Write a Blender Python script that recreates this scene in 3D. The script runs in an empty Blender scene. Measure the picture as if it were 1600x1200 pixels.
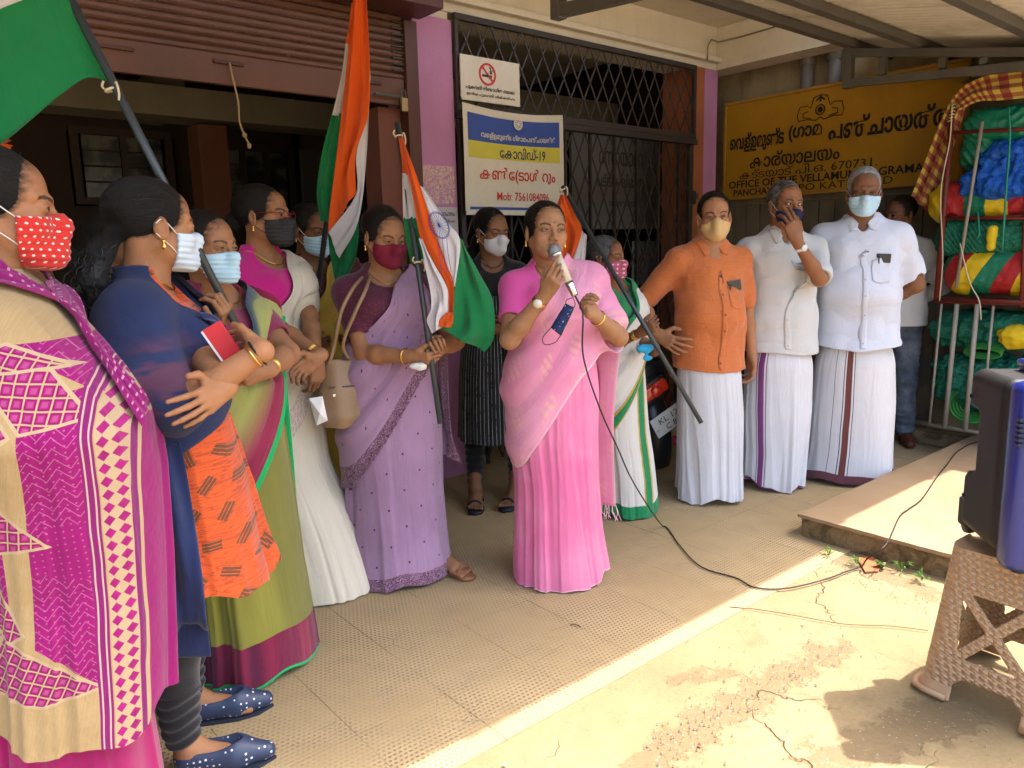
import bpy, bmesh, math, random, time
import numpy as np
import openvdb
from mathutils import Vector, Matrix
from math import radians, sin, cos, pi
T0 = time.time()
scene = bpy.context.scene
COL = scene.collection

# ---------------------------------------------------------------- camera
FPX = 1186.0                       # focal length in pixels of the 1600 px wide photograph
CAM = np.array([0.0, 0.0, 1.34])
_p, _r = radians(9.9), radians(-1.4)
_f = np.array([0, cos(_p), -sin(_p)])
_u = np.array([0, sin(_p), cos(_p)])
_x = np.array([1.0, 0, 0])
CX = cos(_r) * _x + sin(_r) * _u
CU = -sin(_r) * _x + cos(_r) * _u
cam_data = bpy.data.cameras.new('camera')
cam_data.sensor_width = 36.0
cam_data.lens = 36.0 * FPX / 1600.0
cam_data.clip_start = 0.05
cam_data.clip_end = 500
camera = bpy.data.objects.new('camera', cam_data)
COL.objects.link(camera)
camera.matrix_world = Matrix(((CX[0], CU[0], -_f[0], CAM[0]), (CX[1], CU[1], -_f[1], CAM[1]),
                              (CX[2], CU[2], -_f[2], CAM[2]), (0, 0, 0, 1)))
scene.camera = camera

# ---------------------------------------------------------------- world, sun, exposure
FAC = radians(90 - 50.27)          # heading of the facade
DX = np.array([cos(FAC), sin(FAC), 0]); DY = np.array([-sin(FAC), cos(FAC), 0])
P0 = np.array([-0.915, 4.012, 0.0])
SUN_EL = radians(66)
_h = 0.85 * DX - 0.5 * DY; _h = _h / np.linalg.norm(_h)
to_sun = Vector((cos(SUN_EL) * _h[0], cos(SUN_EL) * _h[1], sin(SUN_EL)))
world = bpy.data.worlds.new('World'); scene.world = world
world.use_nodes = True
wn = world.node_tree
sky = wn.nodes.new('ShaderNodeTexSky'); sky.sky_type = 'NISHITA'; sky.sun_disc = False
sky.sun_elevation = SUN_EL
sky.sun_rotation = math.atan2(to_sun.x, to_sun.y)
sky.dust_density = 5.0; sky.air_density = 1.0
wn.links.new(sky.outputs[0], wn.nodes['Background'].inputs[0])
wn.nodes['Background'].inputs[1].default_value = 0.15
sun_data = bpy.data.lights.new('sun', 'SUN')
sun_data.energy = 2.0; sun_data.angle = radians(0.6); sun_data.color = (1.0, 0.965, 0.91)
sun = bpy.data.objects.new('sun', sun_data); COL.objects.link(sun)
sun.rotation_euler = to_sun.to_track_quat('Z', 'Y').to_euler()
scene.view_settings.view_transform = 'Standard'
scene.view_settings.look = 'None'
scene.view_settings.exposure = 2.5
scene.view_settings.gamma = 1.0
scene.view_settings.use_curve_mapping = False
scene.cycles.max_bounces = 7
scene.cycles.diffuse_bounces = 5
scene.cycles.sample_clamp_indirect = 6.0
scene.cycles.use_adaptive_sampling = True
scene.cycles.adaptive_threshold = 0.02


def at(px, py, Y):
    "point seen at photo pixel (px,py) at distance Y into the scene"
    d = _f + (px - 800) / FPX * CX - (py - 600) / FPX * CU
    return CAM + d * Y / d[1]


def onz(px, py, z=0.0):
    d = _f + (px - 800) / FPX * CX - (py - 600) / FPX * CU
    return CAM + d * (z - CAM[2]) / d[2]
# ================================================================ material expressions
class V:
    __slots__ = ('t', 's')
    def __init__(s, t, sock): s.t = t; s.s = sock
    def _m(s, op, b=None, c=None, rev=False):
        n = s.t.nt.nodes.new('ShaderNodeMath'); n.operation = op
        a = [s, b, c]
        if rev: a = [b, s, c]
        for i, q in enumerate(a):
            if q is None: continue
            s.t.put(n.inputs[i], q)
        return V(s.t, n.outputs[0])
    def __add__(s, b): return s._m('ADD', b)
    __radd__ = __add__
    def __sub__(s, b): return s._m('SUBTRACT', b)
    def __rsub__(s, b): return s._m('SUBTRACT', b, rev=True)
    def __mul__(s, b): return s._m('MULTIPLY', b)
    __rmul__ = __mul__
    def __truediv__(s, b): return s._m('DIVIDE', b)
    def __neg__(s): return s._m('MULTIPLY', -1.0)
    def lt(s, b): return s._m('LESS_THAN', b)
    def gt(s, b): return s._m('GREATER_THAN', b)
    def mn(s, b): return s._m('MINIMUM', b)
    def mx(s, b): return s._m('MAXIMUM', b)
    def abs(s): return s._m('ABSOLUTE')
    def fr(s): return s._m('FRACT')
    def fl(s): return s._m('FLOOR')
    def sin(s): return s._m('SINE')
    def pw(s, b): return s._m('POWER', b)
    def sq(s): return s._m('SQRT')
    def mod(s, b): return s._m('FLOORED_MODULO', b)
    def sm(s, lo, hi):
        n = s.t.nt.nodes.new('ShaderNodeMapRange'); n.interpolation_type = 'SMOOTHSTEP'
        s.t.put(n.inputs[0], s); s.t.put(n.inputs[1], lo); s.t.put(n.inputs[2], hi)
        return V(s.t, n.outputs[0])
    def band(s, lo, hi): return s.gt(lo) * s.lt(hi)


class Tr:
    "one material under construction"
    def __init__(s, nt): s.nt = nt
    def put(s, inp, v):
        if isinstance(v, V): s.nt.links.new(v.s, inp)
        elif isinstance(v, (tuple, list)):
            inp.default_value = tuple(v) + (1.0,) if len(v) == 3 and len(inp.default_value) == 4 else v
        else: inp.default_value = v
    def coord(s, kind='Object'):
        n = s.nt.nodes.new('ShaderNodeTexCoord'); return V(s, n.outputs[kind])
    def pos(s):
        n = s.nt.nodes.new('ShaderNodeNewGeometry'); return V(s, n.outputs['Position'])
    def xyz(s, v):
        n = s.nt.nodes.new('ShaderNodeSeparateXYZ'); s.put(n.inputs[0], v)
        return [V(s, o) for o in n.outputs]
    def comb(s, x, y=0.0, z=0.0):
        n = s.nt.nodes.new('ShaderNodeCombineXYZ')
        for i, q in enumerate((x, y, z)): s.put(n.inputs[i], q)
        return V(s, n.outputs[0])
    def uv(s): return s.xyz(s.coord('UV'))[:2]
    def noise(s, v, scale=5.0, detail=3.0, rough=0.55, dist=0.0):
        n = s.nt.nodes.new('ShaderNodeTexNoise')
        s.put(n.inputs['Vector'], v); n.inputs['Scale'].default_value = scale
        n.inputs['Detail'].default_value = detail; n.inputs['Roughness'].default_value = rough
        n.inputs['Distortion'].default_value = dist
        return V(s, n.outputs[0])
    def vor(s, v, scale=5.0, feature='F1', rnd=1.0, out=0):
        n = s.nt.nodes.new('ShaderNodeTexVoronoi'); n.feature = feature
        s.put(n.inputs['Vector'], v); n.inputs['Scale'].default_value = scale
        n.inputs['Randomness'].default_value = rnd
        return V(s, n.outputs[out])
    def white(s, v):
        n = s.nt.nodes.new('ShaderNodeTexWhiteNoise'); n.noise_dimensions = '3D'
        s.put(n.inputs[0], v); return V(s, n.outputs[0])
    def mix(s, f, a, b):
        n = s.nt.nodes.new('ShaderNodeMix'); n.data_type = 'RGBA'
        s.put(n.inputs[0], f); s.put(n.inputs[6], a); s.put(n.inputs[7], b)
        return V(s, n.outputs[2])
    def attr(s, name):
        n = s.nt.nodes.new('ShaderNodeAttribute'); n.attribute_name = name
        return V(s, n.outputs[0])
    def vary(s, col, f, amt=0.25):
        "scale a colour by 1-amt .. 1+amt along f (0..1)"
        n = s.nt.nodes.new('ShaderNodeVectorMath'); n.operation = 'SCALE'
        s.put(n.inputs[0], col[:3] if isinstance(col, tuple) else col)
        s.put(n.inputs[3], f * (2 * amt) + (1 - amt)); return V(s, n.outputs[0])


MATS = {}
def mat(name, fn, rough=0.8, spec=0.3, metal=0.0, sheen=0.0, sss=0.0, trans=0.0, alpha=None, bump_d=0.002, emit=None, coat=0.0):
    """fn(T) -> colour  or (colour, height) or (colour, height, roughness)"""
    if name in MATS: return MATS[name]
    m = bpy.data.materials.new(name); m.use_nodes = True
    nt = m.node_tree; b = nt.nodes['Principled BSDF']; t = Tr(nt)
    r = fn(t) if callable(fn) else fn
    h = rr = None
    if isinstance(r, tuple) and not isinstance(r[0], (int, float)):
        col = r[0]; h = r[1] if len(r) > 1 else None; rr = r[2] if len(r) > 2 else None
    else: col = r
    t.put(b.inputs['Base Color'], col)
    b.inputs['Roughness'].default_value = rough
    if rr is not None: t.put(b.inputs['Roughness'], rr)
    b.inputs['Specular IOR Level'].default_value = spec
    b.inputs['Metallic'].default_value = metal
    b.inputs['Sheen Weight'].default_value = sheen
    b.inputs['Coat Weight'].default_value = coat
    if sss:
        b.inputs['Subsurface Weight'].default_value = sss
        b.inputs['Subsurface Radius'].default_value = (1.0, 0.35, 0.2)
        b.inputs['Subsurface Scale'].default_value = 0.008
    if trans:
        tr = nt.nodes.new('ShaderNodeBsdfTranslucent'); mx = nt.nodes.new('ShaderNodeMixShader')
        t.put(tr.inputs[0], col); mx.inputs[0].default_value = trans
        nt.links.new(b.outputs[0], mx.inputs[1]); nt.links.new(tr.outputs[0], mx.inputs[2])
        nt.links.new(mx.outputs[0], nt.nodes['Material Output'].inputs[0])
    if alpha is not None: t.put(b.inputs['Alpha'], alpha)
    if h is not None:
        bp = nt.nodes.new('ShaderNodeBump'); bp.inputs['Distance'].default_value = bump_d
        t.put(bp.inputs['Height'], h); nt.links.new(bp.outputs[0], b.inputs['Normal'])
    MATS[name] = m
    return m


def plain(name, col, rough=0.7, amt=0.15, scale=12.0, bump=0.3, **k):
    def fn(t):
        n = t.noise(t.coord(), scale, 5.0)
        return t.vary(col, n, amt), t.noise(t.coord(), scale * 6, 3.0) * bump
    return mat(name, fn, rough=rough, **k)


# ================================================================ mesh helpers
def tag(o, label=None, cat=None, group=None, kind=None):
    if label: o['label'] = label
    if cat: o['category'] = cat
    if group: o['group'] = group
    if kind: o['kind'] = kind
    return o

def empty(name, loc, rz=0.0, label=None, cat=None, group=None):
    o = bpy.data.objects.new(name, None); COL.objects.link(o)
    o.location = loc; o.rotation_euler = (0, 0, rz); o.empty_display_size = 0.1
    return tag(o, label, cat, group)

def link(name, me, m=None, parent=None, smooth=False):
    o = bpy.data.objects.new(name, me); COL.objects.link(o)
    if m is not None and not me.materials: me.materials.append(m)
    if parent is not None: o.parent = parent
    if smooth: me.shade_smooth()
    return o

def npmesh(name, v, f, uv=None, col=None):
    "v (N,3) and f (M,3|4) arrays -> mesh"
    v = np.asarray(v, np.float32); f = np.asarray(f, np.int32)
    me = bpy.data.meshes.new(name)
    me.vertices.add(len(v)); me.vertices.foreach_set('co', v.ravel())
    k = f.shape[1]
    me.loops.add(f.size); me.loops.foreach_set('vertex_index', f.ravel())
    me.polygons.add(len(f)); me.polygons.foreach_set('loop_start', np.arange(0, f.size, k, dtype=np.int32))
    me.update(calc_edges=True)
    if uv is not None:
        l = me.uv_layers.new(name='UVMap')
        l.data.foreach_set('uv', np.asarray(uv, np.float32)[f.ravel()].ravel())
    if col is not None:
        a = me.color_attributes.new('Col', 'FLOAT_COLOR', 'POINT')
        c = np.ones((len(v), 4), np.float32); c[:, :3] = col
        a.data.foreach_set('color', c.ravel())
    me.validate()
    return me

class MB:
    "collects boxes, tubes and sheets into one mesh"
    def __init__(s): s.v = []; s.f = []
    def add(s, vs, fs):
        n = len(s.v); s.v += [tuple(map(float, q)) for q in vs]; s.f += [tuple(i + n for i in q) for q in fs]
        return s
    def box(s, a, b, bev=0.0, R=None, o=(0, 0, 0)):
        x0, y0, z0 = a; x1, y1, z1 = b
        if bev <= 0:
            vs = [(x, y, z) for z in (z0, z1) for y in (y0, y1) for x in (x0, x1)]
            fs = [(0, 2, 3, 1), (4, 5, 7, 6), (0, 1, 5, 4), (2, 6, 7, 3), (0, 4, 6, 2), (1, 3, 7, 5)]
        else:
            bm = bmesh.new(); bmesh.ops.create_cube(bm, size=1)
            for q in bm.verts:
                q.co = Vector(((x0 + x1) / 2 + q.co.x * (x1 - x0), (y0 + y1) / 2 + q.co.y * (y1 - y0), (z0 + z1) / 2 + q.co.z * (z1 - z0)))
            bmesh.ops.bevel(bm, geom=bm.edges[:], offset=bev, segments=2, affect='EDGES', profile=0.6)
            bm.verts.index_update()
            vs = [tuple(q.co) for q in bm.verts]; fs = [tuple(q.index for q in p.verts) for p in bm.faces]; bm.free()
        if R is not None: vs = [tuple(np.array(R) @ np.array(q) + np.array(o)) for q in vs]
        elif any(o): vs = [tuple(np.array(q) + np.array(o)) for q in vs]
        return s.add(vs, fs)
    def tube(s, pts, r, n=8, closed=False):
        pts = [np.array(p, float) for p in pts]; N = len(pts)
        rs = r if hasattr(r, '__len__') else [r] * N
        vs = []; up = np.array([0.0, 0, 1.0]); prev = None
        for i, p in enumerate(pts):
            if closed: t = pts[(i + 1) % N] - pts[i - 1]
            else: t = pts[min(i + 1, N - 1)] - pts[max(i - 1, 0)]
            t = t / (np.linalg.norm(t) + 1e-9)
            if prev is None:
                a = np.cross(t, up)
                if np.linalg.norm(a) < 0.1: a = np.cross(t, np.array([1.0, 0, 0]))
            else: a = prev - t * prev.dot(t)
            a = a / (np.linalg.norm(a) + 1e-9); prev = a; b = np.cross(t, a)
            for k in range(n):
                th = 2 * pi * k / n
                vs.append(p + rs[i] * (cos(th) * a + sin(th) * b))
        fs = []
        for i in range(N if closed else N - 1):
            j = (i + 1) % N
            for k in range(n):
                fs.append((i * n + k, i * n + (k + 1) % n, j * n + (k + 1) % n, j * n + k))
        if not closed:
            fs.append(tuple(range(n))[::-1]); fs.append(tuple((N - 1) * n + k for k in range(n)))
        return s.add(vs, fs)
    def lathe(s, prof, c=(0, 0, 0), n=20, axis=2):
        vs = []
        for r, z in prof:
            for k in range(n):
                th = 2 * pi * k / n; q = [r * cos(th), r * sin(th), z]
                if axis == 0: q = [q[2], q[0], q[1]]
                if axis == 1: q = [q[0], q[2], q[1]]
                vs.append((q[0] + c[0], q[1] + c[1], q[2] + c[2]))
        fs = []
        for i in range(len(prof) - 1):
            for k in range(n):
                fs.append((i * n + k, i * n + (k + 1) % n, (i + 1) * n + (k + 1) % n, (i + 1) * n + k))
        fs.append(tuple(range(n))[::-1]); fs.append(tuple((len(prof) - 1) * n + k for k in range(n)))
        return s.add(vs, fs)
    def mesh(s, name, smooth=False):
        me = bpy.data.meshes.new(name); me.from_pydata(s.v, [], s.f); me.update()
        bm = bmesh.new(); bm.from_mesh(me); bmesh.ops.recalc_face_normals(bm, faces=bm.faces[:]); bm.to_mesh(me); bm.free()
        if smooth: me.shade_auto_smooth(radians(40)) if hasattr(me, 'shade_auto_smooth') else me.shade_smooth()
        return me
    def obj(s, name, m, parent=None, smooth=False):
        return link(name, s.mesh(name, smooth), m, parent)

def spline(pts, n):
    "Catmull-Rom through the points"
    P = np.array(pts, float); m = len(P)
    if m == 2: return P[0] + (P[1] - P[0]) * np.linspace(0, 1, n)[:, None]
    Q = np.vstack([2 * P[0] - P[1], P, 2 * P[-1] - P[-2]])
    t = np.linspace(0, m - 1, n); i = np.minimum(t.astype(int), m - 2); u = (t - i)[:, None]
    a, b, c, d = Q[i], Q[i + 1], Q[i + 2], Q[i + 3]
    return 0.5 * (2 * b + (c - a) * u + (2 * a - 5 * b + 4 * c - d) * u ** 2 + (3 * b - a - 3 * c + d) * u ** 3)

def gridfaces(nu, nv, wrap=False):
    i, j = np.meshgrid(np.arange(nu if wrap else nu - 1), np.arange(nv - 1), indexing='ij')
    i2 = (i + 1) % nu
    return np.stack([i * nv + j, i2 * nv + j, i2 * nv + j + 1, i * nv + j + 1], -1).reshape(-1, 4)

_rs = np.random.RandomState(5)
_K = _rs.normal(size=(7, 3)); _K /= np.linalg.norm(_K, axis=1)[:, None]; _PH = _rs.uniform(0, 6.28, 7)
def wav(P, f, seed=0.0, stretch=(1, 1, 1)):
    "cheap smooth noise in about -1..1 for an (N,3) array"
    Q = P * (np.array(stretch) * f); o = 0
    w = np.sin(Q @ _K[5] * 0.7 + seed * 1.7) * 1.2
    for i in range(5):
        o = o + np.sin(Q @ _K[i] * (1 + 0.37 * i) + _PH[i] + seed * (i + 1) + w * (1 if i % 2 else -1)) / (1 + 0.3 * i)
    return o / 2.6

# ================================================================ lettering
def lettering(s, w, h, m, thick=0.0015, bold=0.0, res=2, align='C'):
    "text as a mesh in its own plane, X right, Z up, fitted to width w and height h, origin bottom left"
    c = bpy.data.curves.new('lettering', 'FONT'); c.body = s; c.resolution_u = res; c.offset = bold; c.extrude = 0.001
    o = bpy.data.objects.new('lettering', c)
    me = bpy.data.meshes.new_from_object(o)
    bpy.data.objects.remove(o); bpy.data.curves.remove(c)
    n = len(me.vertices); a = np.empty(n * 3, np.float32); me.vertices.foreach_get('co', a); a = a.reshape(-1, 3)
    lo, hi = a.min(0), a.max(0)
    b = np.zeros_like(a)
    b[:, 0] = (a[:, 0] - lo[0]) * (w / (hi[0] - lo[0])); b[:, 2] = (a[:, 1] - lo[1]) * (h / (hi[1] - lo[1])) if h else (a[:, 1] - lo[1]) * (w / (hi[0] - lo[0]))
    b[:, 1] = -(a[:, 2] - lo[2]) / max(hi[2] - lo[2], 1e-6) * thick
    me.vertices.foreach_set('co', b.ravel()); me.update()
    me.materials.clear(); me.materials.append(m)
    return me
# ================================================================ the place
def B(o):
    "meshes of the building are written in facade coordinates: x along the front, -y out of it"
    o.location = P0; o.rotation_euler = (0, 0, FAC); return o
def W(s, y, z=0.0): return P0 + s * DX + y * DY + np.array([0, 0, z])
def bld(name, mb, m, kind='structure', parent=None, **k):
    o = mb.obj(name, m, parent)
    if parent is None: B(o); tag(o, kind=kind, **k)
    return o
def bempty(name, loc=(0, 0, 0), **k):
    w = W(*loc); return empty(name, w, FAC, **k)

def dusty(t, base, dust, k=0.5, sc=3.0):
    c = t.coord(); n = t.noise(c, sc, 8.0, 0.65); g = t.noise(c, 60.0, 3.0)
    return t.mix(n.sm(0.35, 0.7) * k, base, dust), g * 0.4 + n * 0.5

def m_tile(t):
    p = t.pos(); x, y, z = t.xyz(p)
    # facade-aligned coordinates
    u = x * float(DX[0]) + y * float(DX[1]); v = x * float(DY[0]) + y * float(DY[1])
    n = t.noise(p, 2.2, 6.0, 0.6); n2 = t.noise(p, 9.0, 6.0, 0.6); fine = t.noise(p, 180.0, 2.0)
    # staggered rows of small pits
    s = 62.0
    r = (v * s).fl(); fu = (u * s + r * 0.5).fr() - 0.5; fv = (v * s).fr() - 0.5
    d = (fu * fu + fv * fv * 1.6).sq()
    worn = (n * 0.7 + n2 * 0.3).sm(0.40, 0.58)
    clump = t.noise(p, 1.1, 2.0).sm(0.45, 0.62)
    pit = (1.0 - d.sm(0.20, 0.34)) * (worn * 0.75 + 0.25)
    col = t.mix(n.sm(0.3, 0.7), (0.335, 0.248, 0.128), (0.42, 0.318, 0.172))
    col = t.mix(n2.sm(0.45, 0.8) * 0.35, col, (0.30, 0.225, 0.145))
    col = t.mix(pit * (clump * 0.35 + 0.45), col, (0.125, 0.088, 0.052))
    # grey hairline damage
    cr = t.vor(p, 7.0, 'DISTANCE_TO_EDGE'); crk = (1.0 - cr.sm(0.0, 0.018)) * t.noise(p, 3.3, 2.0).sm(0.56, 0.68)
    col = t.mix(crk * 0.6, col, (0.13, 0.12, 0.11))
    grey = t.noise(p, 4.2, 5.0, 0.7).sm(0.60, 0.72)
    col = t.mix(grey * 0.35, col, (0.22, 0.20, 0.175))
    return t.vary(col, fine, 0.12), n2 * 0.6 - pit * 1.2 + fine * 0.15

def m_ground(t):
    p = t.pos(); x, y, z = t.xyz(p)
    n = t.noise(p, 1.7, 8.0, 0.62); n2 = t.noise(p, 6.0, 8.0, 0.7, 0.6); g = t.noise(p, 90.0, 4.0)
    col = t.mix(n.sm(0.35, 0.65), (0.205, 0.150, 0.074), (0.262, 0.196, 0.102))
    wet = n2.sm(0.52, 0.64) * t.noise(p, 1.3, 3.0).sm(0.46, 0.58) * 0.6
    def seg(a, b, r):
        a = onz(*a); b = onz(*b); L2 = float((b - a) @ (b - a)); dx, dy = float(b[0] - a[0]), float(b[1] - a[1])
        q = (((x - float(a[0])) * dx + (y - float(a[1])) * dy) / L2).mx(0.0).mn(1.0)
        ex = x - float(a[0]) - q * dx; ey = y - float(a[1]) - q * dy
        return (ex * ex + ey * ey).sq() - r
    dd = seg((1000, 1195), (1160, 1095), .05).mn(seg((1160, 1095), (1300, 1010), .045)).mn(seg((1300, 1185), (1480, 1110), .07)).mn(seg((1290, 860), (1450, 925), .05)).mn(seg((1060, 1060), (1150, 1045), .008))
    n3 = t.noise(p, 11.0, 6.0, .65)
    wet = wet.mx(1.0 - (dd + (n3 - .5) * .32).sm(-.01, .03)) * (n3.sm(.25, .45))
    col = t.mix(wet * 0.62, col, (0.125, 0.085, 0.042))
    peb = t.vor(p, 55.0); pm = (1.0 - peb.sm(0.10, 0.2)) * wet
    col = t.mix(pm * 0.8, col, (0.34, 0.30, 0.24))
    wp = t.comb(x + (t.noise(p, 3.0, 4.0) - .5) * .5, y + (t.noise(p, 3.7, 4.0) - .5) * .5, z); cr = t.vor(wp, 1.7, 'DISTANCE_TO_EDGE'); crk = (1.0 - cr.sm(0.0, 0.007)) * t.noise(p, 1.7, 2.0).sm(0.5, 0.6)
    col = t.mix(crk * 0.8, col, (0.16, 0.10, 0.045))
    return t.vary(col, g, 0.22), n2 * 0.8 + g * 0.35 - crk * 1.5 - wet * 0.5

def m_plaster(base, dirt, k=0.5):
    def fn(t):
        p = t.pos(); n = t.noise(p, 2.5, 8.0, 0.65); f = t.noise(p, 45.0, 4.0)
        x, y, z = t.xyz(p)
        st = t.noise(t.comb(x * 7.0, y * 7.0, z * 0.8), 1.0, 5.0, 0.6)
        col = t.mix((n * 0.6 + st * 0.4).sm(0.42, 0.66) * k, base, dirt)
        return t.vary(col, f, 0.06), f * 0.4 + n * 0.3
    return fn

TILE = mat('paving_concrete', m_tile, rough=0.85, spec=0.25, bump_d=0.0035)
GROUND = mat('sandy_concrete', m_ground, rough=0.82, spec=0.3, bump_d=0.006)
CREAM = mat('cream_plaster', m_plaster((0.62, 0.56, 0.46), (0.46, 0.40, 0.31), 0.5))
MAUVE = mat('mauve_paint', m_plaster((0.44, 0.20, 0.36), (0.33, 0.16, 0.26), 0.6))
ORANGEP = mat('orange_paint', m_plaster((0.33, 0.105, 0.04), (0.22, 0.08, 0.04), 0.6))
MAROON = mat('maroon_metal', m_plaster((0.080, 0.026, 0.017), (0.055, 0.022, 0.015), 0.8), rough=0.5, spec=0.4)
SHUT = mat('shutter_brown', m_plaster((0.125, 0.052, 0.030), (0.085, 0.038, 0.024), 0.7), rough=0.55, spec=0.4)
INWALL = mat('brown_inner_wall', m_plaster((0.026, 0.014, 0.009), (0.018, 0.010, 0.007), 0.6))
DARKW = mat('dark_timber', m_plaster((0.03, 0.018, 0.012), (0.02, 0.012, 0.01), 0.6), rough=0.6)
CONC = mat('stained_concrete', m_plaster((0.30, 0.235, 0.13), (0.09, 0.065, 0.04), 0.9))
BLOCK = mat('old_blockwork', m_plaster((0.33, 0.27, 0.16), (0.14, 0.10, 0.06), 0.8))
IRON = mat('black_iron', m_plaster((0.028, 0.022, 0.018), (0.05, 0.03, 0.02), 0.8), rough=0.5, spec=0.4)
STEEL = mat('grey_painted_steel', m_plaster((0.10, 0.098, 0.092), (0.07, 0.06, 0.05), 0.7), rough=0.45, spec=0.5)

# ground to the horizon
mb = MB(); mb.add([(-150, -150, -0.006), (150, -150, -0.006), (150, 150, -0.006), (-150, 150, -0.006)], [(0, 1, 2, 3)])
tag(mb.obj('ground', GROUND), kind='structure')
# paving tiles, each its own plate
pav = tag(empty('pavement', P0, FAC), kind='structure')
random.seed(3)
TP = 0.303
tile_mesh = []
for q in range(6):
    mb = MB(); mb.box((0.0004, 0.0004, -0.03), (TP - 0.0004, TP - 0.0004, 0.0), 0.0012); tile_mesh.append(mb.mesh('paving_tile'))
    tile_mesh[-1].materials.append(TILE)
for i in range(-9, 15):
    for j in range(-7, 2):
        y0 = -0.05 + j * TP; x0 = -0.06 + i * TP
        if x0 > 1.25 and y0 < -1.93 : continue
        o = link('paving_tile', tile_mesh[random.randrange(6)], None, pav)
        o.location = (x0, y0, random.uniform(-0.0008, 0.0003)); o.rotation_euler = (random.uniform(-.002, .002), random.uniform(-.002, .002), random.uniform(-.002, .002))
mb = MB(); mb.box((-6, 0.56, -0.03), (3.6, 5, -0.002)); mb.box((-6, -2.2, -0.011), (-2.79, 0.56, -0.003))
bld('floor', mb, TILE)

# raised platform at the right with a worn edge
def m_plat(t):
    p = t.pos(); n = t.noise(p, 2.0, 7.0, 0.6); g = t.noise(p, 120.0, 3.0)
    col = t.mix(n.sm(0.35, 0.65), (0.27, 0.175, 0.095), (0.32, 0.22, 0.125))
    return t.vary(col, g, 0.1), g * 0.3 + n * 0.4
def m_platside(t):
    p = t.pos(); n = t.noise(p, 9.0, 8.0, 0.7, 0.8); g = t.noise(p, 70.0, 5.0)
    col = t.mix(n.sm(0.4, 0.62), (0.25, 0.175, 0.085), (0.11, 0.075, 0.035))
    return t.vary(col, g, 0.25), n * 1.2 + g * 0.5
PLT = mat('platform_top', m_plat, rough=0.8, bump_d=0.002); PLS = mat('platform_side', m_platside, rough=0.9, bump_d=0.014)
plat = bempty('raised_platform', (1.3, -1.92, 0)); tag(plat, kind='structure')
rs = np.random.RandomState(2)
def rough_slab(x0, x1, y0, y1, z0, z1, amp):
    "a slab whose rim wanders a little"
    n = 90; top = []
    ys = np.linspace(y1, y0, n); xs = x0 + np.cumsum(rs.normal(0, amp * .35, n)) * .3 + rs.normal(0, amp * .4, n)
    mb = MB(); vs = []
    for i in range(n): vs += [(xs[i], ys[i], z1), (xs[i] + rs.normal(0, amp * .4), ys[i], z0), (x1, ys[i], z1), (x1, ys[i], z0)]
    fs = []
    for i in range(n - 1):
        a = 4 * i; b = a + 4; fs += [(a, b, b + 1, a + 1), (a, a + 2, b + 2, b), (a + 2, a + 3, b + 3, b + 2)]
    fs += [(0, 1, 3, 2)]; e = 4 * (n - 1); fs += [(e, e + 2, e + 3, e + 1)]
    return mb.add(vs, fs)
rough_slab(0.0, 4.0, -4.0, 0.0, 0.092, 0.108, 0.004).obj('platform_screed', PLT, plat)
rough_slab(0.016, 4.0, -3.98, -0.012, -0.03, 0.0915, 0.008).obj('platform_base', PLS, plat)

# facade, slab, beams, rooms
mb = MB(); mb.box((0.55, 0.0, 0), (0.81, 0.28, 2.62)); pil = bld('mauve_pillar', mb, MAUVE, kind='thing', label='mauve painted pillar between the brown shutter and the gate', cat='pillar')
mb = MB(); mb.box((3.03, 0.0, 0), (3.148, 0.3, 2.66)); mb2 = MB(); mb2.box((3.15, -0.003, 0), (3.31, 0.3, 2.66))
pil2 = bempty('corner_pillar', label='corner pillar, orange on one face and mauve on the other', cat='pillar')
mb.obj('orange_face', ORANGEP, pil2); mb2.obj('mauve_face', MAUVE, pil2)
mb = MB(); mb.box((0.55, 0.003, 2.665), (3.298, 0.3, 2.97)); mb.box((0.70, -0.05, 2.71), (3.298, 0.003, 2.748), 0.006); mb.box((0.55, 0.02, 2.62), (0.80, 0.3, 2.665))
mb.box((3.3, -.98, 2.667), (3.52, 0.3, 2.969))
bld('beam', mb, CREAM)
mb = MB(); mb.box((-7, -1.4, 2.972), (4.2, 0.0, 3.12)); mb.box((-7, 0.004, 2.972), (4.2, 6, 3.12)); mb.box((0.4, -0.22, 2.84), (0.8, 0.0, 2.97))
bld('ceiling_slab', mb, CREAM)
mb = MB(); mb.box((-7, 0, 3.122), (4.2, 0.2, 6.5)); bld('sky_block_wall', mb, CREAM)  # unseen wall added above the slab to block sky light from behind
# cable on the beam
mb = MB(); mb.tube([(3.10, -0.06, 2.70), (3.10, -0.06, 2.80), (3.14, -0.06, 2.85), (3.24, -0.05, 2.85), (3.292, -0.2, 2.86), (3.292, -0.6, 2.87), (3.292, -.95, 2.88)], 0.006, 6)
tag(B(mb.obj('wall_cable', plain('grey_cable', (0.2, 0.17, 0.13)))), label='thin cable stapled along the cream beam', cat='cable')

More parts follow.
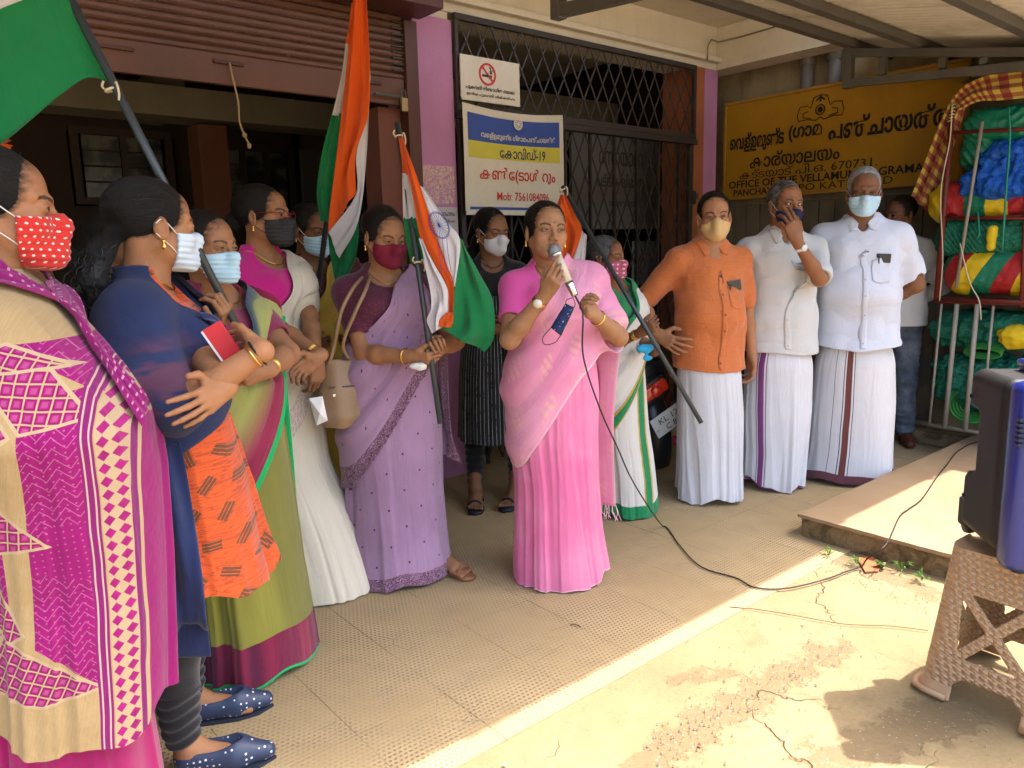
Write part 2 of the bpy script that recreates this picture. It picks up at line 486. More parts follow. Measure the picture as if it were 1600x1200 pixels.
# rooms behind
mb = MB()
mb.box((-7, 4.6, 0), (3.6, 4.75, 2.96)); mb.box((-7.15, 0, 0), (-7, 4.7, 2.97)); mb.box((0.90, 0.3, 0), (0.98, 2.2, 2.97))
mb.box((1.0, 2.4, 0), (3.6, 2.5, 2.97)); mb.box((3.42, 0.31, 0), (3.52, 4.6, 2.97))
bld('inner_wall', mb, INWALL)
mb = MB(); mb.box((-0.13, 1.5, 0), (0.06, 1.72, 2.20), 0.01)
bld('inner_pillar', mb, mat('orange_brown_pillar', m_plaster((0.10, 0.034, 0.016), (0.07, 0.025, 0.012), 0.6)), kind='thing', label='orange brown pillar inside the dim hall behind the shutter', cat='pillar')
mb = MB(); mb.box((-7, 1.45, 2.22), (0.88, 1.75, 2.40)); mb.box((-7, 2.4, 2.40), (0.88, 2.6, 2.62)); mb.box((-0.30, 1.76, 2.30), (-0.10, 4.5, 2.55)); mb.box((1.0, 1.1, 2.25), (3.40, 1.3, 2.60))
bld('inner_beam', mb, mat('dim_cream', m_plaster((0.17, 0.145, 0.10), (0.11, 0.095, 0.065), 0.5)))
def inner_window(x0, x1, z0, z1, y, lab, np_=2):
    w = bempty('inner_window', (x0, y, z0), label=lab, cat='window', group='windows inside the hall')
    a, h = x1 - x0, z1 - z0
    m = MB(); t = .05
    m.box((-t, -.04, -t), (a + t, 0, 0)); m.box((-t, -.04, h), (a + t, 0, h + t)); m.box((-t, -.038, 0), (0, 0, h)); m.box((a, -.038, 0), (a + t, 0, h))
    for k in range(1, np_): m.box((a * k / np_ - .02, -.036, 0), (a * k / np_ + .02, 0, h))
    m.obj('frame', DARKW, w)
    for k in range(np_):
        m = MB(); m.box((a * k / np_ + .022, -.012, .002), (a * (k + 1) / np_ - .022, -.006, h - .002)); m.obj('pane', mat('dull_glass', lambda t: t.mix(t.noise(t.coord(), 6.0, 4.0).sm(.45, .6), (0.02, 0.02, 0.018), (0.09, 0.09, 0.075)), rough=0.25, spec=0.5), w)
        m = MB()
        for q in range(3): m.tube([(a * k / np_ + .022, -.03, h * (q + 1) / 4), (a * (k + 1) / np_ - .022, -.03, h * (q + 1) / 4)], .006, 5)
        m.obj('grille', IRON, w)
inner_window(-0.66, -0.10, 1.78, 2.20, 2.35, 'two pane barred window in the dark hall left of the inner pillar', 2)
inner_window(0.28, 0.84, 1.72, 2.16, 2.35, 'three pane dark window in the hall right of the inner pillar', 3)
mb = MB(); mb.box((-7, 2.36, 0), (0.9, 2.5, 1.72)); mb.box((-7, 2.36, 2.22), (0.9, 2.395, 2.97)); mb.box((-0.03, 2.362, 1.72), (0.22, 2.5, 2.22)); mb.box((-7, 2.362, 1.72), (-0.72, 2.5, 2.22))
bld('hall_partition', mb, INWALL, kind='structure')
# dark interior board with pale letters, mostly hidden behind the flags
ib = bempty('hall_notice_board', (0.42, 1.2, 1.42), label='black notice board with pale letters, half hidden behind the tall flag', cat='board')
mb = MB(); mb.box((0, 0, 0), (0.47, .03, .62), .004); mb.obj('board', plain('board_black', (0.02, 0.018, 0.016)), ib)
PALE = plain('pale_paint', (0.42, 0.40, 0.34))
for s, x, z, w, h in (('ANTS (', .17, .40, .22, .055), ('ഫീസ്', .15, .20, .24, .085), ('പഞ്ചായത്ത്', .02, .06, .3, .03)):
    o = link('lettering', lettering(s, w, h, PALE), None, ib); o.location = (x, -.001, z)

# roller shutter
sh = bempty('roller_shutter', (0, 0, 0), label='half raised brown roller shutter over the dim hall', cat='shutter')
mb = MB(); mb.box((-6, -.02, 0), (.47, .0, .034), .0); 
sl = MB()
prof = [(-.012, 0), (-.020, .008), (-.020, .022), (-.012, .030), (-.004, .034), (-.004, .0365)]
slv = []
for x in (-6.0, .468):
    for (y, z) in prof: slv.append((x, y, z))
sl.add(slv, [(i, i + 1, i + 1 + len(prof), i + len(prof)) for i in range(len(prof) - 1)])
slm = sl.mesh('slat'); slm.materials.append(SHUT)
for k in range(16):
    o = link('slat', slm, None, sh); o.location = (0, 0, 2.262 + k * .0365); o.rotation_euler = (0, random.uniform(-.0004, .0004), 0)
mb = MB(); mb.box((-6, -.03, 2.125), (.465, 0.004, 2.26), .006); mb.obj('bottom_bar', SHUT, sh)
for x in (-.95, -.48, .25):
    mb = MB(); mb.box((x - .07, -.045, 2.213), (x + .07, -.03, 2.228), .003); mb.obj('bar_handle', MAROON, sh)
mb = MB(); mb.box((.47, -.05, 0), (.548, .06, 2.56), .004); mb.obj('guide_rail', MAROON, sh)
mb = MB(); mb.box((.33, .03, 0), (.47, .2, 2.12), .004); mb.obj('side_jamb', mat('dull_pink_brown', m_plaster((0.19, 0.07, 0.05), (0.12, 0.05, 0.04), .5)), sh)
mb = MB(); mb.box((-6, -.28, 2.57), (.565, -.052, 2.84), .006); mb.obj('housing', MAROON, sh)
mb = MB()
for k in range(9): mb.box((.40, -.034, 2.30 + k * .03), (.468, -.022, 2.308 + k * .03))
mb.obj('end_clip', IRON, sh); sh.children[-1]['kind'] = 'stuff'
lk = bempty('padlock', (.40, -.05, 2.09), label='brass padlock on the bolt of the raised shutter', cat='padlock')
mb = MB(); mb.box((.02, -.02, 0), (.06, 0, .07), .006); mb.obj('lock_body', plain('old_brass', (.35, .26, .13), rough=.4, metal=.7), lk)
mb = MB(); mb.tube([(.028, -.01, .07), (.028, -.01, .10), (.04, -.01, .112), (.052, -.01, .10), (.052, -.01, .07)], .004, 6); mb.tube([(-.13, .0, .075), (.03, .0, .075)], .008, 6); mb.obj('bolt', STEEL, lk)
# cord hanging from the shutter handle
mb = MB(); z = 2.21
pts = spline([(-.48, -.05, 2.22), (-.47, -.05, 2.15), (-.455, -.052, 2.05), (-.455, -.05, 1.96), (-.435, -.05, 1.90), (-.42, -.05, 1.865)], 24)
mb.tube(pts, .0045, 6); mb.lathe([(0.001, -.012), (.010, -.008), (.011, .006), (.001, .012)], (-.437, -.05, 1.905), 8); mb.lathe([(0.001, -.016), (.009, -.012), (.011, .006), (.001, .012)], (-.419, -.05, 1.86), 8)
tag(B(mb.obj('pull_cord', plain('jute_cord', (.36, .25, .13)), smooth=True)), label='knotted jute cord hanging from the shutter bottom bar', cat='cord')

# collapsible gate with fixed grille above
def lattice(parent, x0, x1, z0, z1, step, rise, y, r=.0055):
    "crossing flat bars clipped to the rectangle, each one a part"
    for sgn in (1, -1):
        k = -60
        while k < 140:
            # line z = z0 + sgn*rise*(x - xc)
            xc = x0 + k * step; k += 1
            pts = []
            for x in (x0, x1):
                z = z0 + sgn * rise * (x - xc)
                if z0 <= z <= z1: pts.append((x, z))
            for z in (z0, z1):
                x = xc + sgn * (z - z0) / rise
                if x0 < x < x1: pts.append((x, z))
            if len(pts) < 2: continue
            (xa, za), (xb, zb) = pts[0], pts[1]
            L = math.hypot(xb - xa, zb - za)
            if L < .03: continue
            m = MB(); ux, uz = (xb - xa) / L, (zb - za) / L
            yy = y + (.004 if sgn > 0 else -.004)
            m.add([(xa - uz * r, yy - .002, za + ux * r), (xb - uz * r, yy - .002, zb + ux * r), (xb + uz * r, yy - .002, zb - ux * r), (xa + uz * r, yy - .002, za - ux * r),
                   (xa - uz * r, yy + .002, za + ux * r), (xb - uz * r, yy + .002, zb + ux * r), (xb + uz * r, yy + .002, zb - ux * r), (xa + uz * r, yy + .002, za - ux * r)],
                  [(0, 1, 2, 3), (7, 6, 5, 4), (0, 4, 5, 1), (1, 5, 6, 2), (2, 6, 7, 3), (3, 7, 4, 0)])
            m.obj('lattice_bar', IRON, parent)
gt = bempty('fixed_grille', (0, 0, 0), label='black diamond lattice grille fixed above the gate', cat='grille')
mb = MB()
mb.box((.815, -.03, 2.625), (3.02, .0, 2.66), .004); mb.box((.815, -.032, 2.135), (3.02, .002, 2.175), .004); mb.box((2.99, -.028, 2.176), (3.02, -.002, 2.624), .003); mb.box((.815, -.028, 2.176), (.838, -.002, 2.624), .003)
mb.obj('frame', IRON, gt)
lattice(gt, .84, 2.99, 2.176, 2.624, .118, 1.95, -.014)
g2 = bempty('collapsible_gate', (0, 0, 0), label='closed black diamond lattice collapsible gate below the fixed grille', cat='gate')
mb = MB(); mb.box((2.945, -.03, 0), (2.985, .0, 2.09), .004); mb.box((.82, -.03, 0), (.85, .0, 2.09), .003); mb.box((.82, -.045, 2.095), (3.025, .012, 2.132), .003)
mb.obj('frame', IRON, g2)
lattice(g2, .85, 2.945, .05, 2.09, .118, 2.3, -.014)
for k in range(9):
    x = .85 + (k + .5) * .233; mb = MB(); mb.box((x - .007, -.026, .03), (x + .007, -.003, 2.09)); mb.obj('channel', IRON, g2)
mb = MB(); mb.box((2.985, -.04, 1.66), (3.02, -.01, 1.76), .004); mb.lathe([(.001, -.02), (.018, -.02), (.018, .02), (.001, .02)], (3.03, -.03, 1.72), 10); mb.obj('latch', IRON, g2)
# grey board behind the gate
db = bempty('office_board', (2.35, .62, 1.50), label='grey board with black Malayalam letters behind the gate', cat='board')
mb = MB(); mb.box((0, 0, 0), (1.05, .03, .72), .004); mb.obj('board', plain('grey_board', (.15, .14, .12)), db)
BLK = plain('sign_black', (.012, .012, .012), rough=.5)
for s, x, z, w, h in (('റസായാഭാ', .30, .50, .52, .11), ('പട്ടിക വിഭാഗം', .27, .33, .58, .11), ('സംഘടനാ', .42, .18, .3, .04)):
    o = link('lettering', lettering(s, w, h, BLK), None, db); o.location = (x, -.001, z)
mb = MB(); mb.box((0, 0, 0), (.34, .004, .36), .001)
pp = bempty('paper_notice', (3.02, .60, 1.34 - .30), label='pale paper notice with a round mark behind the gate', cat='notice')
mb.obj('sheet', plain('paper_dim', (.20, .19, .16)), pp)
mb = MB(); mb.tube([(.17 + .09 * cos(a), -.003, .17 + .09 * sin(a)) for a in np.linspace(0, 2 * pi, 24, endpoint=False)], .006, 5, True); mb.tube([(.11, -.003, .11), (.23, -.003, .23)], .006, 5)
mb.obj('printed_mark', plain('faded_red', (.22, .09, .07)), pp)

# ---------------------------------------------------------------- signs on the gate
WHITEP = mat('white_board', m_plaster((.62, .58, .49), (.50, .46, .37), .6), rough=.5)
RED = plain('sign_red', (.50, .03, .025), rough=.5)
ns = bempty('no_smoking_sign', (.83, -.05, 2.195), label='white no smoking board with red circle above the cloth banner', cat='sign')
mb = MB(); mb.box((0, 0, 0), (.435, .012, .245), .002); mb.obj('panel', WHITEP, ns)
c0 = (.19, -.002, .155)
mb = MB(); 
ro, ri = .062, .050; vs = []; n = 40
for k in range(n):
    a = 2 * pi * k / n; vs += [(c0[0] + ro * cos(a), -.003, c0[2] + ro * sin(a)), (c0[0] + ri * cos(a), -.003, c0[2] + ri * sin(a)), (c0[0] + ro * cos(a), 0, c0[2] + ro * sin(a)), (c0[0] + ri * cos(a), 0, c0[2] + ri * sin(a))]
fs = []
for k in range(n):
    a = 4 * k; b = 4 * ((k + 1) % n); fs += [(a, b, b + 1, a + 1), (a, a + 2, b + 2, b), (a + 1, b + 1, b + 3, a + 3)]
mb.add(vs, fs)
q = .036; mb.add([(c0[0] - q - .004, -.0045, c0[2] + q - .004), (c0[0] - q + .004, -.0045, c0[2] + q + .004), (c0[0] + q + .004, -.0045, c0[2] - q + .004), (c0[0] + q - .004, -.0045, c0[2] - q - .004)], [(0, 1, 2, 3)])
mb.obj('prohibition_ring', RED, ns)
mb = MB(); mb.box((.152, -.003, .140), (.222, 0, .152)); mb.tube([(.213, -.003, .158), (.208, -.003, .172), (.216, -.003, .182), (.205, -.003, .196)], .003, 5); mb.tube([(.222, -.003, .158), (.219, -.003, .172), (.227, -.003, .18)], .0025, 5)
mb.obj('cigarette_mark', BLK, ns)
o = link('lettering', lettering('പുകവലി നിരോധിത മേഖല', .36, .030, BLK, bold=.012), None, ns); o.location = (.03, -.001, .058)
o = link('lettering', lettering('ഇവിടെ പുകവലി ശിക്ഷാർഹം', .36, .022, BLK), None, ns); o.location = (.035, -.001, .026)

# cloth banner
bn = bempty('cloth_banner', (.815, -.06, 1.555), label='white, blue and yellow control room banner tied to the gate', cat='banner')
def bz(x, z, k=0.0):
    "gentle sag and billow of the banner"
    u = x / .78
    y = -.012 - .022 * math.sin(pi * u) - .008 * math.sin(7 * u + 5 * z) * z + .012 * math.sin(14 * (u + .5 * z)) * max(0, z - .5)
    top = .035 * math.sin(pi * u) * (z / .62) ** 2
    return y - k, z - top * .9 + .02 * (1 - u) * 0
def cloth_panel(x0, x1, z0, z1, k, nx=30, nz=12, wob=0):
    vs = []; X = np.linspace(x0, x1, nx); Z = np.linspace(z0, z1, nz)
    for x in X:
        for z in Z:
            zz = z + (wob * math.sin(3 * x) if wob else 0)
            y, z2 = bz(x, zz, k); vs.append((x, y, z2))
    m = MB(); m.add(vs, [tuple(f) for f in gridfaces(nx, nz)]); return m
cloth_panel(0, .785, 0, .62, 0, 44, 30).obj('cloth', mat('banner_white', m_plaster((.60, .56, .46), (.50, .46, .36), .5), rough=.7), bn, True)
cloth_panel(.03, .745, .42, .575, .0018, 40, 12).obj('blue_band', plain('banner_blue', (.035, .075, .30), rough=.6), bn, True)
cloth_panel(.03, .745, .325, .42, .0018, 40, 8).obj('yellow_band', plain('banner_yellow', (.52, .47, .06), rough=.6), bn, True)
cloth_panel(.03, .745, .030, .046, .0018, 40, 3).obj('blue_line', MATS['banner_blue'], bn, True)
def on_banner(s, x, z, w, h, m, bold=0.0):
    me = lettering(s, w, h, m, bold=bold)
    for v in me.vertices:
        y, zz = bz(v.co.x + x, v.co.z + z, .0032); v.co = (v.co.x + x, y + v.co.y * .3, zz)
    link('lettering', me, None, bn)
on_banner('വെള്ളമുണ്ട ഗ്രാമപഞ്ചായത്ത്', .12, .438, .58, .045, WHITEP, .012)
on_banner('േകാവിഡ്-19', .25, .335, .36, .072, plain('banner_navy', (.02, .02, .09)), .012)
on_banner('കൺേ(ടാൾ റൂം', .10, .185, .60, .095, RED, .014)
on_banner('Mob: 7561084096', .22, .085, .42, .050, RED, .006)
m = MB(); m.lathe([(.001, 0), (.034, 0), (.034, .003), (.001, .003)], (0, 0, 0), 24, 1)
me = m.mesh('emblem'); me.materials.append(WHITEP); o = link('emblem', me, None, bn); o.location = (.385, -.046, .527)
m = MB()
for a in np.linspace(0, 2 * pi, 10, endpoint=False): m.tube([(.385 + .012 * cos(a), -.0475, .527 + .012 * sin(a)), (.385 + .026 * cos(a + .3), -.0475, .527 + .026 * sin(a + .3))], .0018, 4)
m.obj('emblem_mark', MATS['banner_blue'], bn)
m = MB()
for a, b in (((0, .62), (-.015, .66)), ((.785, .60), (.80, .63)), ((0, .02), (-.01, -.02)), ((.785, 0), (.79, -.03))): m.tube([(a[0], -.02, a[1]), (b[0], -.01, b[1])], .003, 5)
m.obj('tie', IRON, bn)

# papers and peeled paint on the mauve pillar
pap = bempty('pasted_poster', (.565, -.004, 1.26), label='torn pale poster pasted low on the mauve pillar', cat='poster')
mb = MB(); mb.box((0, 0, 0), (.24, .003, .34)); mb.obj('sheet', mat('poster_paper', m_plaster((.50, .46, .46), (.42, .36, .38), .6)), pap)
for s, z, h in (('വാഹനം', .29, .022), ('ഇവിടെ', .25, .022), ('അറിയിപ്പ്', .16, .03)):
    o = link('lettering', lettering(s, .10, h, plain('print_grey', (.08, .07, .1))), None, pap); o.location = (.12, -.001, z)
mb = MB(); mb.box((.10, -.002, .02), (.23, 0, .13)); mb.obj('printed_picture', plain('print_blue', (.10, .22, .35), amt=.5), pap)
def m_peel(t):
    c = t.coord(); n = t.noise(c, 38.0, 5.0, .6, 1.5); x, y, z = t.xyz(c)
    k = (n - 0.5).abs().lt(0.035)
    return t.mix(k, (.44, .20, .36), (.62, .52, .32))
pe = MB(); pe.box((.568, -.0022, 1.62), (.795, -.0002, 1.83)); pp2 = bld('peeled_patch', pe, mat('peeling_paint', m_peel), kind='thing', parent=pil)

# ---------------------------------------------------------------- wall on the right with the yellow sign
XW = 3.62
mb = MB(); mb.box((XW, -5.0, 2.42), (XW + .15, .45, 2.96)); mb.box((3.41, .301, 0), (XW, .45, 2.96))
mb.box((XW, -5.0, 0.0), (XW + .15, .45, 1.0)); mb.box((XW + .0, -5.0, 1.0), (XW + .15, .45, 2.42))
bld('side_wall', mb, BLOCK)
sl = bempty('battened_sheet_wall', (XW - .03, 0, 0), label='grimy upright boards along the wall under the yellow sign', cat='wall')
bo = MB(); bo.box((-.008, -.058, .12), (.008, .058, 1.66), .003); bom = bo.mesh('board'); bom.materials.append(mat('grimy_board', m_plaster((.16, .125, .08), (.06, .045, .03), .95)))
for k in range(16):
    o = link('board', bom, None, sl); o.location = (random.uniform(-.006, .006), .2 - k * .123, 0)
for k in range(2):
    mb = MB(); mb.box((-.03, -1.7, .5 + .75 * k), (-.010, .25, .55 + .75 * k)); mb.obj('rail', STEEL, sl)
mb = MB(); mb.box((3.40, -1.9, 0), (3.60, -.6, .09), .02); mb.box((3.42, -5.5, 0), (3.60, -1.92, .10), .02)
bld('kerb', mb, mat('kerb_stone', m_platside, rough=.9, bump_d=.02))
pg = bempty('drain_pipe', (XW - .06, -.60, 2.0), label='upper left grey drain pipe above the yellow sign', cat='pipe', group='drain pipes above the yellow sign')
mb = MB(); mb.tube([(0, 0, 0), (0, 0, .95)], .045, 14); mb.tube([(0, 0, .62), (0, 0, .70)], .052, 14); me = mb.mesh('drain_pipe', True); me.materials.append(plain('pvc_grey', (.16, .15, .14), rough=.4))
link('pipe', me, None, pg)
pg2 = bempty('drain_pipe', (XW - .06, -.80, 2.0), label='upper right grey drain pipe beside the steel truss', cat='pipe', group='drain pipes above the yellow sign'); link('pipe', me, None, pg2)

YEL = mat('ochre_enamel', m_plaster((.37, .195, .010), (.27, .14, .015), .6), rough=.45)
SZ0, SZ1, SY0, SY1 = 1.70, 2.45, .05, -1.72
ys = bempty('yellow_office_sign', (XW - .13, SY0, SZ0), label='large yellow office board with black Malayalam and English letters', cat='sign'); ys.rotation_euler = (0, 0, FAC - pi / 2)
SWD, SHT = SY0 - SY1, SZ1 - SZ0
mb = MB(); mb.box((.012, 0, .012), (SWD - .012, .02, SHT - .012)); mb.obj('panel', YEL, ys)
for a, b in (((0, -.014, 0), (SWD, .03, .022)), ((0, -.014, SHT - .022), (SWD, .03, SHT)), ((0, -.0135, .022), (.02, .03, SHT - .022)), ((SWD - .02, -.0135, .022), (SWD, .03, SHT - .022))):
    mb = MB(); mb.box(a, b, .003); mb.obj('frame', mat('ochre_frame', m_plaster((.36, .19, .03), (.2, .1, .03), .8)), ys)
def sgn(s, x, z, w, h, bold=.0):
    o = link('lettering', lettering(s, w, h, BLK, bold=bold, thick=.002), None, ys); o.location = (x, -.001, z)
sgn('െവള്ളമുണ്ട', .055, .355, .47, .150, .030)
sgn('(ഗാമ', .56, .385, .26, .120, .030)
sgn('പഞ്ചായത്ത', .87, .36, .82, .150, .030)
sgn('കാര്യാലയം', .24, .228, .72, .112, .016)
sgn('കട്ടയാട് പി.ഒ. 670731.', .15, .155, 1.08, .070, .0)
sgn('OFFICE OF THE VELLAMUNDA GRAMA', .055, .088, 1.48, .058, .018)
sgn('PANCHAYATH.', .10, .028, .50, .050, .018)
sgn('PO KATTAYAD', .66, .030, .68, .050, .0)
mb = MB()
cx, cz = .80, .585
def ln(pts, r=.0035): mb.tube([(x, -.002, z) for x, z in pts], r, 5)
ln([(cx + .035 * cos(a), cz + .035 * sin(a)) for a in np.linspace(0, 2 * pi, 24)]); ln([(cx + .014 * cos(a), cz + .014 * sin(a)) for a in np.linspace(0, 2 * pi, 14)])
for a in np.linspace(0, 2 * pi, 12, endpoint=False): ln([(cx, cz), (cx + .034 * cos(a), cz + .034 * sin(a))], .002)
for s in (-1, 1):
    ln([(cx + s * x, cz + z) for x, z in ((0, .10), (.05, .09), (.075, .02), (.10, .04), (.16, .035), (.175, -.02), (.165, -.06), (.10, -.055), (.03, -.07), (0, -.05))])
    ln([(cx + s * x, cz + z) for x, z in ((.09, .0), (.13, -.01), (.13, -.04), (.07, -.05))])
ln([(cx - .03, cz + .065), (cx, cz + .09), (cx + .03, cz + .065)], .006); ln([(cx, cz + .055), (cx, cz + .095)], .006)
mb.obj('emblem', BLK, ys)

# ---------------------------------------------------------------- steel roof
RSHEET = mat('zinc_sheet', m_plaster((.60, .57, .50), (.40, .36, .30), .7), rough=.5, spec=.5)
rf = bempty('steel_canopy_roof', (0, 0, 0), label='corrugated steel canopy roof on grey rafters above the forecourt', cat='roof')
YE0, ZE0, SLP, EAVE = -1.09, 2.635, 0.2, -2.62
def zr(y): return ZE0 - SLP * (YE0 - y)
random.seed(8)
for k in range(14):
    x0 = -7 + k * 1.02; n = 14 * 8 + 1
    X = np.linspace(x0, x0 + 1.07, n); ph = (X - x0) / .0765 * 2 * pi
    Zc = .010 * np.cos(ph); ye = YE0 + random.uniform(-.03, .03)
    vs = []
    for y in (ye, EAVE + random.uniform(-.01, .01)):
        for i in range(n): vs.append((X[i], y, zr(y) + Zc[i] + .003 * (k % 2)))
    mb = MB(); mb.add(vs, [(i, i + 1, n + i + 1, n + i) for i in range(n - 1)]); o = mb.obj('roof_sheet', RSHEET, rf); o.data.shade_smooth()
for y in (-1.16, -1.57, -2.24):
    mb = MB(); mb.box((-7, y - .026, zr(y) - .064), (7.2, y + .026, zr(y) - .017), .003); mb.obj('rafter', STEEL, rf)
for x in (3.1, .55, -3.2):
    ya = -1.12
    mb = MB()
    mb.add([(x + sx * .024, yy, zr(yy) - dz) for sx in (-1, 1) for yy in (ya - .052, -2.6) for dz in (.115, .067)], [(0, 1, 3, 2), (4, 6, 7, 5), (0, 2, 6, 4), (1, 5, 7, 3), (0, 4, 5, 1), (2, 3, 7, 6)])
    mb.obj('truss_chord', STEEL, rf)
    mb = MB(); mb.add([(x + sx * .024, yy, z) for sx in (-1, 1) for yy, z0 in ((ya - .052, 2.37), (-2.6, 2.25)) for z in (z0 - .048, z0)], [(0, 1, 3, 2), (4, 6, 7, 5), (0, 2, 6, 4), (1, 5, 7, 3), (0, 4, 5, 1), (2, 3, 7, 6)]); mb.obj('truss_chord', STEEL, rf)
    mb = MB(); mb.box((x - .026, ya - .05, 2.318), (x + .026, ya + .002, 2.70), .003); mb.obj('truss_post', STEEL, rf)
    for yy in (-1.36, -1.71, -1.93):
        mb = MB(); mb.box((x - .018, yy - .02, 2.375 - .08 * (-1.17 - yy)), (x + .018, yy + .02, zr(yy) - .117)); mb.obj('truss_web', STEEL, rf)
print('setting', round(time.time() - T0, 1))
# ================================================================ signed distance bodies
def rot(ax, a):
    c, s = cos(a), sin(a)
    if ax == 'x': return np.array([[1, 0, 0], [0, c, -s], [0, s, c]])
    if ax == 'y': return np.array([[c, 0, s], [0, 1, 0], [-s, 0, c]])
    return np.array([[c, -s, 0], [s, c, 0], [0, 0, 1]])
def nrm(v): v = np.array(v, float); return v / (np.linalg.norm(v) + 1e-9)

class Sdf:
    def __init__(s, M=None, o=None):
        s.ops = []; s.M = np.eye(3) if M is None else M; s.o = np.zeros(3) if o is None else np.array(o, float)
    def _p(s, c): return s.M @ np.array(c, float) + s.o
    def _add(s, fn, lo, hi, k, mode):
        s.ops.append((fn, np.array(lo) - k - .012, np.array(hi) + k + .012, k, mode)); return s
    def cap(s, a, b, ra, rb=None, k=0.01, mode='u', flat=None):
        a, b = s._p(a).astype(np.float32), s._p(b).astype(np.float32); rb = ra if rb is None else rb
        ab = b - a; L2 = float(ab @ ab) + 1e-9
        if flat is not None:
            n = nrm(s.M @ np.array(flat[0])).astype(np.float32); fl = flat[1]
        def fn(P):
            q = P - a; t = np.clip(q @ ab / L2, 0, 1)
            d = q - t[..., None] * ab
            if flat is not None: d = d + (d @ n)[..., None] * n * (fl - 1)
            return np.sqrt((d * d).sum(-1)) - (ra + (rb - ra) * t)
        r = max(ra, rb); return s._add(fn, np.minimum(a, b) - r, np.maximum(a, b) + r, k, mode)
    def ell(s, c, r, k=0.01, mode='u', R=None):
        c = s._p(c).astype(np.float32); Rm = (s.M @ (np.eye(3) if R is None else R)).astype(np.float32); rr = np.array(r, np.float32); m = float(rr.min())
        def fn(P):
            q = (P - c) @ Rm / rr; l = np.sqrt((q * q).sum(-1))
            q2 = q / rr; g = np.sqrt((q2 * q2).sum(-1)) + 1e-9
            return l * (l - 1) / g
        R_ = float(rr.max()); return s._add(fn, c - R_, c + R_, k, mode)
    def levels(s, L, k=0.03, pw=2.3, mode='u', grow=0.0, zlo=None, zhi=None):
        "L rows: z, rx, ry, cx, cy"
        L = np.array(L, float); L = L[np.argsort(L[:, 0])]
        zz = np.linspace(L[0, 0], L[-1, 0], 60)
        T = [np.interp(zz, L[:, 0], L[:, i]) for i in range(1, 5)]
        ker = np.array([1, 2, 3, 2, 1.]) / 9
        T = [np.convolve(np.pad(t, 2, mode='edge'), ker, 'valid') for t in T]
        z0 = L[0, 0] if zlo is None else zlo; z1 = L[-1, 0] if zhi is None else zhi
        def fn(P):
            z = P[..., 2]; rx, ry, cx, cy = [np.interp(z, zz, t) for t in T]
            rx = rx + grow; ry = ry + grow
            q = (np.abs((P[..., 0] - cx) / rx) ** pw + np.abs((P[..., 1] - cy) / ry) ** pw) ** (1 / pw)
            d = (q - 1) * np.minimum(rx, ry)
            return np.maximum(d, np.maximum(z0 - z, z - z1)).astype(np.float32)
        R_ = L[:, 1:3].max() + grow + .05
        cx, cy = L[:, 3].mean(), L[:, 4].mean()
        return s._add(fn, (cx - R_, cy - R_, z0), (cx + R_, cy + R_, z1), k, mode)
    def plane(s, c, n, k=0.0):
        "keep only the side the normal points away from"
        c = s._p(c); n = nrm(s.M @ np.array(n))
        return s._add(lambda P: (P - c) @ n, (-9, -9, -9), (9, 9, 9), k, 'i')
    def half(s, fn, k=0.0): return s._add(fn, (-9, -9, -9), (9, 9, 9), k, 'i')
    def disp(s, fn): return s._add(fn, (-9, -9, -9), (9, 9, 9), 0, 'd')
    @staticmethod
    def _comb(d, e, k, mode):
        if mode == 'd': return d + e
        if mode == 's': e = -e; mode = 'i'
        if mode == 'u':
            if k <= 0: return np.minimum(d, e)
            h = np.maximum(k - np.abs(d - e), 0) / k; return np.minimum(d, e) - h * h * k * .25
        if k <= 0: return np.maximum(d, e)
        h = np.maximum(k - np.abs(d - e), 0) / k; return np.maximum(d, e) + h * h * k * .25
    def __call__(s, P):
        P = np.asarray(P, np.float32); d = np.full(P.shape[:-1], .3, np.float32)
        for fn, lo, hi, k, mode in s.ops: d = s._comb(d, fn(P), k, mode)
        return d
    def mesh(s, lo, hi, vox):
        lo = np.array(lo, float); hi = np.array(hi, float); n = np.ceil((hi - lo) / vox).astype(int) + 1
        ax = [(lo[i] + np.arange(n[i]) * vox).astype(np.float32) for i in range(3)]
        D = np.full(n, .3, np.float32)
        for fn, a, b, k, mode in s.ops:
            i0 = np.maximum(np.floor((a - lo) / vox).astype(int), 0); i1 = np.minimum(np.ceil((b - lo) / vox).astype(int) + 1, n)
            if (i1 <= i0).any(): continue
            sl = tuple(slice(i0[i], i1[i]) for i in range(3))
            G = np.stack(np.meshgrid(*[ax[i][sl[i]] for i in range(3)], indexing='ij'), -1)
            sub = D[sl]
            if mode in ('i', 'd'):      # only near the surface so far
                m = np.abs(sub) < .04 if mode == 'd' else sub < .04
                if m.any(): sub[m] = s._comb(sub[m], fn(G[m]), k, mode)
            else: D[sl] = s._comb(sub, fn(G).astype(np.float32), k, mode)
        D[0] = D[-1] = .3; D[:, 0] = D[:, -1] = .3; D[:, :, 0] = D[:, :, -1] = .3
        g = openvdb.FloatGrid(.3); g.copyFromArray(D)
        p, q = g.convertToQuads(0.0)
        return p * vox + lo, q[:, ::-1]

def join(parts):
    "list of (v,f,col) -> one"
    vs, fs, cs = [], [], []; n = 0
    for v, f, c in parts:
        vs.append(v); fs.append(f + n); cs.append(c); n += len(v)
    return np.vstack(vs), np.vstack(fs), np.vstack(cs)

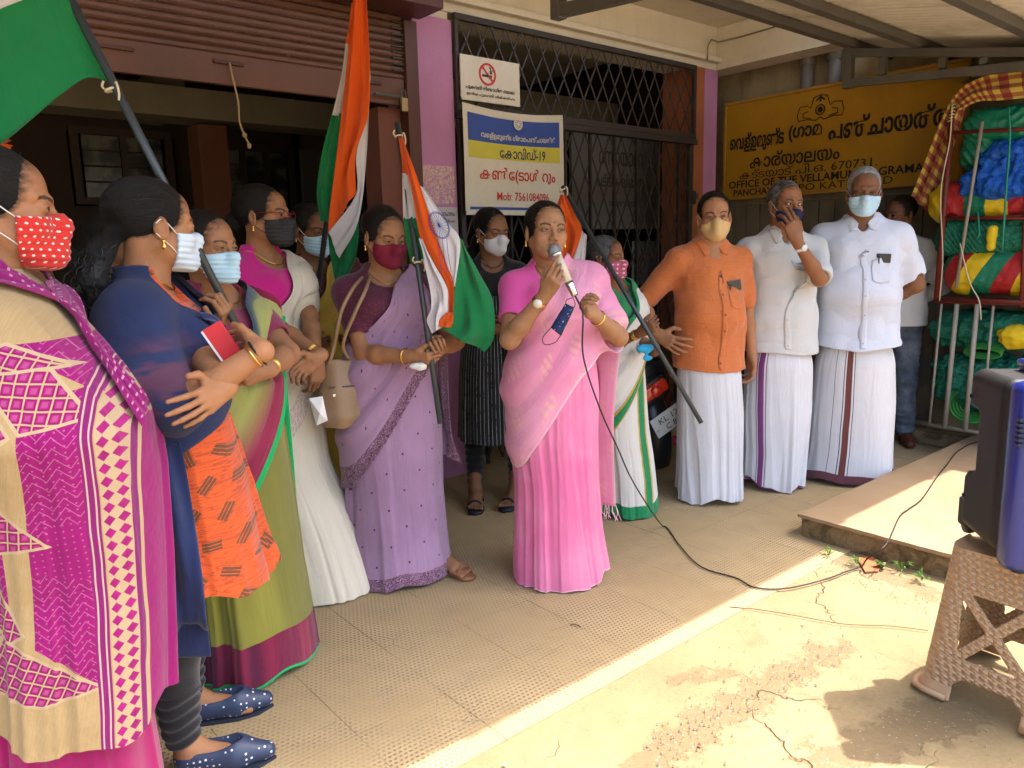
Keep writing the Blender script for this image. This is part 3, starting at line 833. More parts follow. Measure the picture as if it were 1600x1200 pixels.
def skin_mat(): 
    def fn(t):
        c = t.coord(); a = t.attr('Col'); n = t.noise(c, 22.0, 5.0, .6); f = t.noise(c, 260.0, 3.0)
        m2 = t.noise(c, 7.0, 3.0); return t.mix((m2.sm(.5, .75)) * .22, t.vary(a, n, .22), t.vary(a, n * .6, .45)), f * .5 + t.noise(c, 60, 4) * .6, n * .12 + .50
    return mat('skin', fn, spec=.22, sss=.06, bump_d=.0022)
def hair_mat(nm='hair_black', base=(.0025, .002, .002), grey=(.0065, .0055, .005), gk=0.0):
    def fn(t):
        c = t.coord(); a = t.xyz(t.attr('Col'))
        st = t.noise(t.comb(a[0] * 60.0, a[1] * 3.0, 0.0), 1.0, 3.0, .6); st2 = t.noise(t.comb(a[0] * 190.0, a[1] * 6.0, 1.0), 1.0, 2.0)
        cl = t.noise(c, 30.0, 4.0)
        return t.mix((st2 * .6 + st * .4).sm(.35, .6) * 1.0, base, grey) if not gk else t.mix((st2 * .5 + cl * .5).sm(.40, .58), base, grey), st * .6 + st2 * .5, st2 * .25 + .36
    return mat(nm, fn, spec=.3, bump_d=.004)

def fabric(t, col, weave=900.0, crease=8.0, wk=.18):
    c = t.coord(); n = t.noise(c, crease, 5.0, .6, .5); w = t.noise(c, weave, 1.0)
    return t.vary(col, n, .06), n * (1 - wk) + w * wk
def cloth(name, col, rough=.85, sheen=.25, bump_d=.004, **k):
    return mat(name, lambda t: fabric(t, col), rough=rough, spec=.15, sheen=sheen, bump_d=bump_d, **k)
def uvcloth(name, fn, rough=.85, sheen=.2, bump_d=.003, streak=1.6, **k):
    def g(t):
        u, v = t.uv(); col = fn(t, u, v)
        h = None
        if isinstance(col, tuple) and isinstance(col[0], V): col, h = col
        c, b = fabric(t, col)
        al = any(q in name for q in ('pallu', 'dupatta', 'edge'))
        st = t.noise(t.comb(u * 2.5, v * 18.0) if al else t.comb(u * 13.0, v * 1.6), 1.0, 4.0, .6, .8)
        b = b + st * streak
        return c, (b + h if h is not None else b)
    return mat(name, g, rough=rough, spec=.15, sheen=sheen, bump_d=bump_d, **k)

GOLD = plain('gold', (.75, .46, .11), rough=.25, metal=1.0, amt=.05)

class Person:
    def __init__(s, label, pos, face, H, female=True, g=1.0, skin=(.30, .15, .075), belly=0.0, chest=1.0):
        s.k = H / 1.58; s.H = H; s.fem = female; s.g = g; s.skin = np.array(skin); s.belly = belly
        s.root = empty('person', (pos[0], pos[1], 0), radians(face), label, 'person')
        s.R = rot('z', radians(face)); s.P = np.array([pos[0], pos[1], 0.0])
        k = s.k; s.parts = []
        if female:
            L = [(.0, .10, .09, 0, 0), (.45, .13, .11, 0, 0), (.72, .168, .135, 0, .005), (.82, .176, .14, 0, .01), (.93, .158 + belly * .3, .125 + belly * .5, 0, .0 - belly * .3), (1.02, .138 + belly * .2, .112 + belly * .4, 0, -.0 - belly * .2),
                 (1.12, .142, .115, 0, -.004), (1.19, .150 * chest, .120 * chest, 0, -.012), (1.25, .152, .096, 0, .0), (1.295, .108, .070, 0, .012), (1.325, .072, .056, 0, .018), (1.36, .055, .050, 0, .018)]
            s.sh = .152; s.shz = 1.245
        else:
            L = [(.0, .10, .09, 0, 0), (.45, .13, .11, 0, 0), (.75, .160, .125, 0, .005), (.84, .165, .13, 0, .0), (.94, .162 + belly * .3, .128 + belly * .6, 0, -.0 - belly * .4), (1.03, .158 + belly * .2, .125 + belly * .5, 0, -.0 - belly * .35),
                 (1.13, .172, .128, 0, -.008), (1.20, .180, .125, 0, -.008), (1.26, .172, .102, 0, .002), (1.305, .120, .074, 0, .012), (1.335, .080, .060, 0, .018), (1.365, .060, .055, 0, .018)]
            s.sh = .176; s.shz = 1.245
        s.L = [(z * k, rx * k * g, ry * k * g, cx * k, cy * k) for z, rx, ry, cx, cy in L]
        s.sh *= k * (g * .5 + .5); s.shz *= k
    # local <-> world
    def loc(s, w): return s.R.T @ (np.array(w, float) - s.P)
    def world(s, l): return s.R @ np.array(l, float) + s.P
    def torso(s, grow=0.0, z0=None, z1=None):
        f = Sdf(); k = s.k
        f.levels(s.L, grow=grow, zlo=z0, zhi=z1)
        if s.fem:
            for sx in (-1, 1): f.ell((sx * .066 * k * s.g, -.085 * k * s.g, 1.185 * k), (.062 * k * s.g + grow, .055 * k * s.g + grow, .062 * k * s.g + grow), k=.045)
        for sx in (-1, 1): f.cap((sx * .055 * k, .015 * k, s.shz + .035 * k), (sx * s.sh, .008, s.shz), .042 * k + grow * .7, .042 * k + grow * .7, k=.05)
        return f
    # ---------------------------------------------------------------- head
    def head(s, yaw=0, pitch=0, tilt=0, off=(0, 0), vox=.0025, scale=1.0, brow=(.02, .014, .012), hair='bun', hairmat=None, mouth=.0, nose=1.0, age=0.0, bindi=None, earrings=False, squint=1.0, must=None, hz=0.0, jaw=1.0, neck=1.0, gaze=(0, -1, 0), fringe=0.0, fly=60):
        k = s.k * scale; hc = np.array([off[0], off[1] - .012, s.H - .113 * k])      # eye level
        M = rot('z', radians(yaw)) @ rot('x', radians(pitch)) @ rot('y', radians(tilt))
        s.hM, s.hc, s.hk = M, hc, k
        f = Sdf(M * k, hc); S = lambda r: tuple(x * k for x in r) if hasattr(r, '__len__') else r * k
        E = lambda c, r, kk=.01, mode='u', R=None: f_ell(f, c, r, kk, mode, R)
        def f_ell(f, c, r, kk, mode, R):
            # ellipsoids are placed in head units but measured in metres
            fM = f.M; f2 = Sdf(M, hc); f2.ops = f.ops
            f2.ell(tuple(np.array(c) * k), S(r), kk * k, mode, R)
        def C(a, b, ra, rb=None, kk=.01, mode='u', flat=None):
            f2 = Sdf(M, hc); f2.ops = f.ops
            f2.cap(tuple(np.array(a) * k), tuple(np.array(b) * k), ra * k, (rb if rb is not None else ra) * k, kk * k, mode, flat)
        E((0, .020, .032), (.071, .092, .078))
        E((0, -.030, .035), (.058, .054, .060), .02)
        E((0, -.034, -.034), (.055, .052, .070), .02)
        for q in (-1, 1):
            E((q * .037, -.055, -.030), (.024, .023, .026), .022)
            C((q * .053 * jaw, .004, -.045), (q * .022, -.060, -.088), .017, .016, .026)
            C((q * .045, -.063, .021), (q * .012, -.083, .018), .0095, .0105, .012)
        E((0, -.074, -.090), (.018, .016, .016), .018)
        E((0, -.068, -.062), (.030, .024, .027), .02)
        for q in (-1, 1): E((q * .031, -.103, .0), (.0175, .019, .0135), .012, 's')
        C((0, -.084, .010), (0, -.102, -.028), .0070 * nose, .0095 * nose, .010)
        E((0, -.1055 - .003 * (nose - 1) * 10, -.032), (.0105 * nose, .0105, .010), .006)
        for q in (-1, 1): E((q * .0125 * nose, -.095, -.036), (.0078, .011, .0085), .006)
        for q in (-1, 1): E((q * .0062 * nose, -.1030, -.0430), (.0042, .0045, .0035), .003, 's')
        E((0, -.0905, -.0555), (.0215, .0095, .0062), .005); E((0, -.0890, -.0668 - mouth), (.0185, .0105, .0072), .005)
        C((-.021, -.0935, -.0608), (.021, -.0935, -.0608), .0016 + mouth * .4, None, .003, 's')
        if mouth: E((0, -.099, -.0615 - mouth * .4), (.013, .012, .0035 + mouth * .5), .003, 's')
        for q in (-1, 1):
            E((q * .031, -.0745, .0005), (.0158, .0150, .0142), .005)
            E((q * .031, -.0915, -.0002), (.0128, .0110, .0044 * squint), .0015, 's')
            if age: C((q * .045, -.075, -.012), (q * .020, -.086, -.016), .0016, None, .006, 's'); C((q * .017, -.098, -.036), (q * .030, -.082, -.062), .0014, None, .006, 's')
            Re = rot('z', q * .35) @ rot('x', -.15)
            E((q * .0745, .010, -.010), (.0085, .0185, .0310), .006, 'u', Re)
            E((q * .0825, .005, -.004), (.0060, .0100, .0175), .004, 's', Re)
        # neck down into the collar
        nb = M.T @ (np.array([0, .015 * s.k, s.shz + .06 * s.k]) - hc) / k
        nr = (.050 if s.fem else .058) * neck
        C((0, .022, -.060), tuple(nb), nr, nr * 1.05, .03)
        C(tuple(nb), tuple(nb + M.T @ np.array([0, -.01, -.06])), nr * 1.05, nr * 1.5, .05)
        if age > .4: f.disp(lambda P: .0008 * wav(P, 160, 2))
        ext = np.array([.125, .165, .135]) * k
        lo = hc - ext; hi = hc + ext; lo[2] = s.shz - .055 * s.k
        nbw = np.array([0, .015, s.shz]); lo = np.minimum(lo, nbw - .1); hi[:2] = np.maximum(hi[:2], nbw[:2] + .1)
        v, q = f.mesh(lo, hi, vox)
        P = (v - hc) @ M / k
        base = s.skin * np.array([1.0, .95, .90]); col = np.tile(base, (len(v), 1))
        def blob(c, r, sharp=1.0):
            d = (((P - np.array(c)) / np.array(r)) ** 2).sum(1); return np.clip((1 - d) * sharp, 0, 1)[:, None]
        col = col * (1 + .05 * wav(P, 30, 1)[:, None])
        for qx in (-1, 1):
            col += blob((qx * .042, -.07, -.030), (.022, .03, .02)) * np.array([.035, .0, .0])
            col *= 1 - .30 * blob((qx * .031, -.09, -.003), (.024, .03, .018))
            col *= 1 - .70 * blob((qx * .031, -.09, .0005), (.0155, .02, .0068 * squint), 2.5)
            ax = np.abs(P[:, 0] - qx * .031); arch = .0215 - 16 * (P[:, 0] * qx - .034) ** 2
            br = (np.abs(P[:, 2] - arch) < .0035) & (ax < .0185) & (P[:, 1] < -.055)
            col[br] = np.array(brow) * (1.0) + col[br] * .15
        col *= 1 - .10 * blob((0, -.03, -.14), (.06, .06, .06))
        lip = np.maximum(blob((0, -.094, -.0555), (.022, .012, .0068), 3), blob((0, -.092, -.0668 - mouth), (.019, .014, .0078), 3))
        col = col * (1 - lip) + lip * (base * np.array([.78, .56, .54]) if s.fem else base * np.array([.62, .45, .42]))
        col *= 1 - .75 * blob((0, -.098, -.0612 - mouth * .4), (.021, .012, .0018 + mouth * .5), 3)
        if not s.fem: col *= 1 - .22 * blob((0, -.06, -.075), (.06, .06, .045))
        if bindi is not None: 
            bm_ = (((P[:, 0]) ** 2 + (P[:, 2] - .026) ** 2) < .0028 ** 2) & (P[:, 1] < -.05); col[bm_] = bindi
        s.parts.append((v, q, np.clip(col, .003, 1)))
        # eyes
        for qx in (-1, 1):
            c = hc + M @ (np.array([qx * .031, -.0735, .0]) * k); r = .0142 * k
            th = np.linspace(0, pi, 13); ph = np.linspace(0, 2 * pi, 17)[:-1]
            gz = M @ nrm(gaze); a1 = nrm(np.cross(gz, [0, 0, 1])); a2 = np.cross(a1, gz)
            vs = np.array([c + r * (cos(t_) * gz + sin(t_) * (cos(p_) * a1 + sin(p_) * a2)) for p_ in ph for t_ in th])
            cc = np.array([(.012, .008, .006) if t_ < .42 else ((.045, .022, .012) if t_ < .6 else (.40, .36, .32)) for p_ in ph for t_ in th])
            me = npmesh('eye', vs, gridfaces(16, 13, True)[:, ::-1], col=cc)
            link('eye', me, mat('eye', lambda t: t.attr('Col'), rough=.08, spec=.6), s.root, True)
        # hair
        if hair:
            h = Sdf(M, hc); kk = lambda c: tuple(np.array(c) * k)
            fem = hair in ('bun', 'pony', 'braid', 'short_f')
            if fem:
                h.ell(kk((0, .024, .036)), S((.0795, .1015, .0855)), .0)
                h.ell(kk((0, -.106, -.022 + hz)), S((.066, .066, .092)), .004 * k, 's')
                h.ell(kk((0, -.060, -.075)), S((.10, .075, .070)), .01 * k, 's')
                h.half(lambda P: (-.062 * k - ((P - hc) @ M)[..., 2]) , .008)
                h.cap(kk((0, -.12, .07)), kk((0, .02, .128)), .0035 * k, .003 * k, .004 * k, 's')
                if hair == 'bun': h.ell(kk((0, .125, -.022)), S((.042, .034, .040)), .02 * k)
                if hair in ('pony', 'braid'):
                    h.cap(kk((0, .100, -.030)), kk((.0, .128, -.075)), .026 * k, .030 * k, .02 * k)
                    h.cap(kk((0, .128, -.075)), kk((-.015, .150, -.145)), .030 * k, .028 * k, .02 * k); h.cap(kk((-.015, .150, -.145)), kk((-.02, .135, -.235)), .028 * k, .012 * k, .02 * k)
            else:
                h.ell(kk((0, .024, .0385)), S((.0765, .0985, .0835)), .0)
                h.ell(kk((0, -.110, -.018 + hz)), S((.074, .068, .092)), .005 * k, 's')
                h.ell(kk((0, -.040, -.085)), S((.10, .085, .085)), .008 * k, 's')
                if fringe: h.cap(kk((-.035, -.072, .083)), kk((.045, -.070, .080)), .016 * k, .018 * k, .02 * k)
                h.half(lambda P: (-.058 * k - ((P - hc) @ M)[..., 2]), .008)
                for qx in (-1, 1): h.ell(kk((qx * .080, .002, -.020)), S((.022, .022, .030)), .005 * k, 's')
            def hd(P):
                Q = (P - hc) @ M / k; y = Q[..., 1]; phi = np.arctan2(Q[..., 0], Q[..., 2] + .02)
                if fem and hair in ('pony', 'braid'): return (.00035 * np.sin(phi * 60) + .0045 * np.clip((y - .095) / .03, 0, 1) * (np.abs(wav(Q, 75, 4)) - .5)).astype(np.float32) * k
                if fem: return (.00035 * np.sin(phi * 60 + 2.0 * np.sin(y * 30)) + .0008 * np.sin(phi * 17 + 1.3) * np.clip((y + .03) / .05, 0, 1)).astype(np.float32) * k
                return (.0013 * wav(Q, 170, 1) + .0012 * wav(Q, 60, 3)).astype(np.float32) * k
            h.disp(hd)
            hl = hc - np.array([.12, .12, .26]) * k; hh = hc + np.array([.12, .19, .15]) * k
            R3 = np.abs(M) @ np.array([.115, .19, .15]) * k
            if hair in ('pony', 'braid'): R3 = R3 + .12
            v, q = h.mesh(hc - R3, hc + R3, max(vox, .0028))
            sv, sq_, scol = s.parts[-1]; dh = h(sv); wgt = np.clip((.0065 - dh) / .0065, 0, 1) * np.clip(.75 + .5 * wav(sv, 300, 3), 0, 1); hcol = np.array((.014, .010, .008)) if not (hairmat and 'grey' in hairmat.name) else np.array((.16, .14, .12))
            s.parts[-1] = (sv, sq_, scol * (1 - wgt[:, None]) + hcol * wgt[:, None])
            if len(v):
                Q = (v - hc) @ M / k; phi = np.arctan2(Q[:, 0], Q[:, 2] + .02)
                cc = np.stack([phi, Q[:, 1] * 10, Q[:, 2] * 10], 1)
                link('hair', npmesh('hair', v, q, col=cc), hairmat or hair_mat(), s.root, True)
        if fly and hair:
            rs = np.random.RandomState(fly); mb = MB(); idx = rs.choice(len(v), fly, replace=False)
            for i_ in idx:
                p = v[i_]; nn = nrm(p - hc); tg = nrm(np.cross(nn, rs.normal(size=3))); L_ = rs.uniform(.015, .05) * k
                mb.tube([p - nn * .002, p + tg * L_ * .5 + nn * L_ * .16, p + tg * L_ + nn * L_ * .10 + [0, 0, -.3 * L_]], .00045, 3)
            if hair == 'pony':
                for i_ in range(150):
                    a0 = np.array([rs.normal(0, .014), .118 + rs.normal(0, .010), -.055 + rs.normal(0, .012)]); spx = rs.normal(0, .022); spy = rs.normal(0, .026); w_ = rs.uniform(0, 6.28); Lz = rs.uniform(.10, .22)
                    pts = [s.hp(a0 + np.array([spx * q + .006 * sin(22 * q + w_), (.035 * sin(pi * q) + spy * q) + .007 * sin(17 * q + w_), -Lz * q])) for q in np.linspace(0, 1, 14)]
                    mb.tube(pts, [.0022 * k * (1 - .6 * q) for q in np.linspace(0, 1, 14)], 4)
            o_ = mb.obj('hair_strands', mat('hair_strand', lambda t: (.006, .005, .004), rough=.35, spec=.4), s.root, True); o_['kind'] = 'stuff'
        if must is not None:
            h = Sdf(M, hc)
            for qx in (-1, 1): h.cap(tuple(np.array((0, -.101, -.047)) * k), tuple(np.array((qx * .026, -.088, -.054)) * k), .0055 * k, .003 * k, .003)
            h.disp(lambda P: .0007 * wav(P, 500)); v, q = h.mesh(hc - .13, hc + .13, .002)
            link('moustache', npmesh('moustache', v, q, col=np.tile([.1, .1, .1], (len(v), 1))), must, s.root, True)
        if earrings:
            for qx in (-1, 1):
                c = hc + M @ (np.array([qx * .0795, .006, -.043]) * k); m = MB()
                m.lathe([(.001, .006), (.0045, .003), (.0045, -.001), (.002, -.004), (.005, -.010), (.006, -.014), (.003, -.018), (.001, -.019)], tuple(c), 10); m.obj('earring', GOLD, s.root, True)
        s.face = f
        return s
    def hp(s, c): return s.hc + s.hM @ (np.array(c) * s.hk)
    def mask(s, m, loopm, kind='surgical', pleat=True, low=-.112, ear=True, top=-.018, grow=.0045):
        M, hc, k = s.hM, s.hc, s.hk; h = Sdf(M, hc); kk = lambda c: tuple(np.array(c) * k); S = lambda r: tuple(x * k for x in r)
        h.ell(kk((0, -.034, -.034)), S((.059 + grow, .055 + grow, .074)), 0)
        for q in (-1, 1):
            h.ell(kk((q * .037, -.055, -.030)), S((.026 + grow, .026 + grow, .028 + grow)), .025 * k)
            h.cap(kk((q * .053, .004, -.045)), kk((q * .022, -.060, -.086)), (.018 + grow) * k, (.018 + grow) * k, .03 * k)
        h.cap(kk((0, -.084, .006)), kk((0, -.104, -.028)), (.008 + grow) * k, (.011 + grow) * k, .02 * k)
        if kind == 'duck':
            h.cap(kk((0, -.108, -.034)), kk((0, -.104, -.075)), .016 * k, .020 * k, .035 * k)
        else:
            h.cap(kk((0, -.106, -.032)), kk((0, -.094, -.085)), .012 * k, .022 * k, .03 * k)
        h.ell(kk((0, -.072, -.085)), S((.03, .027, .027)), .03 * k)
        xm, ym = (.060, -.034)
        def box(P):
            Q = (P - hc) @ M / k; x, y, z = np.abs(Q[..., 0]), Q[..., 1], Q[..., 2]
            tz = top - .15 * np.maximum(x - .012, 0) - .002
            if kind == 'surgical': tz = top + .006 * np.exp(-(x / .02) ** 2) - .10 * np.maximum(x - .012, 0)
            else: tz = top + .008 * np.exp(-(x / .02) ** 2) - .42 * np.maximum(x - .012, 0)
            lz = low + (.35 if kind == 'surgical' else .62) * np.maximum(x - .012, 0)
            yb = ym + (.0 if kind == 'surgical' else -.006 + .25 * np.abs(z + .05))
            return (np.maximum(np.maximum(z - tz, lz - z), y - yb) * k).astype(np.float32)
        h.half(box, .003)
        if pleat: h.disp(lambda P: (.0011 * np.sin(((P - hc) @ M)[..., 2] / k * 420 + 8 * ((P - hc) @ M)[..., 0] / k)).astype(np.float32))
        else: h.disp(lambda P: (.0009 * wav((P - hc) @ M, 90, 2)).astype(np.float32))
        v, q = h.mesh(hc - .155 * k, hc + .155 * k, .0025)
        P = (v - hc) @ M / k
        link('face_mask', npmesh('face_mask', v, q, uv=np.stack([np.arctan2(P[:, 0], -P[:, 1] + .02) * .09, P[:, 2]], 1)), m, s.root, True)
        if ear:
            mb = MB()
            for q in (-1, 1):
                for z0, z1 in ((top - .012, .012), (-.074, -.036)):
                    mb.tube(spline([s.hp((q * .053, -.040, z0 * 1.0)), s.hp((q * .068, -.020, z0 * .55 + z1 * .45)), s.hp((q * .077, .008, z1)), s.hp((q * .080, .024, z1 * .5 - .006))], 10), .0014, 6)
            mb.obj('ear_loop', loopm, s.root, True)
    # ---------------------------------------------------------------- arms and hands
    def arm(s, side, wrist, elbow, d, t, curl=(.5, .55, .6, .65), thumb=(.6, .5, .4), spread=.06, vox=.003, r=1.0, hs=1.0, shoulder=None, bend=None):
        """side -1 = viewer's left when facing; wrist, elbow hint, d hand direction, t thumb side, all local"""
        k = s.k; g = s.g * .6 + .4
        S0 = np.array([side * s.sh, .008, s.shz]) if shoulder is None else np.array(shoulder, float)
        Wr = np.array(wrist, float); hint = np.array(elbow, float)
        l1, l2 = .272 * k, .235 * k
        D = Wr - S0; L = np.linalg.norm(D)
        if L > (l1 + l2) * .995: Wr = S0 + D / L * (l1 + l2) * .995; D = Wr - S0; L = np.linalg.norm(D)
        a = (l1 * l1 - l2 * l2 + L * L) / (2 * L); h = math.sqrt(max(l1 * l1 - a * a, 0))
        ax = D / L; hv = hint - S0; hv = hv - ax * hv.dot(ax); hv = nrm(hv)
        El = S0 + ax * a + hv * h
        fem = .88 if s.fem else 1.0
        f = Sdf(); ru, re, rw = .050 * k * g * r * fem, .037 * k * g * r * fem, .0235 * k * r * fem
        f.cap(S0, El, ru, re, 0)
        mid = El * .68 + Wr * .32
        f.cap(El, mid, re * .98, re * .98, .02); f.cap(mid, Wr, re * .98, rw, .02)
        d = nrm(d); t = np.array(t, float); t = nrm(t - d * t.dot(d))
        dor = np.cross(d, t) * (1 if side < 0 else -1)     # back of the hand
        hsz = k * hs * (.93 if s.fem else 1.03)
        pal = -dor
        offs = [.027, .009, -.009, -.026]; lp = [.086, .090, .086, .078]
        seg = [(.043, .026, .021), (.048, .030, .022), (.044, .028, .022), (.034, .020, .019)]
        rad = [.0088, .0090, .0086, .0076]
        s_ = hsz
        f.cap(Wr - d * .01, Wr + d * .03 * s_, rw, .023 * s_, .015, flat=None)
        for i in range(4):
            kn = Wr + d * lp[i] * s_ + t * offs[i] * s_ + dor * (.004 if i in (1, 2) else 0.0) * s_
            f.cap(Wr + d * .012 * s_ + t * offs[i] * .55 * s_, kn, .0135 * s_, .0108 * s_, .012 * s_)
            ang = 0; p = kn; sd = nrm(d + t * (1.5 - i) * spread)
            for j, (lj, fr) in enumerate(zip(seg[i], (1.0, 1.25, .75))):
                ang += curl[i] * fr
                q = nrm(sd * cos(ang) + pal * sin(ang))
                p2 = p + q * lj * s_
                f.cap(p, p2, rad[i] * (1 - .12 * j) * s_, rad[i] * (1 - .12 * (j + 1)) * s_, .003); p = p2
        f.cap(Wr + d * .02 * s_ + t * .018 * s_ + pal * .006 * s_, Wr + d * .052 * s_ + t * .030 * s_ + pal * .008 * s_, .015 * s_, .0125 * s_, .012)
        f.cap(Wr + d * .03 * s_ - t * .018 * s_ + pal * .006 * s_, Wr + d * .06 * s_ - t * .02 * s_ + pal * .006 * s_, .013 * s_, .011 * s_, .012)
        a_, b_, c_ = thumb      # along d, along t, along palm
        t0 = Wr + d * .040 * s_ + t * .034 * s_ + pal * .006 * s_
        v1 = nrm(d * a_ + t * b_ + pal * c_ * .5); v2 = nrm(d * (a_ + .35) + t * (b_ * .35) + pal * c_)
        t1 = t0 + v1 * .036 * s_; t2 = t1 + v2 * .030 * s_
        f.cap(t0, t1, .0125 * s_, .0105 * s_, .008); f.cap(t1, t2, .0105 * s_, .0085 * s_, .004)
        pts = np.array([S0, El, Wr, Wr + d * .20 * s_, Wr + d * .1 + t * .1, Wr + pal * .12 + d * .06])
        v, q = f.mesh(pts.min(0) - .075, pts.max(0) + .075, vox)
        col = np.tile(s.skin * np.array([1.0, .95, .90]), (len(v), 1)) * (1 + .07 * wav(v, 25, 2)[:, None])
        P = v - Wr; al = P @ d
        col *= (1 - .18 * np.clip(al / .1, 0, 1))[:, None]
        s.parts.append((v, q, np.clip(col, .003, 1)))
        info = dict(S=S0, E=El, W=Wr, d=d, t=t, dor=dor, pal=pal, s=s_, ru=ru, re=re, rw=rw)
        setattr(s, 'A' + ('L' if side < 0 else 'R'), info)
        return info
    def bangle(s, A, n=1, r=None, m=GOLD, d0=.03, th=.0028, step=.007):
        ax = nrm(A['E'] - A['W'])
        for i in range(n):
            c = A['W'] + ax * (d0 + step * i); rr = (r or A['rw'] * 1.22)
            a = nrm(np.cross(ax, [0.3, 1, .1])); b = np.cross(ax, a)
            mb = MB(); mb.tube([c + rr * (cos(x) * a + sin(x) * b) for x in np.linspace(0, 2 * pi, 22, endpoint=False)], th, 6, True)
            mb.obj('bangle', m, s.root, True)
    def watch(s, A, strap, facem):
        ax = nrm(A['E'] - A['W']); c = A['W'] + ax * .035; a = A['dor'] - ax * A['dor'].dot(ax); a = nrm(a); b = np.cross(ax, a); rr = A['rw'] * 1.14
        mb = MB()
        vs = []; 
        for x in np.linspace(0, 2 * pi, 24, endpoint=False):
            for w in (-.008, .008):
                for q in (0, .003): vs.append(c + ax * w + (rr + q) * (cos(x) * a + sin(x) * b))
        fs = []
        for i in range(24):
            A0 = 4 * i; B0 = 4 * ((i + 1) % 24); fs += [(A0 + 1, B0 + 1, B0 + 3, A0 + 3), (A0, A0 + 1, A0 + 3, A0 + 2), (A0 + 1, A0, B0, B0 + 1), (A0 + 2, A0 + 3, B0 + 3, B0 + 2)]
        mb.add(vs, fs); mb.obj('watch_strap', strap, s.root)
        mb = MB(); Rm = np.stack([ax, b, a], 1); m2 = MB(); m2.lathe([(.001, 0), (.016, 0), (.017, .003), (.016, .007), (.001, .0075)], (0, 0, 0), 20)
        mb.add([Rm @ np.array(v) + c + a * rr for v in m2.v], m2.f); mb.obj('watch', facem, s.root, True)
    def sleeve(s, f, side, frac, grow=.010, flare=.004, info=None):
        A = info or getattr(s, 'A' + ('L' if side < 0 else 'R'))
        e = A['S'] + (A['E'] - A['S']) * min(frac, 1.0)
        ax = nrm(A['E'] - A['S'])
        r1 = A['ru'] + (A['re'] - A['ru']) * min(frac, 1)
        if frac <= 1:
            a, c = A['S'].astype(np.float32), e
            def fn(P, a=A['S'], b=e, ra=A['ru'] + grow, rb=r1 + grow + flare):
                ab = b - a; L = np.linalg.norm(ab); u = ab / L; q = P - a; t = q @ u
                d = q - np.clip(t, 0, L)[..., None] * u
                return np.maximum(np.sqrt((d * d).sum(-1)) - (ra + (rb - ra) * np.clip(t / L, 0, 1)), t - L).astype(np.float32)
            R_ = A['ru'] + grow + flare + .01
            f._add(fn, np.minimum(A['S'], e) - R_, np.maximum(A['S'], e) + R_, .045, 'u')
            def fi(P, a=e - ax * .012, b=e + ax * .02, r=r1 + grow + flare - .004):
                ab = b - a; L = np.linalg.norm(ab); u = ab / L; q = P - a; t = q @ u
                d = q - t[..., None] * u
                return np.maximum(np.sqrt((d * d).sum(-1)) - r, np.maximum(-t, t - L)).astype(np.float32)
            f._add(fi, e - .08, e + .08, .0, 's')
        else:
            f.cap(A['S'], A['E'], A['ru'] + grow, A['re'] + grow, .045)
            e2 = A['E'] + (A['W'] - A['E']) * (frac - 1)
            f.cap(A['E'], e2, A['re'] + grow, A['re'] * .9 + grow, .02)
        return f
    def garment(s, name, f, m, z0, vox=.005, wr=.0035, seed=0, neck=None, hem=None, freq=22, stretch=(1, 1, .45), box=None):
        "mesh a garment field with creases"
        f.disp(lambda P: (wr * (np.abs(wav(P, freq, seed, stretch)) * -1.5 + .6 + .22 * wav(P, freq * 2.0, seed + 3, stretch) - .8 * np.abs(wav(P, freq * .8, seed + 5, (.9, .5, 1.1))) ** .7)).astype(np.float32))
        if neck is not None:
            c, r = neck; f.ell(c, r, .004, 's')
        f.half(lambda P: (z0 - P[..., 2] + (0 if hem is None else hem(P))).astype(np.float32))
        pts = [np.array([q * .26 * s.k * max(s.g, 1), w * .26 * s.k, z]) for q in (-1, 1) for w in (-1, 1) for z in (z0 - .03, s.shz + .1)]
        for n_ in ('AL', 'AR'):
            A = getattr(s, n_, None)
            if A: pts += [A['S'], A['E']]
        pts = np.array(pts); lo, hi = pts.min(0) - .07, pts.max(0) + .07
        if box is not None: lo, hi = box
        v, q = f.mesh(lo, hi, vox)
        uv = np.stack([np.arctan2(v[:, 0], -v[:, 1]) * .16, v[:, 2]], 1)
        return link(name, npmesh(name, v, q, uv=uv), m, s.root, True)
    # ---------------------------------------------------------------- skirts and drapes
    def skirt(s, name, m, L, amp=(.004, .03), nfold=11, seed=0, pleat=None, hemwave=.01, nz=70, nt=260, pw=2.2, hemtilt=(0, 0), twist=0.0, fpow=1.3, C=None, kids=False):
        "L rows z,rx,ry,cx,cy from top to hem; folds deepen to the hem"
        L = np.array(L, float)[::-1]; z = np.linspace(L[-1, 0], L[0, 0], nz)
        rx, ry, cx, cy = [np.interp(z, L[:, 0], L[:, i]) for i in range(1, 5)]
        ker = np.hanning(9)[1:-1]; ker /= ker.sum()
        rx, ry, cx, cy = [np.convolve(np.pad(a, 3, mode='edge'), ker, 'valid') for a in (rx, ry, cx, cy)]
        th = np.linspace(-pi, pi, nt, endpoint=False); T, Z = np.meshgrid(th, z, indexing='ij')
        t_ = (z[0] - Z) / (z[0] - z[-1]); rs = np.random.RandomState(seed + 11)
        A = amp[0] + (amp[1] - amp[0]) * t_ ** fpow
        F = 0; p3 = rs.uniform(0, 6.28, 3); TW = T + .28 * np.sin(2 * T + p3[0]) + .17 * np.sin(3 * T + p3[1] + t_) + .05 * np.sin(7 * T + p3[2] + 2 * t_)
        MOD = .62 + .38 * np.sin(2 * T + p3[1] + .8 * t_) * np.sin(5 * T + p3[2])
        for j in range(5):
            n = nfold + [0, 3, -4, 7, 12][j]; ph = rs.uniform(0, 6.28); dr = rs.normal(0, .8)
            F = F + (.9, .6, .8, .4, .25)[j] * np.sin(n * (TW + twist * t_) + ph + dr * t_ * 1.5 + .6 * np.sin(2 * T + ph))
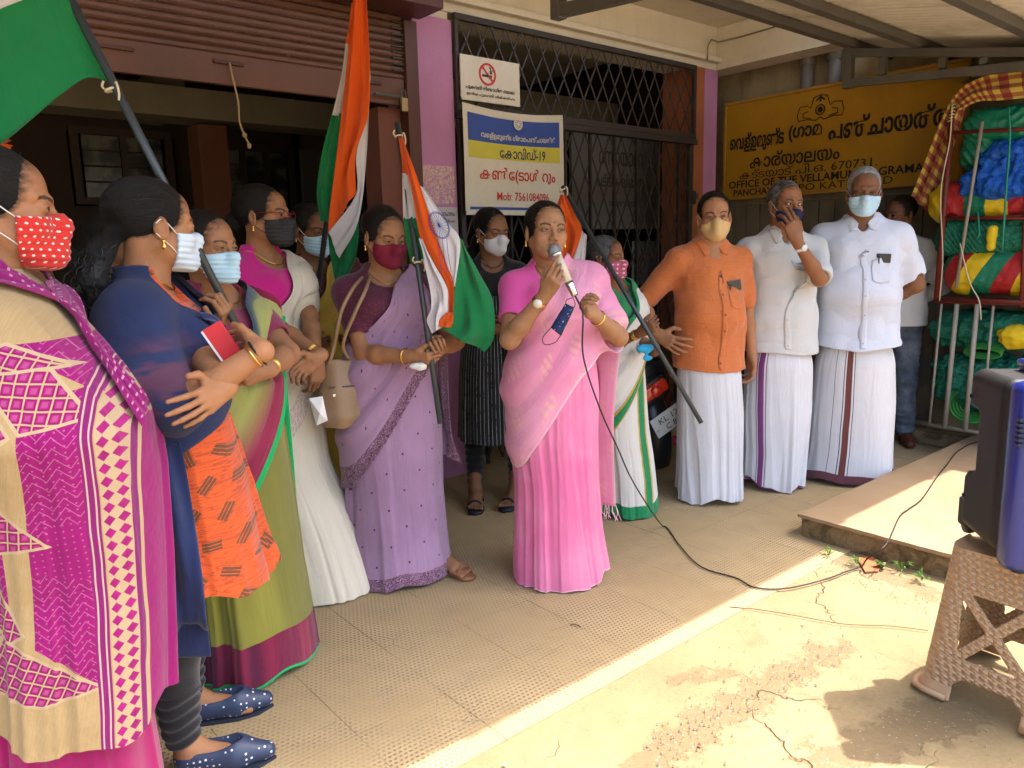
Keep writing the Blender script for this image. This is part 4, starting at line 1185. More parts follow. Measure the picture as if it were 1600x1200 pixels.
        F = (np.tanh(F * .9) * .75 + .35 * (1 - 2 * np.abs(np.sin(F * 1.3)))) * MOD
        if pleat is not None:
            c0, wd, n, pa = pleat
            dT = (T + .10 * np.sin(5 * T + seed) + .05 * np.sin(2.5 * t_ + 9 * T) - c0 + pi) % (2 * pi) - pi; w = np.exp(-(dT / wd) ** 2)
            tri = np.abs(((dT * n / pi) % 2) - 1) * 2 - 1
            F = F * (1 - w * .7) + w * pa * tri * (.35 + .65 * t_) / np.maximum(A / amp[1], .15)
        r_ = 1 / (np.abs(np.sin(T)) ** pw + np.abs(np.cos(T)) ** pw) ** (1 / pw)
        X = cx[None] + (rx[None] + A * F) * np.sin(T) * r_; Y = cy[None] - (ry[None] + A * F) * np.cos(T) * r_
        wv = hemwave * np.sin(3 * T + seed) * t_ ** 4 + hemwave * .6 * np.sin(7 * T + seed * 2) * t_ ** 6
        Z2 = Z + wv + t_ ** 3 * (hemtilt[0] * np.sin(T) + hemtilt[1] * -np.cos(T))
        Z2 = np.maximum(Z2, .006)
        v = np.stack([X, Y, Z2], -1).reshape(-1, 3)
        C = C or float(2 * pi * rx.mean()); U = T / (2 * pi) * C
        f = gridfaces(nt, nz, True)
        # UV with seam: duplicate the first column
        v2 = np.vstack([v, v[:nz]]); uv = np.vstack([np.stack([U, Z], -1).reshape(-1, 2), np.stack([np.full(nz, C / 2), z], -1)])
        f = gridfaces(nt + 1, nz)
        cap = None
        o = link(name, npmesh(name, v2, f[:, ::-1], uv=uv), m, s.root, True)
        return o
    def drape(s, name, m, LO, UP, f, off=.010, ns=120, nt=40, fold=(.006, 5), seed=0, pull=.9, free=None, flow=1.0, thick=True):
        "cloth between two guide curves (local), pushed out of the body field f"
        a = spline(LO, ns); b = spline(UP, ns)
        t = np.linspace(0, 1, nt)
        P = a[:, None] * (1 - t[None, :, None]) + b[:, None] * t[None, :, None]
        ar = np.concatenate([[0], np.cumsum(np.linalg.norm(np.diff((a + b) / 2, axis=0), axis=1))])
        wd = np.linalg.norm(b - a, axis=1).mean()
        S_, T_ = np.meshgrid(np.linspace(0, 1, ns), t, indexing='ij')
        rs = np.random.RandomState(seed + 3); ph = rs.uniform(0, 6, 6)
        F = np.sin(T_ * fold[1] * 6.28 + ph[0] + 1.3 * np.sin(S_ * 5 + ph[1])) + .5 * np.sin(T_ * fold[1] * 13 + ph[2] - 2 * S_) + .35 * np.sin(T_ * 9 + S_ * 11 + ph[3])
        F = F * fold[0] / 1.5
        P = P.reshape(-1, 3); e = .004
        for it in range(7):
            d = f(P); G = np.stack([f(P + np.eye(3)[i] * e) - f(P - np.eye(3)[i] * e) for i in range(3)], -1)
            G = G / (np.linalg.norm(G, axis=1)[:, None] + 1e-6)
            tgt = off + F.ravel() * 1.0 + fold[0]
            dd = d - tgt
            w = np.where(dd > 0, np.where(dd < .12, pull, 0) if free is None else pull * free(S_, T_).ravel() * (dd < .12), 1.0)
            w = np.where(d > .2, 0, w)
            P = P - (dd * w)[:, None] * G * .8
            if it < 6:
                Q = P.reshape(ns, nt, 3); R_ = Q.copy(); R_[1:-1] = Q[1:-1] * .6 + .2 * (Q[:-2] + Q[2:]); R_[:, 1:-1] = R_[:, 1:-1] * .7 + .15 * (R_[:, :-2] + R_[:, 2:]); P = R_.reshape(-1, 3)
        uv = np.stack([np.repeat(ar, nt), np.tile(t * wd, ns)], 1)
        me = npmesh(name, P, gridfaces(ns, nt), uv=uv)
        o = link(name, me, m, s.root, True)
        if thick:
            so = o.modifiers.new('thickness', 'SOLIDIFY'); so.thickness = .0016; so.offset = 0
        return o
    def leg_foot(s, side, x, y, z0=.0, zt=.5, r=(.055, .036), toe=(0, -1), vox=.0035, foot=True, L=.235, shoe=False, ank=.075):
        "ankle and bare foot (local coordinates of the heel)"
        f = Sdf(); k = s.k; td = nrm([toe[0], toe[1], 0]); sdv = np.array([-td[1], td[0], 0])
        h = np.array([x, y, z0]); L = L * k
        f.cap(h + td * .03 + [0, 0, ank * k], h + td * .02 + [0, 0, zt], r[1] * k * .9, r[0] * k, 0)
        f.ell(h + td * .03 + [0, 0, .035], (.032 * k, .032 * k, .036 * k), .03)
        f.cap(h + td * .04 + [0, 0, .055], h + td * (L * .62) + [0, 0, .030], .030 * k, .022 * k, .03)
        for q in (-1, 0, 1): f.cap(h + td * .05 + sdv * q * .012 + [0, 0, .028], h + td * (L * .66) + sdv * q * .026 * k + [0, 0, .020], .024 * k, .016 * k, .02)
        tl = [.27, .255, .235, .205, .175]
        for i in range(5):
            o_ = (-.034 + .0165 * i) * k * side * -1
            b = h + td * (L * .66) + sdv * o_ * -1 * 1.0 + [0, 0, .016]
            e = b + td * (L * tl[i]) + [0, 0, -.004]
            f.cap(b, e, .0105 * k, (.0105 if i == 0 else .0075) * k, .006)
        f.half(lambda P: (.004 + z0 - P[..., 2]).astype(np.float32), .006)
        lo = np.minimum(h, h + td * L) - .07; hi = np.maximum(h, h + td * L) + .07; lo[2] = z0; hi[2] = zt + .06
        lo[2] -= .01
        v, q = f.mesh(lo, hi, vox)
        s.parts.append((v, q, np.tile(s.skin * .9, (len(v), 1))))
        return h, td, sdv, L
    def finish(s, torso=True, legs=True):
        if torso:
            f = s.torso(-.006, z0=(.35 if legs else .84) * s.k)
            if legs: f.cap((-.08 * s.k, 0, .42 * s.k), (-.07 * s.k, 0, .10 * s.k), .06 * s.k, .035 * s.k, .04); f.cap((.08 * s.k, 0, .42 * s.k), (.07 * s.k, 0, .10 * s.k), .06 * s.k, .035 * s.k, .04)
            v, q = f.mesh((-.27 * s.k * s.g, -.24 * s.k * s.g, .05), (.27 * s.k * s.g, .22 * s.k * s.g, s.shz + .12), .012)
            s.parts.append((v, q, np.tile(s.skin, (len(v), 1))))
        v, q, c = join(s.parts)
        o = link('body', npmesh('body', v, q, col=c), skin_mat(), s.root, True)
        return o
# ================================================================ the people
def armpx(s, side, w, e, kn, t, **k):
    "wrist, elbow hint and knuckles given as (photo x, photo y, distance); t is the thumb side in the world"
    W_, E_, K_ = [s.loc(at(*q)) for q in (w, e, kn)]
    return s.arm(side, W_, E_, K_ - W_, s.R.T @ np.array(t, float), **k)
def tube_obj(s, name, pts, r, m, n=6):
    mb = MB(); mb.tube(pts, r, n); return mb.obj(name, m, s.root if isinstance(s, Person) else s, True)
def necklace(s, m=GOLD, drop=.05, r=.0018):
    k = s.k; z = s.shz; pts = []
    f = s.torso(.003)
    for a in np.linspace(-pi * .9, pi * .9, 40):
        p = np.array([.068 * k * sin(a), .012 - .068 * k * cos(a), z + .078 * k - drop * max(0, cos(a)) ** 2])
        pts.append(p)
    P = np.array(pts)
    for it in range(4):
        d = f(P); e = .004; G = np.stack([f(P + np.eye(3)[i] * e) - f(P - np.eye(3)[i] * e) for i in range(3)], -1); G /= np.linalg.norm(G, axis=1)[:, None] + 1e-6
        P = P - (np.minimum(d, 0) - .001)[:, None] * G * (d < .002)[:, None]
    mb = MB(); mb.tube(list(P), r, 6, True); return mb.obj('necklace', m, s.root, True)
def shirt(s, m, z0, sl=.62, grow=.014, wr=.004, seed=0, flare=.025, collar=True, name='shirt', sides=(-1, 1), vox=.005, pk=True, hemf=None):
    k = s.k; f = s.torso(grow, z0=z0 - .05)
    zl = z0 + .18 * k
    f.levels([(z0 - .05, (.178 + flare) * k * s.g, (.140 + flare) * k * s.g, 0, -s.belly * .35), (z0 + .2 * k, .165 * k * s.g, .130 * k * s.g, 0, -s.belly * .3), (z0 + .35 * k, .150 * k * s.g, .115 * k * s.g, 0, 0)], k=.06)
    for sd in sides: s.sleeve(f, sd, sl, .013, .006)
    if collar:
        nz = s.shz + .082 * k
        f.cap((0, .020 * k, nz - .03), (0, .012 * k, nz + .020), .072 * k, .066 * k, .01)
        f.cap((0, .020 * k, nz - .03), (0, .010 * k, nz + .08), .060 * k, .060 * k, .002, 's')
        f.ell((0, -.085 * k, nz - .005), (.026 * k, .07 * k, .050 * k), .01, 's')
    o = s.garment(name, f, m, z0, vox, wr, seed, hem=hemf)
    s.shirtf = f
    if collar:
        for q in (-1, 1):   # collar leaves
            P = np.array([(q * .012, -.09, nz - .004), (q * .050, -.05, nz + .026), (q * .078, -.02, nz + .006), (q * .058, -.10, nz - .052), (q * .030, -.11, nz - .030)]) * [k, k, 1]
            n = len(P); cen = P.mean(0); G = [cen] + [cen + (p - cen) * r for r in (.35, .7, 1.0) for p in P]; G = project(f, np.array(G), .007)
            fs = [(0, 1 + i, 1 + (i + 1) % n) for i in range(n)]
            for a in range(2): fs += [(1 + a * n + i, 1 + (a + 1) * n + i, 1 + (a + 1) * n + (i + 1) % n, 1 + a * n + (i + 1) % n) for i in range(n)]
            mb = MB(); mb.add(list(G), fs); o2 = mb.obj('collar', m, s.root, True); so = o2.modifiers.new('t', 'SOLIDIFY'); so.thickness = .004
    return o
def project(f, P, off, it=8):
    P = np.array(P, float); e = .004
    for _ in range(it):
        d = f(P) - off; G = np.stack([f(P + np.eye(3)[i] * e) - f(P - np.eye(3)[i] * e) for i in range(3)], -1); G /= np.linalg.norm(G, axis=-1)[..., None] + 1e-6
        P = P - (d[..., None]) * G * .8
    return P
def placket(s, m, z0, z1, x=0.0, btn=None, n=5):
    "button strip and buttons lying on the shirt"
    f = s.shirtf; zs = np.linspace(z0, z1, 40); w = .016
    rows = [project(f, np.stack([np.full(40, x + q), np.full(40, -.25 * s.k), zs], -1), .0035) for q in (-w, -w * .3, w * .3, w)]
    v = np.stack(rows, 0).reshape(-1, 3); o = link('placket', npmesh('placket', v, gridfaces(4, 40)), m, s.root, True)
    so = o.modifiers.new('t', 'SOLIDIFY'); so.thickness = .002
    for z in np.linspace(z0 + .03, z1 - .04, n):
        p = project(f, np.array([[x, -.25 * s.k, z]]), .004)[0]; mb = MB(); mb.lathe([(.001, -.001), (.005, -.001), (.005, .0012), (.001, .0012)], tuple(p), 10, 1); mb.obj('button', btn or m, s.root)
def pocket(s, m, x, z, w=.105, h=.12, pen=None, phone=None):
    f = s.shirtf; n = 10; X, Z = np.meshgrid(np.linspace(x - w / 2, x + w / 2, n), np.linspace(z - h, z, n), indexing='ij')
    Z = Z + .012 * np.abs((X - x) / w * 2) * ((Z - z) < -h * .8)
    P = project(f, np.stack([X, np.full(X.shape, -.22 * s.k), Z], -1).reshape(-1, 3), .003)
    o = link('pocket', npmesh('pocket', P, gridfaces(n, n)), m, s.root, True); so = o.modifiers.new('t', 'SOLIDIFY'); so.thickness = .003
    if phone is not None:
        p = project(f, np.array([[x + .01, -.22 * s.k, z + .004]]), .004)[0]; mb = MB(); R = rot('y', phone[0])
        mb.box((-.036, -.004, -.03), (.036, .004, .03 + phone[1]), .003, R, p); o = mb.obj('phone', plain('phone_dark', (.02, .02, .022), rough=.2, spec=.6), None); place_child_world(s, o, 'dark phone in the shirt pocket of the man ' + phone[2], 'phone')
    if pen is not None:
        p = project(f, np.array([[x - .03, -.22 * s.k, z]]), .006)[0]; mb = MB(); mb.tube([p + [0, 0, -.035], p + [0, -.001, .018]], .0035, 6); o = mb.obj('pen', plain('pen_dark', (.03, .03, .05), rough=.3), None); place_child_world(s, o, pen, 'pen')
def place_child_world(s, o, label, cat, group=None):
    "a thing carried by a person stays a thing of its own"
    o.location = s.root.location; o.rotation_euler = s.root.rotation_euler; tag(o, label, cat, group); return o

SURG = mat('surgical_blue', lambda t: t.vary((.40, .60, .72), t.noise(t.coord(), 30.0, 3.0), .06), rough=.8, sheen=.2)
SURGW = mat('surgical_pale', lambda t: t.vary((.50, .60, .68), t.noise(t.coord(), 30.0, 3.0), .06), rough=.8, sheen=.2)
WLOOP = plain('white_elastic', (.62, .60, .56)); BLOOP = plain('black_elastic', (.02, .02, .02))
WHITECOT = mat('white_cotton', lambda t: fabric(t, (.70, .70, .72)), rough=.85, sheen=.2, spec=.1, bump_d=.006)
GREYH = hair_mat('hair_grey', (.05, .05, .05), (.42, .42, .42), 1.0); SALTH = hair_mat('hair_salt', (.012, .01, .009), (.20, .19, .18), 1.0); BROWNH = None

# ---- the speaker in pink -------------------------------------------------
def make_pink():
    s = Person('woman in a pink saree speaking into a microphone, no mask', (.165, 3.03), 14, 1.525, True, 1.01, (.34, .18, .095), belly=.05)
    s.head(yaw=2, pitch=-3, tilt=3, off=(-.030, -.03), hair='bun', mouth=.003, nose=1.0, age=.3, earrings=True, squint=.75, bindi=(.35, .02, .02), scale=1.03, jaw=.97, gaze=(.2, -1, .05))
    armpx(s, -1, (852, 460, 2.74), (806, 512, 2.82), (874, 420, 2.66), (-.75, .1, .6), curl=(.35, .75, .85, .9), thumb=(.5, .2, .9), r=1.12)
    armpx(s, 1, (929, 492, 2.78), (965, 520, 3.0), (905, 462, 2.72), (-.5, -.5, .5), curl=(.7, .8, .85, .9), thumb=(.7, .2, .7), r=1.12)
    s.bangle(s.AR, 1, d0=.028, th=.004); s.watch(s.AL, GOLD, plain('watch_face', (.7, .66, .55), rough=.2)); necklace(s, drop=.10)
    bl = cloth('magenta_pink_blouse', (.70, .085, .32))
    f = s.torso(.008, z0=.9); s.sleeve(f, -1, .66, .009, .002); s.sleeve(f, 1, .66, .009, .002)
    s.garment('blouse', f, bl, 1.0, .0045, .0016, 1, neck=((0, -.080, s.shz + .080), (.085, .10, .062)))
    def pk(t, u, v):
        n = t.noise(t.coord(), 3.0, 4.0); w = t.noise(t.comb(u * 300.0, v * 12.0), 1.0, 2.0)
        c = t.mix(n.sm(.35, .65), (.78, .175, .36), (.82, .26, .43)); c = t.mix(w.sm(.5, .8) * .25, c, (.84, .45, .56))
        c = t.mix(v.lt(.016), c, (.86, .52, .60)); return c
    SK = uvcloth('pink_saree', pk, trans=.12, bump_d=.006)
    L = [(1.07, .142, .120, 0, -.03), (1.0, .150, .130, 0, -.03), (.90, .170, .148, 0, -.015), (.78, .186, .155, 0, -.005), (.6, .178, .150, .0, -.01), (.4, .165, .145, .01, -.02), (.2, .172, .155, .01, -.03), (.012, .190, .175, .015, -.045)]
    s.skirt('saree_skirt', SK, L, amp=(.003, .034), nfold=9, seed=4, pleat=(.75, .70, 13, .024), hemwave=.010, hemtilt=(.02, 0), fpow=1.1)
    f = s.torso(.010); f.levels([(z, a, b, c, d) for z, a, b, c, d in L], k=.03); f.cap(s.AR['S'], s.AR['E'], s.AR['ru'] + .02, s.AR['re'] + .016, .08)
    def pp(t, u, v):
        n = t.noise(t.coord(), 3.0, 4.0)
        c = t.mix(n.sm(.35, .65), (.80, .28, .45), (.84, .38, .53))
        cu = (u / .17).fr() - .5; cv = (v / .15 + (u / .17).fl() * .5).fr() - .5
        m = cu.abs().lt(.20) * cv.abs().lt(.22) * ((cu * 40.0 + cv * 22.0).sin()).gt(-.2)
        c = t.mix(m * .5, c, (.82, .50, .36))
        return t.mix(v.lt(.012), c, (.86, .50, .58))
    PL = uvcloth('pink_pallu', pp, trans=.15, bump_d=.006)
    s.drape('pallu', PL, [(-.12, .14, .60), (-.20, .03, .50), (-.175, -.10, .50), (-.07, -.17, .66), (.06, -.19, .84), (.17, -.18, .92), (.27, -.10, 1.02), (.33, .0, 1.05), (.28, .12, 1.03)],
            [(-.10, .14, .95), (-.165, .03, 1.02), (-.14, -.08, 1.06), (-.075, -.15, 1.13), (-.025, -.14, 1.21), (.015, -.10, 1.275), (.055, -.03, 1.325), (.075, .05, 1.31), (.08, .12, 1.22)], f, off=.006, ns=150, nt=70, fold=(.007, 2.2), seed=3)
    s.drape('pallu_end', PL, [(.30, -.03, 1.02), (.27, -.03, .85), (.255, -.02, .6), (.26, -.03, .27)], [(.17, .10, 1.18), (.16, .10, .85), (.155, .09, .6), (.15, .08, .27)], f, off=.010, ns=90, nt=30, fold=(.010, 2.0), seed=5, pull=0)
    mb = MB(); rs = np.random.RandomState(1)
    for i in range(11):
        a = np.array([.26, -.03, .275]) * (1 - i / 10) + np.array([.15, .08, .275]) * (i / 10)
        for q in (-.004, .004): mb.tube([a, a + [rs.normal(0, .006), rs.normal(0, .006), -.03], a + [rs.normal(0, .012), rs.normal(0, .01), -.065]], .0016, 4)
    tag(mb.obj('fringe', plain('pale_thread', (.75, .5, .5)), s.root), kind='stuff')
    s.finish()
    # microphone
    a, b = at(866, 392, 2.74), at(893, 450, 2.70); d = nrm(b - a)
    mic = empty('microphone', a, 0, 'silver handheld microphone with a cream barrel and trailing black cable', 'microphone')
    Q = Vector(d).to_track_quat('Z', 'Y').to_matrix(); Q = np.array(Q)
    def rl(prof, nm, m, n=20):
        t = MB(); t.lathe(prof, (0, 0, 0), n); mb = MB(); mb.add([Q @ np.array(v) for v in t.v], t.f); mb.obj(nm, m, mic, True)
    rl([(.002, -.026), (.014, -.022), (.023, -.010), (.0245, .004), (.0235, .014), (.020, .024)], 'grille_head', mat('mic_mesh', lambda t: ((.30, .31, .33), t.vor(t.coord(), 420.0) * 1.0), rough=.35, metal=.8, bump_d=.002))
    rl([(.0235, .013), (.025, .015), (.025, .021), (.0205, .025)], 'grille_ring', plain('chrome', (.6, .6, .6), rough=.15, metal=1.0))
    rl([(.019, .025), (.017, .06), (.0145, .125)], 'barrel', plain('mic_cream', (.55, .48, .36), rough=.35))
    rl([(.0148, .125), (.015, .135), (.013, .175), (.009, .18)], 'connector', MATS['chrome'])
    e = a + d * .18
    pts = [e, e + d * .04 + np.array([.005, -.01, -.01]), at(911, 500, 2.66), at(912, 560, 2.68), at(938, 640, 2.72), at(965, 700, 2.8), at(985, 745, 2.95), at(1012, 790, 3.05)]
    g = [onz(x, y, .006) for x, y in ((1035, 822), (1062, 852), (1082, 875), (1105, 890), (1150, 903), (1180, 918), (1230, 919), (1290, 905), (1322, 893), (1345, 886))] + [onz(1356, 872, .06), onz(1385, 850, .125), onz(1405, 808, .118), onz(1420, 795, .115), onz(1440, 780, .115), onz(1462, 748, .115), onz(1478, 728, .115), onz(1498, 704, .115), onz(1530, 690, .115), onz(1575, 700, .115)]
    P = spline(pts + g, 220); P[:, 2] = np.maximum(P[:, 2], .0045)
    mb = MB(); mb.tube([p - a for p in P], .0032, 6); mb.obj('cable', plain('cable_black', (.025, .02, .02), rough=.5), mic, True)
    # hanging navy mask
    ms = empty('face_mask', at(893, 478, 2.70), 0, 'navy patterned cloth mask dangling from the speaker\'s hand', 'mask')
    A = at(893, 478, 2.70); c1, c2, c3, c4 = [at(*q) - A for q in ((884, 474, 2.69), (897, 480, 2.70), (876, 524, 2.69), (861, 512, 2.68))]
    n = 12; vs = []
    for i in range(n):
        for j in range(n):
            u, v = i / (n - 1), j / (n - 1); p = (c1 * (1 - u) + c2 * u) * (1 - v) + (c4 * (1 - u) + c3 * u) * v; p = p + np.array([0, -.02 * sin(pi * u) * (.5 + .5 * v) + .003 * sin(18 * v), 0]); vs.append(p)
    nav = mat('navy_print', lambda t: t.mix(t.vor(t.coord(), 90.0).lt(.16), (.012, .022, .075), (.5, .5, .6)), rough=.85)
    o = link('mask_cloth', npmesh('mask_cloth', np.array(vs), gridfaces(n, n)), nav, ms, True); so = o.modifiers.new('t', 'SOLIDIFY'); so.thickness = .003
    mb = MB(); 
    for q in ((c1, np.array([.006, -.008, .03])), (c2, np.array([.005, -.004, .03]))): mb.tube(spline([q[0], q[0] + [.004, 0, .012], q[1]], 8), .0014, 5)
    mb.tube(spline([c4, c4 + [-.03, 0, -.035], c4 + [-.022, 0, -.060], c3 + [-.02, 0, -.025], c3], 14), .0016, 5); mb.obj('ear_loop', BLOOP, ms, True)
    return s
pink = make_pink()
# ---- men in white and orange ------------------------------------------------
def dhoti(s, name, L, stripes=(), hem=None, seed=0, amp=(.003, .018), pleat=None, **k):
    "white wrapped cloth; stripes (u0,u1,colour), hem (height, colour)"
    def fn(t, u, v):
        wob = t.noise(t.coord(), 3.0, 2.0) * .012
        n = t.noise(t.comb(u * 260.0, v * 8.0), 1.0, 2.0); c = t.vary((.68, .68, .70), n, .03)
        c = t.vary(c, t.noise(t.coord(), 2.5, 4.0), .05)
        for a, b, col in stripes: c = t.mix((u + wob).band(a, b), c, col)
        if hem: c = t.mix((v + wob * .3).lt(hem[0]), c, hem[1]); c = t.mix((v + wob * .3).lt(hem[0] * .28), c, (.68, .67, .70))
        return c
    return s.skirt('dhoti', uvcloth('dhoti_' + name, fn, trans=.10, bump_d=.007), L, amp=amp, seed=seed, pleat=pleat, **k)

def make_white_man():
    s = Person('tall grey haired man in a white shirt with hands clasped behind his back', (1.935, 4.24), -18, 1.735, False, 1.0, (.19, .088, .045), belly=.07)
    s.head(yaw=0, pitch=6, tilt=0, off=(.0, -.03), hair='short', hairmat=GREYH, brow=(.10, .09, .08), squint=.7, age=.6, neck=1.1, jaw=1.08, hz=.004)
    s.mask(SURG, WLOOP, low=-.115, top=-.016)
    s.arm(-1, (-.10, .20, .98), (-.36, .10, 1.10), (.8, .3, -.5), (0, .3, 1), vox=.0045, r=1.1)
    s.arm(1, (.11, .21, .98), (.38, .08, 1.10), (-.8, .3, -.5), (0, .3, 1), vox=.0045, r=1.1)
    m = cloth('white_shirt', (.62, .65, .73), bump_d=.012, sheen=.1)
    shirt(s, m, .77, sl=.80, grow=.013, wr=.0080, seed=2, flare=.045, hemf=lambda P: .030 * (1 - np.abs(P[..., 0] / .22)) * -1 + .02)
    placket(s, m, .80, 1.33, x=.012, btn=plain('shirt_button', (.42, .42, .44))); pocket(s, m, .105, 1.27, .11, .13, pen='pen clipped in the breast pocket of the tall grey haired man', phone=(.05, -.012, 'with grey hair'))
    L = [(.88, .155, .130, 0, -.02), (.80, .175, .145, 0, -.02), (.7, .205, .175, 0, -.02), (.45, .222, .175, 0, -.02), (.2, .228, .178, -.005, -.02), (.02, .245, .185, -.012, -.02)]
    br = (.17, .055, .045)
    dhoti(s, 'brown', L, [(-.118, -.114, (.18, .17, .2)), (-.068, -.063, (.10, .09, .12)), (-.055, -.022, br), (-.012, -.008, (.08, .07, .09))], (.070, (.16, .06, .075)), seed=3, amp=(.003, .015), hemwave=.010, hemtilt=(0, 0), C=1.45, nfold=4)
    s.finish(); return s

def make_orange_man():
    s = Person('man in an orange short sleeved shirt with hand on hip, tan mask', (1.035, 3.98), 8, 1.61, False, .87, (.38, .19, .10), belly=.09)
    s.head(yaw=-14, pitch=3, tilt=-2, off=(.01, -.02), hair='short', brow=(.02, .015, .012), squint=.6, age=.3, neck=1.15, jaw=1.12, scale=1.03, hz=-.010)
    s.mask(mat('tan_mask', lambda t: t.vary((.55, .38, .17), t.noise(t.coord(), 30.0, 3.0), .06)), WLOOP, kind='duck', pleat=False, low=-.118, top=-.012)
    armpx(s, -1, (1026, 522, 3.82), (975, 500, 4.05), (1050, 536, 3.76), (.45, -.3, .8), curl=(.25, .28, .32, .36), thumb=(.5, .7, .3), spread=.22, r=1.05)
    s.arm(1, (.27, .02, .72), (.30, .12, .98), (0, -.1, -1), (0, -1, 0), vox=.0045)
    def fn(t):
        c = t.coord(); x, y, z = t.xyz(c); g = ((x * 900.0).sin() * .5 + .5) * .3 + ((z * 900.0).sin() * .5 + .5) * .3
        sl = t.noise(t.comb(x * 20.0, y * 20.0, z * 260.0), 1.0, 3.0); gr = ((x * 105.0).fr().lt(.08)).mx((z * 105.0).fr().lt(.08))
        cc = t.vary((.52, .150, .042), sl, .20); cc = t.mix(gr * .25, cc, (.45, .10, .02))
        return cc, t.noise(c, 14.0, 5.0, .6) * .8 + g * .1
    m = mat('orange_linen', fn, rough=.85, sheen=.2, bump_d=.014)
    shirt(s, m, .715, sl=.92, grow=.012, wr=.0075, seed=6, flare=.030, hemf=lambda P: -.012 * np.sin(P[..., 0] * 9 + 1))
    placket(s, m, .74, 1.30, x=.01, btn=plain('brown_button', (.12, .05, .02))); pocket(s, m, .095, 1.16, .10, .12, pen='pen in the pocket of the orange shirt', phone=(-.15, -.006, 'in orange'))
    L = [(.82, .135, .110, 0, -.02), (.76, .150, .130, 0, -.02), (.70, .166, .148, .008, -.015), (.45, .180, .158, .026, -.015), (.2, .184, .162, .030, -.02), (.02, .192, .170, .030, -.03)]
    dhoti(s, 'plain', L, [], None, seed=8, amp=(.003, .040), pleat=(-.45, .8, 7, .022), hemwave=.014, C=1.15, nfold=8)
    s.finish(); return s

def make_hand_face_man():
    s = Person('man in a cream white shirt covering his mouth with his hand', (1.475, 4.16), -2, 1.67, False, .92, (.27, .125, .062), belly=.03)
    s.head(yaw=14, pitch=2, tilt=3, off=(.0, -.02), hair='short', hairmat=SALTH, brow=(.03, .025, .02), squint=.95, age=.6, neck=.95, nose=1.1, jaw=.95, gaze=(.75, -1, 0))
    s.mask(mat('navy_mask', lambda t: t.vary((.012, .016, .055), t.noise(t.coord(), 60.0, 3.0), .3)), WLOOP, pleat=False, low=-.112, top=-.030)
    armpx(s, 1, (1246, 378, 3.86), (1292, 450, 3.98), (1232, 340, 3.86), (.85, .1, .5), curl=(.35, .40, .5, .6), thumb=(.9, .3, .5), spread=.10, r=.98, hs=1.02)
    s.watch(s.AR, WHITECOT, plain('watch_white', (.6, .62, .66), rough=.25))
    s.arm(-1, (-.26, .06, .80), (-.28, .16, 1.0), (0, -.1, -1), (0, -1, 0), vox=.0045)
    A = s.AR; mb = MB(); c = A['W'] + A['d'] * .098 + A['dor'] * .012 + A['t'] * .010; mb.lathe([(.001, .004), (.007, .003), (.0085, 0), (.0085, -.003), (.001, -.004)], tuple(c), 12, 1); mb.obj('ring', GOLD, s.root, True)
    m = cloth('offwhite_shirt', (.60, .60, .58), bump_d=.012, sheen=.1)
    shirt(s, m, .765, sl=.96, grow=.012, wr=.0085, seed=12, flare=.04, hemf=lambda P: -.01 * np.sin(P[..., 0] * 12))
    placket(s, m, .80, 1.36, x=.0, btn=plain('shirt_button', (.42, .42, .44))); pocket(s, m, .095, 1.24, .11, .13, pen='pen in the shirt pocket of the man covering his mouth')
    L = [(.87, .135, .112, 0, -.02), (.80, .150, .125, 0, -.02), (.7, .178, .150, 0, -.015), (.45, .180, .155, .0, -.015), (.2, .165, .150, .0, -.02), (.02, .160, .150, -.01, -.03)]
    dhoti(s, 'purple', L, [(-.150, -.115, (.22, .055, .20)), (-.162, -.156, (.30, .12, .28)), (-.105, -.100, (.3, .12, .28))], (.028, (.22, .055, .22)), seed=5, amp=(.003, .040), pleat=(-.55, .7, 7, .024), hemwave=.02, hemtilt=(-.02, 0), C=1.15, nfold=7)
    s.finish(); return s

